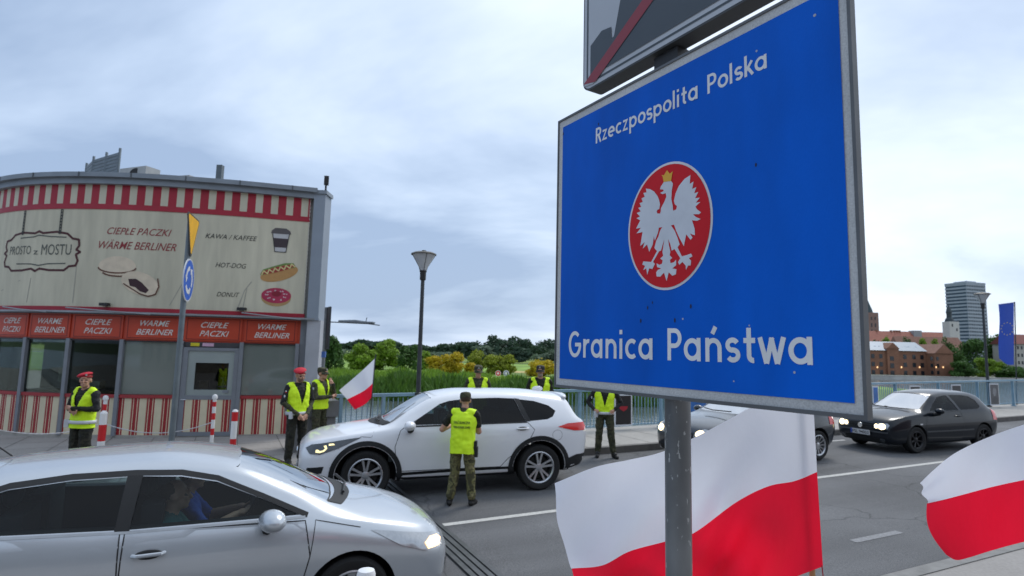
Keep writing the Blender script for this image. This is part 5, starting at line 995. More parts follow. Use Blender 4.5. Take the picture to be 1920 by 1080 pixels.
K = make_car(S3, 4.15, gol, pbk, [w1, w2], (wsp, .9, 2.3), (rwp, 3.3, 5), (1.25, 3.7), [.86, 3.37], .31, .36, [d1], [cg, cg_dark], (.93, .96, 1.0), rim=dict(r=.205, n=7, w=.04, m=M('dark alloy', (.03, .03, .033), .35, .6)), wheel_w=.2)
sd_, fr_, ln_ = K['side'], K['front'], K['sline']
for sd in (1, -1):
    fr_([(sd*a, b) for a, b in ((.36, .555), (.36, .655), (.50, .69), (.68, .695), (.72, .655), (.70, .575), (.58, .535))], 'headlight', hl_glass, .010)
    fr_([(sd*a, b) for a, b in circ(.57, .615, .085, .068, 16)], 'headlamp', warm, .014); fr_([(sd*a, b) for a, b in circ(.43, .615, .05, .05, 12)], 'headlamp', warm, .014)
    fr_([(sd*a, b) for a, b in circ(.55, .30, .07, .05, 12)], 'fog_lamp', hl_dark, .01)
    sd_([(3.78, .72), (3.80, .98), (3.96, .95), (4.06, .85), (4.05, .70)], 'rear_light', redl, sd, .008, .05)
    mirror(gol, 1.54, .85*sd, .985, sd, pbk, K['S'], .95); handle(gol, 2.42, .84, sd, K, pbk)
    ln_([(1.2, .50), (2.0, .50), (2.95, .51)], 'rubbing_strip', M('strip dark', (.06, .065, .07), .35), sd, .035, .008); ln_([(1.26, .22), (2.0, .215), (2.95, .225)], 'sill_strip', M('strip light', (.14, .15, .16), .3), sd, .03, .012)
    sd_([(.98, .66), (.98, .69), (1.07, .69), (1.07, .66)], 'side_repeater', M('clear lens', (.6, .6, .6), .2), sd, .006)
fr_([(-.34, .545), (-.34, .65), (.34, .65), (.34, .545)], 'grille', plast, .010); fr_([(-.60, .22), (-.62, .34), (.62, .34), (.60, .22)], 'lower_grille', plast, .008); fr_([(-.70, .46), (-.71, .50), (.71, .50), (.70, .46)], 'bumper_strip', M('strip dark', (.06, .065, .07)), .012)
for q in (.57, .60, .625): cline(gol, [(-.01, -.33, q), (-.02, 0, q), (-.01, .33, q)], .006, 'grille_bar', black, K['S'])
mb = MB(); mb.lathe([(.048, -.012), (.060, -.012), (.062, 0), (.046, 0)], 24, (-.035, 0, .60), 'x')
for ln in ([(-.022, .035), (0, -.002), (.022, .035)], [(-.036, .02), (-.018, -.036), (0, 0), (.018, -.036), (.036, .02)]):
    mb.tube([(-.045, a, .60+b) for a, b in ln], .005, 6)
mb.v = [tuple(K['S'] @ Vector(v)) for v in mb.v]; mb.build('badge', chrome, gol)
mb = MB(); mb.box((-.045, 0, .44), (.012, .52, .115)); mb.build('number_plate', plate_w, gol, smooth=False); mb = MB(); mb.box((-.053, .24, .44), (.004, .045, .112)); mb.build('plate_band', M('plate blue', (.01, .05, .35), .5), gol, smooth=False)
mb = MB(); text_fit(mb, 'FSL 94052', lambda x, y: (-.054, -x, y), -.205, .24, .405, .475, 0, .012); mb.build('plate_lettering', black, gol, smooth=False, fix=False)
cline(gol, [(1.10, -.5, 1.005), (1.08, 0, 1.0), (1.14, .2, 1.02)], .01, 'wiper', black, K['S']); cline(gol, [(1.10, .1, 1.0), (1.13, .6, 1.02)], .01, 'wiper', black, K['S'])
seats(gol, (2.0, 2.85), .34, K['S'], .48); place(gol, (.80, -.80), (9.72, 14.05), (.945, .32))
# --- hatchback behind the flag
pgr = M('dark grey car paint', (.012, .018, .027), .3, 0, .05, 3, coat=1.0, spec=.2); op = empty('hatchback', (0, 0, 0), 0, 'dark hatchback with spoked silver wheels and lit headlamp, mostly hidden behind the large flag', 'car')
K = make_car(S3, 4.15, op, pgr, [w1, w2], (wsp, .9, 2.3), (rwp, 3.3, 5), (1.25, 3.7), [.86, 3.37], .32, .37, [d1], [cg, cg_dark], (.95, 1, 1.04), rim=dict(r=.225, n=12, w=.022, m=alu), wheel_w=.2)
sd_, fr_, ln_ = K['side'], K['front'], K['sline']
for sd in (1, -1):
    fr_([(sd*a, b) for a, b in ((.42, .60), (.46, .70), (.62, .76), (.71, .75), (.72, .66), (.64, .60))], 'headlight', hl_glass, .010); sd_([(.10, .64), (.13, .74), (.34, .77), (.30, .68)], 'headlamp', warm, sd, .012, .05)
    fr_([(sd*a, b) for a, b in circ(.58, .67, .10, .06, 16)], 'headlamp', warm, .014)
    sd_([(3.78, .74), (3.80, 1.02), (3.92, 1.03), (4.06, .85), (4.05, .72)], 'rear_light', redl, sd, .008, .05); mirror(op, 1.54, .85*sd, .985, sd, pgr, K['S'], .95); handle(op, 2.42, .84, sd, K, pgr)
fr_([(-.34, .50), (-.36, .60), (.36, .60), (.34, .50)], 'grille', plast, .010); fr_([(-.60, .20), (-.62, .36), (.62, .36), (.60, .20)], 'lower_grille', plast, .008)
mb = MB(); mb.box((-.05, 0, .46), (.012, .52, .115)); mb.build('number_plate', plate_w, op, smooth=False)
cline(op, [(1.02, -.5, 1.06), (1.0, 0, 1.05), (1.06, .3, 1.07)], .012, 'wiper', black, K['S']); seats(op, (2.0, 2.85), .34, K['S'], .48); place(op, (3.37*.95, -.83), (6.80, 12.95), (DX, DY))
# ---------------------------------------------------------------- people
def camo(name, cols, sc=9):
    mt = bpy.data.materials.new(name); mt.use_nodes = True; n = mt.node_tree.nodes; l = mt.node_tree.links; b = n['Principled BSDF']; b.inputs['Roughness'].default_value = .85
    tcn = n.new('ShaderNodeTexCoord'); nz = n.new('ShaderNodeTexNoise'); nz.inputs['Scale'].default_value = sc; nz.inputs['Detail'].default_value = 3; l.new(tcn.outputs['Object'], nz.inputs['Vector'])
    rp = n.new('ShaderNodeValToRGB'); rp.color_ramp.interpolation = 'CONSTANT'; l.new(nz.outputs[0], rp.inputs[0]); el = rp.color_ramp.elements
    for i, (c, p_) in enumerate(zip(cols, (0, .43, .52, .60))):
        e = el[i] if i < 2 else el.new(p_); e.position = p_; e.color = (*c, 1)
    l.new(rp.outputs[0], b.inputs['Base Color'])
    nb = n.new('ShaderNodeTexNoise'); nb.inputs['Scale'].default_value = 14; nb.inputs['Detail'].default_value = 3; l.new(tcn.outputs['Object'], nb.inputs['Vector']); bp = n.new('ShaderNodeBump'); bp.inputs['Strength'].default_value = .6; bp.inputs['Distance'].default_value = .03; l.new(nb.outputs[0], bp.inputs['Height']); l.new(bp.outputs[0], b.inputs['Normal'])
    MATS[name] = mt; return mt
OLV = camo('olive camouflage', [(.025, .028, .014), (.055, .058, .026), (.035, .034, .018), (.075, .07, .035)])
OLV2 = camo('bright camouflage', [(.06, .056, .024), (.17, .16, .06), (.10, .088, .038), (.23, .20, .09)], 11)
DKC = camo('dark camouflage', [(.008, .009, .007), (.020, .021, .012), (.013, .013, .009), (.030, .028, .017)])
vest_m = M('fluorescent vest', (.70, 1.0, .012), .65, 0, .05, 7, .55, 7); boot_m = M('boots', (.012, .011, .010), .6); hair_m = M('dark hair', (.05, .028, .015), .8); beard_m = M('stubble', (.20, .11, .075), .7)
beret_m = M('red beret', (.52, .012, .03), .75, 0, .1, 30); eye_m = M('eyes', (.02, .015, .012), .4); blackc = M('black cloth', (.012, .012, .014), .8, 0, .2); wleather = M('white leather', (.60, .62, .66), .5); shirt_b = M('blue shirt', (.01, .07, .40), .8); shirt_t = M('teal shirt', (.01, .14, .13), .8)
def rotz(v, a, c=(0, 0, 0)): v = Vector(v)-Vector(c); return Vector((v.x*math.cos(a)-v.y*math.sin(a), v.x*math.sin(a)+v.y*math.cos(a), v.z))+Vector(c)
from mathutils import noise
J0 = dict(hip=(.095, 0, .92), knee=(.115, -.015, .49), ank=(.125, .02, .09), toe=(.145, -.15, .035), sh=(.20, .01, 1.43), elb=(.275, .05, 1.15), wri=(.27, -.06, .91), han=(.265, -.10, .83))
def person(label, loc, yaw, height, J={}, trousers=OLV, jacket=OLV, sleeve=None, forearm=None, hat='cap', hat_m=None, vest=True, head_yaw=0, head_pitch=0, lean=0, hair=None, beard=None, hem=.84, vneck=True, group='uniformed officers at the checkpoint', seated=False, short=False, belt=False, vx=.0082):
    """faces -y at yaw 0; the person's left side is +x"""
    seed_ = loc[0]*3.7; root = empty('person', loc, yaw, label, 'person', group); k = height/1.78; root.scale = (k, k, k)
    g = {}
    for sd, s in (('L', 1), ('R', -1)):
        for a, p_ in J0.items(): q = J.get(a+sd, J.get(a) if a in J else p_); g[a+sd] = Vector((q[0]*(s if a+sd not in J else 1), q[1], q[2]))
    sleeve = sleeve or jacket; forearm = forearm or sleeve
    lz = .96
    def ln(p_):     # lean the upper body about the hips
        p_ = Vector(p_); d = p_-Vector((0, 0, lz)); c, s = math.cos(lean), math.sin(lean); return Vector((d.x, d.y*c-d.z*s, d.y*s+d.z*c+lz))
    hc = ln((0, -.025, 1.64)); HM = Matrix.Rotation(head_yaw, 3, 'Z') @ Matrix.Rotation(head_pitch+lean*.6, 3, 'X'); HS = 1.07
    H = lambda x, y, z: hc+HM @ Vector((x*HS, y*HS, z*HS))
    prims = []          # (kind, geometry, material)
    E_ = lambda c, r_, m_, mt=None: prims.append(('e', (Vector(c), r_, mt), m_)); Cp = lambda a, b, r0, r1, m_: prims.append(('c', (Vector(a), Vector(b), r0, r1), m_))
    mats = [trousers, jacket, sleeve, forearm, skin, boot_m, hair or hair_m, beard or skin, blackc]; T, JK, SLV, FA, SK, BT, HR_, BD, BK = range(9)
    tors = [((0, .005, .93), (.175, .125, .10)), ((0, 0, 1.02), (.170, .122, .10)), ((0, -.008, 1.11), (.168, .125, .10)), ((0, -.008, 1.20), (.177, .128, .10)), ((0, 0, 1.29), (.190, .130, .10)), ((0, .005, 1.37), (.190, .118, .08)), ((0, .01, 1.43), (.15, .09, .055))]
    for i, (c, r_) in enumerate(tors): E_(ln(c), r_, T if i == 0 else JK)
    for s in 'LR':
        h, kn, an, to = (g[a+s] for a in ('hip', 'knee', 'ank', 'toe')); Cp(h, kn, .104, .078, T); Cp(kn, an+Vector((0, 0, .06)), .080, .070, T); E_(h.lerp(kn, .55)+Vector((.045 if s == 'L' else -.045, 0, 0)), (.05, .06, .10), T); Cp(an+Vector((0, 0, .10)), an, .056, .05, BT); Cp(an+Vector((0, .02, -.045)), to, .045, .040, BT); Cp(an, to.lerp(an, .5)+Vector((0, 0, .02)), .05, .045, BT)
        sh, el, wr, ha = (ln(g[a+s]) for a in ('sh', 'elb', 'wri', 'han')); Cp(ln((0.05 if s == 'L' else -.05, .01, 1.45)), sh, .06, .062, JK); (Cp(sh, sh.lerp(el, .62), .070, .062, SLV), Cp(sh.lerp(el, .5), el, .050, .046, FA)) if short else Cp(sh, el, .066, .050, SLV); Cp(el, wr, .050, .036, FA)
        d = (ha-wr).normalized(); Lh = .085; up = Vector((0, -1, 0)) if abs(d.y) < .8 else Vector((0, 0, 1)); sdv = d.cross(up).normalized(); pal = wr+d*.05
        Cp(wr, wr+d*.075, .030, .034, SK); nrm = sdv.cross(d)
        for i, (o_, L_) in enumerate(((-.030, .068), (-.010, .078), (.010, .074), (.030, .058))):
            b0 = wr+d*.085+sdv*o_; b1 = b0+d*L_*.5+nrm*.006; b2 = b1+(d*.75+nrm*.6).normalized()*L_*.5; Cp(b0, b1, .0098, .0092, SK); Cp(b1, b2, .0092, .008, SK)
        sg_ = -1 if s == 'L' else 1; t0 = wr+d*.03+sdv*.025*sg_; t1 = t0+(d*.6+sdv*.8*sg_).normalized()*.04; Cp(t0, t1, .014, .011, SK); Cp(t1, t1+(d+nrm*.3).normalized()*.035, .011, .009, SK)
    Cp(ln((0, .015, 1.44)), H(0, .01, -.07), .060, .056, SK); Cp(ln((0, .012, 1.43)), ln((0, .01, 1.485)), .085, .064, JK)
    E_(H(0, .012, .02), (.074, .094, .105), SK, HM); E_(H(0, -.03, -.055), (.056, .062, .06), BD if beard else SK, HM); E_(H(0, -.072, -.085), (.026, .022, .022), BD if beard else SK, HM)
    Cp(H(0, -.086, .02), H(0, -.108, -.022), .010, .015, SK); E_(H(0, -.088, .045), (.052, .016, .012), SK, HM); E_(H(0, -.090, -.056), (.026, .012, .010), BD if beard else SK, HM)
    for s in (1, -1): E_(H(.076*s, .012, -.005), (.011, .024, .032), SK, HM); E_(H(.034*s, -.075, -.02), (.022, .02, .02), SK, HM)
    E_(H(0, .035, .03), (.078, .085, .085), HR_, HM)
    mb = MB()
    tz = [c[2] for c, r_ in tors]; fx = pchip([(c[2], r_[0]) for c, r_ in tors]); fy = pchip([(c[2], r_[1]) for c, r_ in tors])
    def tube_(mb, z0, z1, ex, n_=28, k_=18):
        V = []
        for j in range(k_):
            z = z0+(z1-z0)*j/(k_-1)
            for i in range(n_): a = 2*math.pi*i/n_; rx, ry = ex(z); V.append(ln((rx*math.cos(a), .003+ry*math.sin(a), z)))
        mb.add(V, [(j*n_+i, j*n_+(i+1) % n_, (j+1)*n_+(i+1) % n_, (j+1)*n_+i) for j in range(k_-1) for i in range(n_)]+[tuple(reversed(range(n_))), tuple(range((k_-1)*n_, k_*n_))])
    tube_(mb, .92, 1.44, lambda z: (fx(z), fy(z)))
    for kd, q, m_ in prims:
        if kd == 'e': mb.ell(q[0], q[1], 9, q[2])
        else: mb.capsule(*q, 12)
    o = mb.build('body', [mats[0]], None)
    md = o.modifiers.new('r', 'REMESH'); md.mode = 'VOXEL'; md.voxel_size = vx; sm = o.modifiers.new('s', 'SMOOTH'); sm.factor = .5; sm.iterations = 3
    me = bpy.data.meshes.new_from_object(o.evaluated_get(bpy.context.evaluated_depsgraph_get())); bpy.data.objects.remove(o)
    N_ = len(me.polygons); cc = np.zeros(N_*3); me.polygons.foreach_get('center', cc); cc = cc.reshape(-1, 3); best = np.full(N_, 9.); mi = np.zeros(N_, int)
    for kd, q, m_ in prims:
        if kd == 'e':
            d = cc-np.array(q[0])
            if q[2]: d = d @ np.array(q[2])
            r_ = np.array(q[1]); f = (np.sqrt(((d/r_)**2).sum(1))-1)*r_.min()
        else:
            a, b_ = np.array(q[0]), np.array(q[1]); ab = b_-a; t = np.clip(((cc-a)@ab)/max(1e-9, ab@ab), 0, 1); f = np.linalg.norm(cc-a-t[:, None]*ab, axis=1)-(q[2]+(q[3]-q[2])*t)
        w_ = f < best; best[w_] = f[w_]; mi[w_] = m_
    hl = (cc-np.array(hc)) @ np.array(HM)
    for s in (1, -1): mi[(np.abs(hl[:, 0]-.034*s) < .013) & (np.abs(hl[:, 2]-.004) < .009) & (hl[:, 1] < -.06)] = BK
    mi[(np.abs(hl[:, 0]) < .026) & (np.abs(hl[:, 2]+.056) < .006) & (hl[:, 1] < -.07)] = HR_ if False else BD
    fr_ = (hl[:, 1] < -.045) & (np.linalg.norm(hl, axis=1) < .16) & (mi == HR_); mi[fr_] = SK
    nrm_ = np.zeros(len(me.vertices)*3); me.vertices.foreach_get('normal', nrm_); nrm_ = nrm_.reshape(-1, 3); co = np.zeros(len(me.vertices)*3); me.vertices.foreach_get('co', co); co = co.reshape(-1, 3); cloth_ = np.zeros(len(me.vertices), bool)
    for p_, q_ in zip(me.polygons, mi):
        if q_ in (T, JK, SLV) or (q_ == FA and forearm is not skin): cloth_[list(p_.vertices)] = True
    for i in np.nonzero(cloth_)[0]: c_ = co[i]; co[i] = c_+nrm_[i]*(.012*noise.noise((c_[0]*9+seed_, c_[1]*9, c_[2]*13))+.006*noise.noise((c_[0]*22, c_[1]*22+seed_, c_[2]*30)))
    me.vertices.foreach_set('co', co.ravel()); me.update()
    me.materials.clear()
    for q in mats: me.materials.append(q)
    me.polygons.foreach_set('material_index', mi.astype(np.int32)); me.shade_smooth()
    if not vest and not hat: pass
    body = bpy.data.objects.new('body', me); C.objects.link(body); body.parent = root
    if vest:
        mb = MB()
        tube_(mb, hem-.05, 1.45, lambda z: (max(fx(max(z, .93)), .178 if z < 1.39 else 0)+.027, max(fy(max(z, .93)), .118 if z < 1.35 else 0)+.026))
        for s in (1, -1): mb.capsule(ln((.05*s, .01, 1.45)), ln((.155*s, .01, 1.445)), .080, .078, 12)
        ov = mb.build('vest', [vest_m], None); md = ov.modifiers.new('r', 'REMESH'); md.mode = 'VOXEL'; md.voxel_size = .010; sm = ov.modifiers.new('s', 'SMOOTH'); sm.factor = .5; sm.iterations = 2
        vm = bpy.data.meshes.new_from_object(ov.evaluated_get(bpy.context.evaluated_depsgraph_get())); bpy.data.objects.remove(ov); b = bmesh.new(); b.from_mesh(vm); dl = []
        for f in b.faces:
            q = f.calc_center_median(); d = q-Vector((0, 0, lz)); c, s = math.cos(-lean), math.sin(-lean); p_ = Vector((d.x, d.y*c-d.z*s, d.y*s+d.z*c+lz))
            if p_.z < hem or (p_.z > 1.46 and math.hypot(p_.x, p_.y-.01) < .085): dl.append(f)
            elif vneck and p_.y < 0 and abs(p_.x) < max(0, (p_.z-1.10)*.30): dl.append(f)
        bmesh.ops.delete(b, geom=dl, context='FACES')
        b.normal_update()
        for v_ in b.verts: c_ = v_.co; v_.co = c_+v_.normal*(.016*noise.noise((c_.x*7+seed_, c_.y*7, c_.z*4))+.010*noise.noise((c_.x*14, c_.y*14+seed_, c_.z*16)))
        for f in b.faces: f.smooth = True
        b.to_mesh(vm); b.free(); vo_ = bpy.data.objects.new('vest', vm); C.objects.link(vo_); vo_.parent = root
        q = vo_.modifiers.new('t', 'SOLIDIFY'); q.thickness = .008
    if belt:
        mb = MB(); n_ = 40; V = []
        for i in range(n_):
            a = 2*math.pi*i/n_
            for z in (.93, .985): p_ = ln((.222*math.cos(a), .170*math.sin(a), z-(.0 if hem > .9 else .0))); V.append(p_)
        mb.add(V, [(2*i, (2*i+2) % (2*n_), (2*i+3) % (2*n_), 2*i+1) for i in range(n_)]); mb.build('belt', wleather, root, solid=.006)
        mb = MB(); mb.box(ln((-.19, -.12, .93)), (.07, .05, .13), .6); mb.build('holster', wleather, root)
    hm = hat_m or OLV
    if hat == 'cap':
        mb = MB(); V = []; n_ = 24
        for z, r_ in ((.035, 1.0), (.07, 1.03), (.10, 1.0), (.118, .88), (.126, .55), (.128, .06)):
            for i in range(n_): a = 2*math.pi*i/n_; V.append(H(.084*r_*math.cos(a), .012+.104*r_*math.sin(a), z+.004*math.sin(a)))
        mb.add(V, [(r_*n_+i, r_*n_+(i+1) % n_, (r_+1)*n_+(i+1) % n_, (r_+1)*n_+i) for r_ in range(5) for i in range(n_)]+[tuple(range(5*n_, 6*n_))]); h_ = mb.build('cap', hm, root, angle=60)
        mb = MB(); V = []
        for j in range(5):
            for i in range(13): a = R(200+140*i/12); q = 1+.16*j; V.append(H(.082*(1+.03*j)*math.cos(a), .012+(.102*math.sin(a))*q+(-.0), .04-.010*j+.012*abs(math.cos(a))*-1))
        mb.add(V, [(j*13+i, j*13+i+1, (j+1)*13+i+1, (j+1)*13+i) for j in range(4) for i in range(12)]); mb.build('brim', hm, h_, solid=.006)
        mb = MB(); mb.box(H(0, -.098, .085), (.03, .006, .03)); mb.build('cap_badge', M('cap badge', (.35, .36, .34), .5), h_)
    elif hat == 'beret':
        mb = MB(); mb.ell(H(-.018, .015, .088), (.112, .125, .040), 10, HM @ Matrix.Rotation(-.28, 3, 'Y')); h_ = mb.build('beret', beret_m, root)
        mb = MB(); V = []
        for z in (.045, .075): V += [H(.081*math.cos(2*math.pi*i/24), .012+.101*math.sin(2*math.pi*i/24), z) for i in range(24)]
        mb.add(V, [(i, (i+1) % 24, 24+(i+1) % 24, 24+i) for i in range(24)]); mb.build('band', M('beret band', (.28, .008, .015), .8), h_, solid=.006)
        mb = MB(); mb.box(H(.03, -.098, .09), (.028, .01, .032)); mb.build('beret_badge', M('cap badge', (.35, .36, .34), .5), h_)
    def sleeve_patch(name, at_, dim, m_, s=1):
        mb = MB(); mb.box(ln(at_), dim); return mb.build(name, m_, root, smooth=False)
    return root, ln, H, sleeve_patch, body
def gpos(x, y, h): return (x, y, gz(x, y)+h)
CROSS = dict(elbL=(.29, -.02, 1.17), wriL=(.02, -.215, 1.19), hanL=(-.08, -.20, 1.20), elbR=(-.29, -.02, 1.17), wriR=(-.04, -.175, 1.135), hanR=(.10, -.19, 1.13))
FOLD = dict(elbL=(.29, .02, 1.15), wriL=(.09, -.19, .94), hanL=(.02, -.21, .88), elbR=(-.29, .02, 1.15), wriR=(-.09, -.19, .94), hanR=(-.02, -.21, .88))
BACK = dict(elbL=(.28, .10, 1.15), wriL=(.10, .17, .96), hanL=(.02, .18, .92), elbR=(-.28, .10, 1.15), wriR=(-.10, .17, .96), hanR=(-.02, .18, .92))
HIPS = dict(elbL=(.36, .07, 1.17), wriL=(.20, -.06, 1.02), hanL=(.15, -.11, 1.0), elbR=(-.37, .06, 1.17), wriR=(-.22, -.07, 1.02), hanR=(-.17, -.12, 1.0))
FACE = dict(elbL=(.20, -.20, 1.20), wriL=(.06, -.26, 1.42), hanL=(.02, -.20, 1.53), elbR=(-.25, -.08, 1.15), wriR=(.02, -.26, 1.16), hanR=(.12, -.26, 1.18))
WIN = dict(elbL=(.35, .0, 1.17), wriL=(.30, -.24, 1.22), hanL=(.26, -.33, 1.25), elbR=(-.23, -.14, 1.16), wriR=(-.10, -.34, 1.22), hanR=(-.10, -.42, 1.26))
q = at(158, 760, 9.9)
r1, ln, H, patch, _ = person('guard in a red beret and yellow vest standing with crossed arms before the shop windows', gpos(q.x, 9.9, .10), R(-14), 1.77, CROSS, DKC, DKC, sleeve=blackc, forearm=DKC, hat='beret', head_yaw=R(35), belt=True, hem=.86, hair=M('blond hair', (.32, .2, .08), .7))
patch('armband_lettering', (-.262, -.02, 1.32), (.02, .07, .04), wleather)
q = at(566, 800, 11.3)
r2, ln, H, patch, _ = person('bearded guard in a red beret and yellow vest at the snack bar corner', gpos(q.x-.10, 11.3, .10), R(48), 1.83, FOLD, DKC, DKC, sleeve=blackc, forearm=OLV, hat='beret', head_pitch=.25, beard=beard_m, belt=True, hem=.92, hair=M('short hair', (.14, .08, .05), .8))
for nm, z, dm, mm in (('flag_patch', 1.36, (.02, .06, .018), white), ('flag_patch_red', 1.342, (.02, .06, .018), red), ('armband_lettering', 1.27, (.02, .065, .04), wleather)): patch(nm, (-.285 if z < 1.3 else -.262, .0, z), dm, mm)
q = at(602, 770, 12.75)
r3, ln, H, patch, _ = person('soldier in a cap and yellow vest holding a hand to his face', gpos(q.x-.03, 12.75, .10), R(70), 1.80, FACE, OLV, OLV, hat='cap', hem=.90)
patch('sleeve_badge', (-.262, -.01, 1.34), (.02, .045, .045), wleather)
mb = MB(); p_ = ln(FACE['wriL']); mb.lathe([(.042, -.015), (.042, .015)], 16, p_); mb.build('watch', black, r3)
q = at(862, 930, 9.08)
r4, ln, H, patch, _ = person('officer in a cap seen from behind, leaning to the open window of the white suv', gpos(q.x+.02, 9.02, 0), R(172), 1.68, {**WIN, 'ankL': (.16, .06, .09), 'toeL': (.22, -.09, .035), 'ankR': (-.17, .0, .09), 'toeR': (-.21, -.15, .035), 'kneeR': (-.14, -.02, .49), 'hipL': (.09, 0, .90)}, OLV2, OLV, sleeve=DKC, forearm=skin, hat='cap', lean=.14, head_pitch=.15, head_yaw=R(18), vneck=False, short=True, hem=.80, vx=.0075)
vv = [c for c in C.objects if c.parent == r4 and c.name.startswith('vest')][0]
bv4 = BVHTree.FromPolygons([v.co for v in vv.data.vertices], [tuple(p_.vertices) for p_ in vv.data.polygons])
def back(x, z):
    h, nn, _, _ = bv4.ray_cast(Vector((-x, 1.2, z)), Vector((0, -1, 0))); 
    return tuple(h+Vector((0, .010, 0))) if h else (-x, .2, z)
mb = MB(); text_fit(mb, 'STRAŻ GRANICZNA', back, -.135, .135, 1.285, 1.325, 0, .02); mb.build('vest_lettering', M('vest ink', (.03, .05, .02), .7), r4, smooth=False, fix=False); mb = MB(); text_fit(mb, 'POLISH BORDER GUARD', back, -.14, .14, 1.215, 1.25, 0, .02); mb.build('vest_lettering', M('vest ink', (.03, .05, .02), .7), r4, smooth=False, fix=False)
mb = MB(); mb.box((-.215, .0, .93), (.05, .08, .16)); mb.box((-.235, .0, .84), (.04, .07, .16)); mb.build('holster', black, r4, angle=20)
mb = MB(); mb.capsule((-.0, .13, .90), (-.12, .10, .91), .02, .02); mb.build('belt', blackc, r4)
q = at(898, 690, 13.3)
r5, *_ = person('beardless soldier in camouflage and yellow vest behind the roof of the white suv', gpos(q.x, 13.05, .14), R(8), 1.84, BACK, OLV, OLV, hat='cap', head_pitch=.12)
q = at(1012, 690, 13.6)
r6, *_ = person('bearded soldier with dark cap and yellow vest behind the tail of the white suv', gpos(q.x, 13.35, .14), R(5), 1.85, BACK, DKC, DKC, hat='cap', hat_m=blackc, beard=M('grey beard', (.30, .24, .20), .8), head_yaw=R(-15))
r7, ln, H, patch, _ = person('guard in a yellow vest with hands on hips, head hidden behind the blue sign', gpos(2.12, 13.06, 0), R(-8), 1.80, {**HIPS, 'ankL': (.19, -.03, .09), 'toeL': (.27, -.16, .035), 'ankR': (-.14, .05, .09), 'toeR': (-.16, -.11, .035), 'kneeL': (.14, -.02, .49)}, OLV, DKC, sleeve=blackc, hat='beret', belt=True, hem=.93)
patch('armband_lettering', (-.285, -.01, 1.28), (.02, .065, .04), wleather)
# people in the silver car
SIT = {'hip': (.10, 0, .92), 'knee': (.13, -.45, .95), 'ank': (.13, -.62, .60), 'toe': (.13, -.78, .58), 'elbL': (.28, -.20, 1.20), 'wriL': (.14, -.42, 1.28), 'hanL': (.10, -.50, 1.30), 'elbR': (-.28, -.20, 1.20), 'wriR': (-.14, -.42, 1.28), 'hanR': (-.10, -.50, 1.30)}
def in_car(label, u, y, m_, z0=-.42, hair=None):
    mw = Matrix.Translation(sil.location) @ sil.rotation_euler.to_matrix().to_4x4(); w_ = mw @ Vector((u, y, 0)); yw = sil.rotation_euler.z+math.radians(-90)
    return person(label, (w_.x, w_.y, w_.z+z0), yw, 1.70, SIT, OLV, m_, hat=None, vest=False, group='people in the silver car', forearm=skin, vx=.011, hair=hair)
in_car('driver in a blue shirt at the wheel of the silver hatchback', 2.20, -.36, shirt_b)
in_car('passenger in a teal shirt on the front seat of the silver hatchback', 2.28, .36, shirt_t)
# ---------------------------------------------------------------- vegetation and the town
def leafmat(name, col, var=.35):
    mt = mat(name, col, .75, 0, var, 1.2, 0, trans=.25, var2=.25, v2s=.35); return mt
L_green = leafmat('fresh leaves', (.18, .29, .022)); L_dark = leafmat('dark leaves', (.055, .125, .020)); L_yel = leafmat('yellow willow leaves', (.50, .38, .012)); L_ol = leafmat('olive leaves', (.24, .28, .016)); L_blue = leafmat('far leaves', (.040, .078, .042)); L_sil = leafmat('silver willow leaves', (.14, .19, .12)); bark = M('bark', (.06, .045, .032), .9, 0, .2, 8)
def crown_mesh(name, m_, w_, h, n=2600, leaf=.35, lobes=11, flatb=.06, seed=0):
    rg_ = np.random.default_rng(seed); cs = []
    for i in range(lobes):
        a = rg_.uniform(0, 2*math.pi); zz = rg_.uniform(flatb, .95); rad = w_*.5*math.sqrt(max(0, 1-((zz-.45)/.62)**2))*rg_.uniform(.3, .85); cs.append((rad*math.cos(a), rad*math.sin(a), zz*h*.85, w_*rg_.uniform(.16, .30), h*rg_.uniform(.12, .22)))
    cs.append((0, 0, h*.5, w_*.36, h*.36)); V = np.zeros((n*4, 3)); 
    for i in range(n):
        c = cs[rg_.integers(len(cs))]; d = rg_.normal(size=3); d /= np.linalg.norm(d); q = rg_.uniform(.55, 1.06); p_ = np.array([c[0]+d[0]*c[3]*q, c[1]+d[1]*c[3]*q, c[2]+d[2]*c[4]*q]); p_[2] = max(p_[2], h*.02)
        nn = d+rg_.normal(size=3)*.7; nn /= np.linalg.norm(nn); a = np.cross(nn, [0, 0, 1.]); a = a/(np.linalg.norm(a)+1e-9); b = np.cross(nn, a); s = leaf*rg_.uniform(.6, 1.3); t = rg_.uniform(0, 6.28); a, b = a*math.cos(t)+b*math.sin(t), b*math.cos(t)-a*math.sin(t)
        V[i*4:i*4+4] = [p_-a*s, p_-b*s*.6, p_+a*s, p_+b*s*.6]
    me = bpy.data.meshes.new(name); me.from_pydata(V.tolist(), [], [(i*4, i*4+1, i*4+2, i*4+3) for i in range(n)]); me.materials.append(m_); return me
def trunk_mesh(h, r_, w_, seed=0):
    rg_ = random.Random(seed); mb = MB(); mb.tube([(0, 0, 0), (.03*h*.2, 0, h*.25), (0, .02*h, h*.55), (.01*h, 0, h*.8)], [r_, r_*.8, r_*.55, r_*.2], 8)
    for k in range(6):
        a = rg_.uniform(0, 6.28); z = h*rg_.uniform(.2, .55); mb.tube([(0, 0, z), (w_*.17*math.cos(a), w_*.17*math.sin(a), z+h*.15), (w_*.33*math.cos(a), w_*.33*math.sin(a), z+h*.28)], [r_*.45, r_*.3, r_*.1], 6)
    me = mb.mesh('trunk', bark); me.shade_smooth(); return me
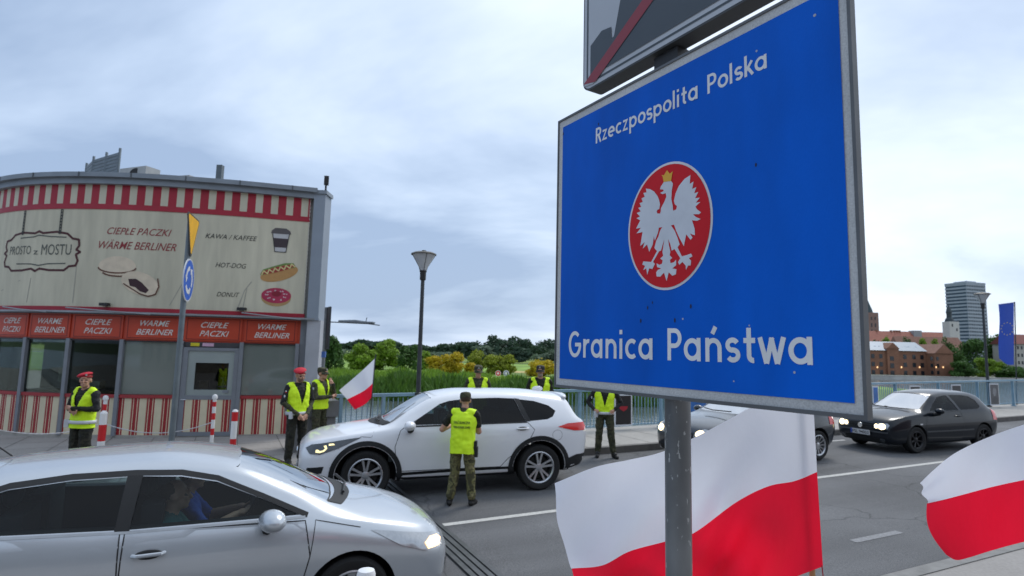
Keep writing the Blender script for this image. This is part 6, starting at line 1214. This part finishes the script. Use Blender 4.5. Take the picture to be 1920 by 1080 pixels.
def tree(name, loc, w_, h, m_, label, cat='tree', group=None, n=2600, leaf=.35, lift=0, seed=0, lobes=11):
    r_ = empty(name, loc, random.uniform(0, 6), label, cat, group); o = bpy.data.objects.new('crown', crown_mesh('crown', m_, w_, h-lift, n, leaf, lobes, seed=seed)); C.objects.link(o); o.parent = r_; o.location = (0, 0, lift)
    o = bpy.data.objects.new('trunk', trunk_mesh(h, max(.12, h*.018), w_, seed)); C.objects.link(o); o.parent = r_; return r_
def by_px(px0, px1, top, Y, base): c = at((px0+px1)/2, top, Y); w_ = (px1-px0)/1085*Y; return (c.x, Y, base), w_, c.z-base
def tpx_tree(name, px0, px1, top, Y, base, m_, label, **k): loc, w_, h = by_px(px0, px1, top, Y, base); return tree(name, loc, w_, h, m_, label, **k)
G1 = 'bushes and trees on the river meadow'
tpx_tree('tree', 598, 650, 622, 150, -4.7, L_dark, 'dark leafy tree right behind the corner of the snack bar', group=G1, n=3500, leaf=.42, seed=1)
tpx_tree('tree', 652, 706, 640, 190, -4.7, L_green, 'bright green tree left of the small railing flag tip', group=G1, n=3500, leaf=.5, seed=2); tpx_tree('tree', 690, 752, 634, 196, -4.7, L_green, 'broad bright green tree behind the tip of the small flag', group=G1, n=4200, leaf=.5, seed=3)
tpx_tree('tree', 745, 792, 644, 186, -4.7, L_dark, 'darker green tree just left of the lamp post', group=G1, n=3000, leaf=.45, seed=4); tpx_tree('tree', 774, 812, 652, 205, -4.7, L_green, 'small green tree behind the lamp post', group=G1, n=2500, leaf=.45, seed=5)
tpx_tree('bush', 792, 838, 664, 165, -4.7, L_yel, 'yellow bush right of the lamp post', cat='bush', group=G1, n=3000, leaf=.30, seed=6); tpx_tree('bush', 822, 872, 660, 163, -4.7, L_yel, 'largest yellow bush left of the soldier behind the car roof', cat='bush', group=G1, n=3200, leaf=.36, seed=7)
tpx_tree('bush', 868, 915, 656, 190, -4.7, L_ol, 'green bush behind the head of the soldier at the car roof', cat='bush', group=G1, n=3000, leaf=.4, seed=8); tpx_tree('bush', 908, 966, 658, 180, -4.7, L_ol, 'round olive yellow bush between the two soldiers behind the car', cat='bush', group=G1, n=3500, leaf=.4, seed=9)
tpx_tree('bush', 872, 900, 676, 165, -4.7, L_yel, 'low yellow bush touching the shoulder of the soldier at the car roof', cat='bush', group=G1, n=1800, leaf=.32, seed=10)
tpx_tree('bush', 984, 1050, 666, 172, -4.7, L_yel, 'yellow bush behind the bearded soldier, partly hidden by the blue sign', cat='bush', group=G1, n=3200, leaf=.36, seed=11)
for i, (a, b_, tp, Y) in enumerate(((868, 915, 634, 480), (905, 968, 626, 470), (950, 1010, 630, 500), (990, 1060, 632, 520), (880, 930, 646, 440), (960, 1000, 650, 430), (1020, 1075, 650, 440))):
    tpx_tree('tree', a, b_, tp, Y, -4.6, L_sil if i in (4, 6) else L_blue, ('pale silver' if i in (4, 6) else 'dark')+' tree of the far grove, '+('tall one above the beardless soldier', 'tallest of the grove', 'tall one left of the bearded soldier', 'tall one touching the blue sign', 'low one above the beardless soldier', 'low one before the tallest', 'low one touching the blue sign')[i], group='far grove across the meadow', n=3200, leaf=1.1, seed=20+i)
# far wood and meadow reeds: stuff
def clump_strip(name, pts, n, hgt, leaf, m_, label, base=-4.5, depth=60, seed=0):
    rg_ = np.random.default_rng(seed); V = np.zeros((n*4, 3)); pts = np.array(pts, float)
    for i in range(n):
        u = rg_.uniform(0, len(pts)-1.001); k = int(u); f = u-k; p_ = pts[k]*(1-f)+pts[k+1]*f; hh = hgt*(.8+.2*math.sin(u*9)+.12*math.sin(u*31))
        c = np.array([p_[0]+rg_.normal()*leaf, p_[1]+rg_.uniform(0, depth), base+hh*rg_.uniform(0, 1)**.6]); nn = rg_.normal(size=3)+np.array([0, -1, .6]); nn /= np.linalg.norm(nn); a = np.cross(nn, [0, 0, 1.]); a /= np.linalg.norm(a); b = np.cross(nn, a); s = leaf*rg_.uniform(.5, 1.3)
        V[i*4:i*4+4] = [c-a*s, c-b*s*.7, c+a*s, c+b*s*.7]
    me = bpy.data.meshes.new(name); me.from_pydata(V.tolist(), [], [(i*4, i*4+1, i*4+2, i*4+3) for i in range(n)]); me.materials.append(m_); o = bpy.data.objects.new(name, me); C.objects.link(o); return tag(o, label, 'wood', kind='stuff')
clump_strip('far_wood', [(-900, 1050), (-420, 1080), (-150, 1150), (50, 1150), (400, 1150)], 16000, 21, 4.5, L_blue, 'dark far wood along the horizon behind the meadow', depth=50, seed=3)
clump_strip('far_hedge', [(-320, 500), (-120, 490), (-20, 480), (110, 450)], 3500, 5, 1.6, L_sil, 'low far hedge on the other side of the meadow', depth=12, seed=4)
def reeds(name, regions, n, m_, label, seed=0):
    rg_ = np.random.default_rng(seed); V = []; F = []
    for i in range(n):
        x0, x1, y0, y1, hh = regions[rg_.integers(len(regions))]; x, y = rg_.uniform(x0, x1), rg_.uniform(y0, y1); h = hh*rg_.uniform(.5, 1.25)*(1+.3*math.sin(x*.23+y*.17)+.25*math.sin(x*.61+1)); w_ = .10+h*.06; a = rg_.uniform(0, 3.14); dx, dy = math.cos(a)*w_, math.sin(a)*w_; lx, ly = rg_.normal(size=2)*h*.25; z = -4.75 if y > 101 else -6.6+(y-94)*.27
        o = len(V); V += [(x-dx, y-dy, z), (x+dx, y+dy, z), (x+lx*.5+dx*.7, y+ly*.5+dy*.7, z+h*.6), (x+lx*.5-dx*.7, y+ly*.5-dy*.7, z+h*.6), (x+lx, y+ly, z+h)]; F += [(o, o+1, o+2, o+3), (o+3, o+2, o+4)]
    me = bpy.data.meshes.new(name); me.from_pydata(V, [], F); me.materials.append(m_); o = bpy.data.objects.new(name, me); C.objects.link(o); return tag(o, label, 'reeds', kind='stuff')
G_a = leafmat('reed green', (.075, .16, .018), .4); G_b = leafmat('bright reed green', (.17, .29, .025), .4)
reeds('river_reeds', [(-70, 60, 95, 104, 2.2), (-70, 40, 104, 112, 2.0)], 16000, G_a, 'tall dark green reeds along the river edge', 1)
reeds('meadow_grass', [(-75, 12, 112, 135, 1.6), (-75, -5, 135, 160, 1.5)], 15000, G_b, 'bright tall grass behind the reeds', 2)
# small round navigation signs on the meadow
for px, Y, lb, cm in ((934, 152, 'small red edged round sign on the dry grass between the soldiers', red), (949, 146, 'small white round sign on the dry grass between the soldiers', white)):
    q = at(px, 700, Y); r_ = empty('shore_sign', (q.x, Y, -4.7), 0, lb, 'sign'); mb = MB(); mb.tube([(0, 0, 0), (0, 0, q.z+4.7)], .06, 6); mb.build('post', white, r_); mb = MB(); mb.lathe([(.75, -.05), (.75, .05)], 20, (0, -.1, q.z+4.7), 'y'); mb.build('plate', white, r_)
    mb = MB(); (mb.lathe([(.3, -.06), (.62, -.06)], 16, (0, -.12, q.z+4.7), 'y', caps=False)); mb.build('mark', cm if cm is red else M('sign blue grey', (.3, .35, .45), .5), r_)
# embankment wall and the town on the right
wallm = M('embankment stone', (.42, .41, .38), .9, 0, .15, .4, var2=.15, v2s=.05)
def prism_box(name, m_, parent, x0, x1, y0, y1, z0, z1): mb = MB(); mb.box(((x0+x1)/2, (y0+y1)/2, (z0+z1)/2), (x1-x0, y1-y0, z1-z0)); return adopt(mb.build(name, m_, smooth=False), parent)
mb = MB(); a, b_ = Vector((118, 262, 0)), Vector((430, 290, 0)); d = b_-a; mb.box(((a+b_)/2+Vector((0, 0, -5.75)))[:], (d.length, 1.2, 2.6), math.atan2(d.y, d.x)); mb.box(((a+b_)/2+Vector((0, 0, -4.38)))[:], (d.length, 1.5, .2), math.atan2(d.y, d.x))
tag(mb.build('embankment_wall', wallm, smooth=False), 'long pale stone river wall below the brick warehouse', 'wall')
brick = M('brick', (.25, .118, .07), .85, 0, .2, 1.5, var2=.15, v2s=.15); metal_roof = M('metal roof', (.22, .27, .32), .45, .1, .1, .5); tile = M('red roof tiles', (.32, .12, .08), .8, 0, .15, .6); tile2 = M('brown roof tiles', (.25, .125, .085), .8, 0, .15, .6); win = M('window glass', (.02, .024, .03), .15); plaster = M('pale plaster', (.44, .41, .36), .8, 0, .1, .5)
def gable(mb, x0, x1, y0, y1, z0, z1, ax='x'):
    if ax == 'x': ym = (y0+y1)/2; mb.add([(x0, y0, z0), (x1, y0, z0), (x1, y1, z0), (x0, y1, z0), (x0, ym, z1), (x1, ym, z1)], [(0, 1, 5, 4), (2, 3, 4, 5), (1, 2, 5), (3, 0, 4), (3, 2, 1, 0)])
    else: xm = (x0+x1)/2; mb.add([(x0, y0, z0), (x1, y0, z0), (x1, y1, z0), (x0, y1, z0), (xm, y0, z1), (xm, y1, z1)], [(3, 0, 4, 5), (1, 2, 5, 4), (0, 1, 4), (2, 3, 5), (3, 2, 1, 0)])
Yw = 300; X = lambda px, Y=Yw: at(px, 680, Y).x; Z = lambda y, px=1700, Y=Yw: at(px, y, Y).z
wh = empty('brick_warehouse', (X(1690), Yw, -4.7), 0, 'three storey brick warehouse with grey metal roof and a gable wing on the river bank', 'building'); zb_, ze, zr_ = -4.7, Z(658), Z(645)
prism_box('wall', brick, wh, X(1560), X(1738), Yw, Yw+16, zb_, ze); mb = MB(); gable(mb, X(1558), X(1738), Yw-.8, Yw+17, ze, zr_+1.2); rf = adopt(mb.build('roof', metal_roof, smooth=False), wh)
prism_box('wing_wall', brick, wh, X(1737), X(1771), Yw-6, Yw+16, zb_, ze-1); mb = MB(); gable(mb, X(1736), X(1772), Yw-6.5, Yw+17, ze-1, Z(644), 'y'); adopt(mb.build('wing_roof', tile2, smooth=False), wh); mb = MB(); gable(mb, X(1738), X(1770), Yw-6.6, Yw-6.2, ze-1, Z(646), 'y'); adopt(mb.build('wing_gable', brick, smooth=False), wh)
prism_box('gable_bay', brick, wh, X(1662), X(1684), Yw-1.0, Yw+4, zb_, ze+1.0); mb = MB(); gable(mb, X(1661), X(1685), Yw-1.3, Yw+8, ze+1.0, Z(643), 'y'); adopt(mb.build('bay_gable', brick, smooth=False), wh)
for px in (1562, 1572, 1586, 1596, 1610, 1620, 1637, 1652, 1697, 1714, 1729): 
    for py in (669, 684, 699):
        prism_box('window', win, wh, X(px-3), X(px+3), Yw-.15, Yw+.1, Z(py+4), Z(py-4))
for px in (1747, 1758): 
    for py in (672, 685, 698): prism_box('window', win, wh, X(px-2.2, Yw-6), X(px+2.2, Yw-6), Yw-6.15, Yw-5.9, Z(py+4, 1752, Yw-6), Z(py-3, 1752, Yw-6))
for py, hh in ((672, 4), (685, 5), (699, 6)): prism_box('window', win, wh, X(1669, Yw-1), X(1676, Yw-1), Yw-1.15, Yw-.9, Z(py+hh, 1672, Yw-1), Z(py-4, 1672, Yw-1))
for px in (1600, 1640, 1648, 1698, 1703, 1717): prism_box('skylight', M('skylight', (.6, .65, .7), .2), rf, X(px-1.6, Yw+4), X(px+1.6, Yw+4), Yw+3.2, Yw+3.8, Z(653, 1700, Yw+4), Z(650, 1700, Yw+4))
lampw = emit('lit wall lamp', (1, .62, .3), 1.2)
for px, y0 in ((1644, Yw), (1689, Yw), (1723, Yw), (1754, Yw-6), (1767, Yw-6)): prism_box('wall_lamp', lampw, wh, X(px-.7, y0), X(px+.7, y0), y0-.5, y0-.2, Z(690, px, y0), Z(687, px, y0))
# long red roof behind
Y2 = 430; X2 = lambda px: at(px, 640, Y2).x; Z2 = lambda y: at(1720, y, Y2).z
lr = empty('long_house', (X2(1720), Y2, -2), 0, 'long building with a red tiled roof and chimneys behind the brick warehouse', 'building')
prism_box('wall', plaster, lr, X2(1590), X2(1806), Y2, Y2+20, -4.7, Z2(648)); mb = MB(); gable(mb, X2(1588), X2(1808), Y2-1, Y2+21, Z2(648), Z2(621)); r_ = adopt(mb.build('roof', tile, smooth=False), lr)
for px in (1688, 1694, 1699, 1704, 1660): prism_box('chimney', brick, r_, X2(px-1), X2(px+1), Y2+9, Y2+11, Z2(632), Z2(619))
prism_box('roof_vent', M('vent grey', (.3, .3, .3), .7), r_, X2(1725), X2(1740), Y2+6, Y2+12, Z2(634), Z2(619))
Y3 = 380; X3 = lambda px: at(px, 640, Y3).x; Z3 = lambda y: at(1790, y, Y3).z
lb_ = empty('house', (X3(1790), Y3, -2), 0, 'house with a brown hipped roof at the foot of the tower block', 'building'); prism_box('wall', plaster, lb_, X3(1690), X3(1808), Y3, Y3+14, -4.7, Z3(662)); mb = MB(); gable(mb, X3(1688), X3(1812), Y3-1, Y3+15, Z3(662), Z3(632)); adopt(mb.build('roof', tile2, smooth=False), lb_)
# church tower at the edge of the sign
Y4 = 620; X4 = lambda px: at(px, 600, Y4).x; Z4 = lambda y: at(1638, y, Y4).z
ct = empty('church_tower', (X4(1638), Y4, -2), 0, 'brick church tower with a dark pointed spire at the edge of the blue sign', 'tower'); prism_box('shaft', M('church brick', (.26, .16, .13), .9, 0, .15, .4), ct, X4(1628), X4(1647.5), Y4, Y4+11, -4.7, Z4(586)); mb = MB(); mb.lathe([(4.6, Z4(586)), (3.6, Z4(579)), (2.0, Z4(572)), (.1, Z4(562))], 8, (X4(1634), Y4+5, 0)); adopt(mb.build('spire', M('copper spire', (.05, .075, .08), .7), angle=10), ct)
for px in (1634, 1641):
    for py, h_ in ((596, 4), (608, 5), (620, 5)): prism_box('window', win, ct, X4(px-1), X4(px+1), Y4-.3, Y4+.2, Z4(py+h_), Z4(py-2))
# high-rise
Y5 = 640; X5 = lambda px: at(px, 600, Y5+14).x; Z5 = lambda y: at(1812, y, Y5+5).z
hr = empty('tower_block', (X5(1812), Y5, -2), 0, 'tall office tower block with horizontal white and dark glass bands above the trees', 'building'); con = M('tower concrete', (.34, .38, .42), .7, 0, .06, .1); tg = M('tower glass', (.03, .06, .085), .15, 0, .1, .1)
ca_ = -.42; cx5, wx5, dx5 = X5(1813), (X5(1843)-X5(1782))*.80, 24
mb = MB(); zt5, zb5 = Z5(534), -4.7; nf_ = 24
Rm = Matrix.Translation((cx5, Y5+14, 0)) @ Matrix.Rotation(.30, 4, 'Z')
mb.box((0, 0, (zt5+zb5)/2), (wx5-.8, dx5-.8, zt5-zb5), mtx=Rm); adopt(mb.build('glazing', tg, smooth=False), hr)
mb = MB(); fh = (zt5-zb5)/nf_
for k in range(nf_+1): mb.box((0, 0, zb5+k*fh), (wx5, dx5, fh*.5), mtx=Rm)
for k in range(9): mb.box((-wx5/2+wx5*k/8*.998+.05, -dx5/2+.35, (zt5+zb5)/2), (.35, .3, zt5-zb5), mtx=Rm)
adopt(mb.build('floor_bands', con, smooth=False), hr)
mb = MB(); mb.box((0, 0, zt5+1.6), (wx5+.3, dx5+.3, 2.0), mtx=Rm); mb.box((0, 0, zt5+3.2), (wx5*.5, dx5*.6, 2.4), mtx=Rm); adopt(mb.build('roof_parapet', con, smooth=False), hr); mb = MB(); mb.tube([(cx5+2, Y5+14, zt5), (cx5+2, Y5+14, Z5(524))], .25, 6); adopt(mb.build('antenna', dsteel), hr)
# white church tower with dark cupola
Y6 = 410; X6 = lambda px: at(px, 600, Y6).x; Z6 = lambda y: at(1791, y, Y6).z
wt = empty('white_tower', (X6(1790), Y6, -2), 0, 'small white tower with a dark cupola in front of the tower block', 'tower'); prism_box('shaft', M('white render', (.55, .53, .48), .8, 0, .08, .5), wt, X6(1780), X6(1798), Y6, Y6+7, -4.7, Z6(603)); mb = MB(); mb.lathe([(2.9, Z6(603)), (2.5, Z6(598)), (1.6, Z6(595)), (1.6, Z6(588)), (1.9, Z6(585)), (1.3, Z6(579)), (.2, Z6(572))], 8, (X6(1787), Y6+3.5, 0)); adopt(mb.build('cupola', M('dark cupola', (.035, .05, .055), .6), angle=10), wt)
for px, py in ((1793, 618), (1785, 610)): prism_box('window', win, wt, X6(px-1), X6(px+1), Y6-.2, Y6+.2, Z6(py+2.5), Z6(py-2.5))
# residential block at the right edge
Y7 = 310; X7 = lambda px: at(px, 660, Y7).x; Z7 = lambda y: at(1912, y, Y7).z
rb = empty('apartment_house', (X7(1930), Y7, -2), 0, 'pale apartment house with a red roof at the right edge behind the blue banner', 'building'); prism_box('wall', plaster, rb, X7(1902), X7(1990), Y7, Y7+14, -4.7, Z7(645)); mb = MB(); gable(mb, X7(1899), X7(1992), Y7-1, Y7+15, Z7(645), Z7(626)); adopt(mb.build('roof', M('dark red tiles', (.17, .045, .035), .8), smooth=False), rb); prism_box('chimney', brick, rb, X7(1915), X7(1919), Y7+5, Y7+7, Z7(640), Z7(618))
for px in (1909, 1916, 1924, 1932, 1941, 1950):
    for py in (652, 666, 680, 694): prism_box('window', win, rb, X7(px-1.5), X7(px+1.5), Y7-.15, Y7+.1, Z7(py+3), Z7(py-3))
G3 = 'trees of the town bank'
for i, (a, b_, tp, Y, m_, lb) in enumerate(((1768, 1808, 636, 318, L_dark, 'dark tree right of the brick gable wing'), (1800, 1846, 626, 326, L_dark, 'tall dark tree left of the right lamp post'), (1840, 1882, 622, 330, L_dark, 'tall dark tree between the right lamp and the blue banner'), (1870, 1912, 636, 322, L_dark, 'dark tree behind the blue banner'), (1784, 1832, 676, 285, L_dark, 'round dark bush on the bank right of the warehouse'), (1828, 1875, 670, 290, L_green, 'leafy bush on the bank below the right lamp'), (1866, 1925, 684, 284, L_dark, 'low dark bush at the right edge above the railing'))):
    loc, w_, h = by_px(a, b_, tp, Y, -4.7); tree('tree' if i < 4 else 'bush', loc, w_, h, m_, lb, 'tree' if i < 4 else 'bush', G3, n=3200, leaf=.6, seed=40+i)
for i, px in enumerate((1640, 1658, 1688, 1700, 1728, 1752, 1776)):
    loc, w_, h = by_px(px-9, px+9, (634, 629, 636, 630, 628, 632, 628)[i], 345, -4.7); tree('tree', loc, w_, h, L_green if i % 3 else L_dark, 'small tree of the row above the warehouse roof, '+('at the sign edge', 'with a pointed crown near the sign', 'left of two close crowns', 'right of two close crowns', 'behind the roof ridge middle', 'behind the gable wing', 'at the foot of the white tower')[i], 'tree', 'tree row above the warehouse', n=1400, leaf=.6, seed=60+i)

# unseen houses added behind the viewer to darken reflections in the cars and panes
hw_ = M('house front', (.30, .26, .21), .85, 0, .1, .6)
for i, (t0, t1, h, lb, m_) in enumerate(((-38, -14, 12, 'unseen ochre town house added for reflections, the one farthest from the bridge', hw_), (-13, 6, 14, 'unseen grey town house added for reflections, opposite the snack bar', M('house front grey', (.22, .22, .22), .85, 0, .1, .6)), (7, 40, 11, 'unseen brick red town house added for reflections, the one nearest the bridge', M('house front red', (.24, .11, .08), .85, 0, .1, .6)))):
    x, y, z = P((t0+t1)/2, -20, .1); r_ = empty('added_house', (x, y, z), YAW, lb, 'building'); w_ = t1-t0
    mb = MB(); mb.box((0, -5, h/2), (w_, 10, h)); mb.build('wall', m_, r_, smooth=False); mb = MB(); gable(mb, -w_/2-.3, w_/2+.3, -10.4, .4, h, h+4); mb.build('roof', tile2, r_, smooth=False)
    for k in range(int(w_/3)):
        for fl in range(int(h/3.2)): mb = MB(); mb.box((-w_/2+1.5+k*3, .02, 1.8+fl*3.1), (1.1, .12, 1.6)); mb.build('window', win, r_, smooth=False)
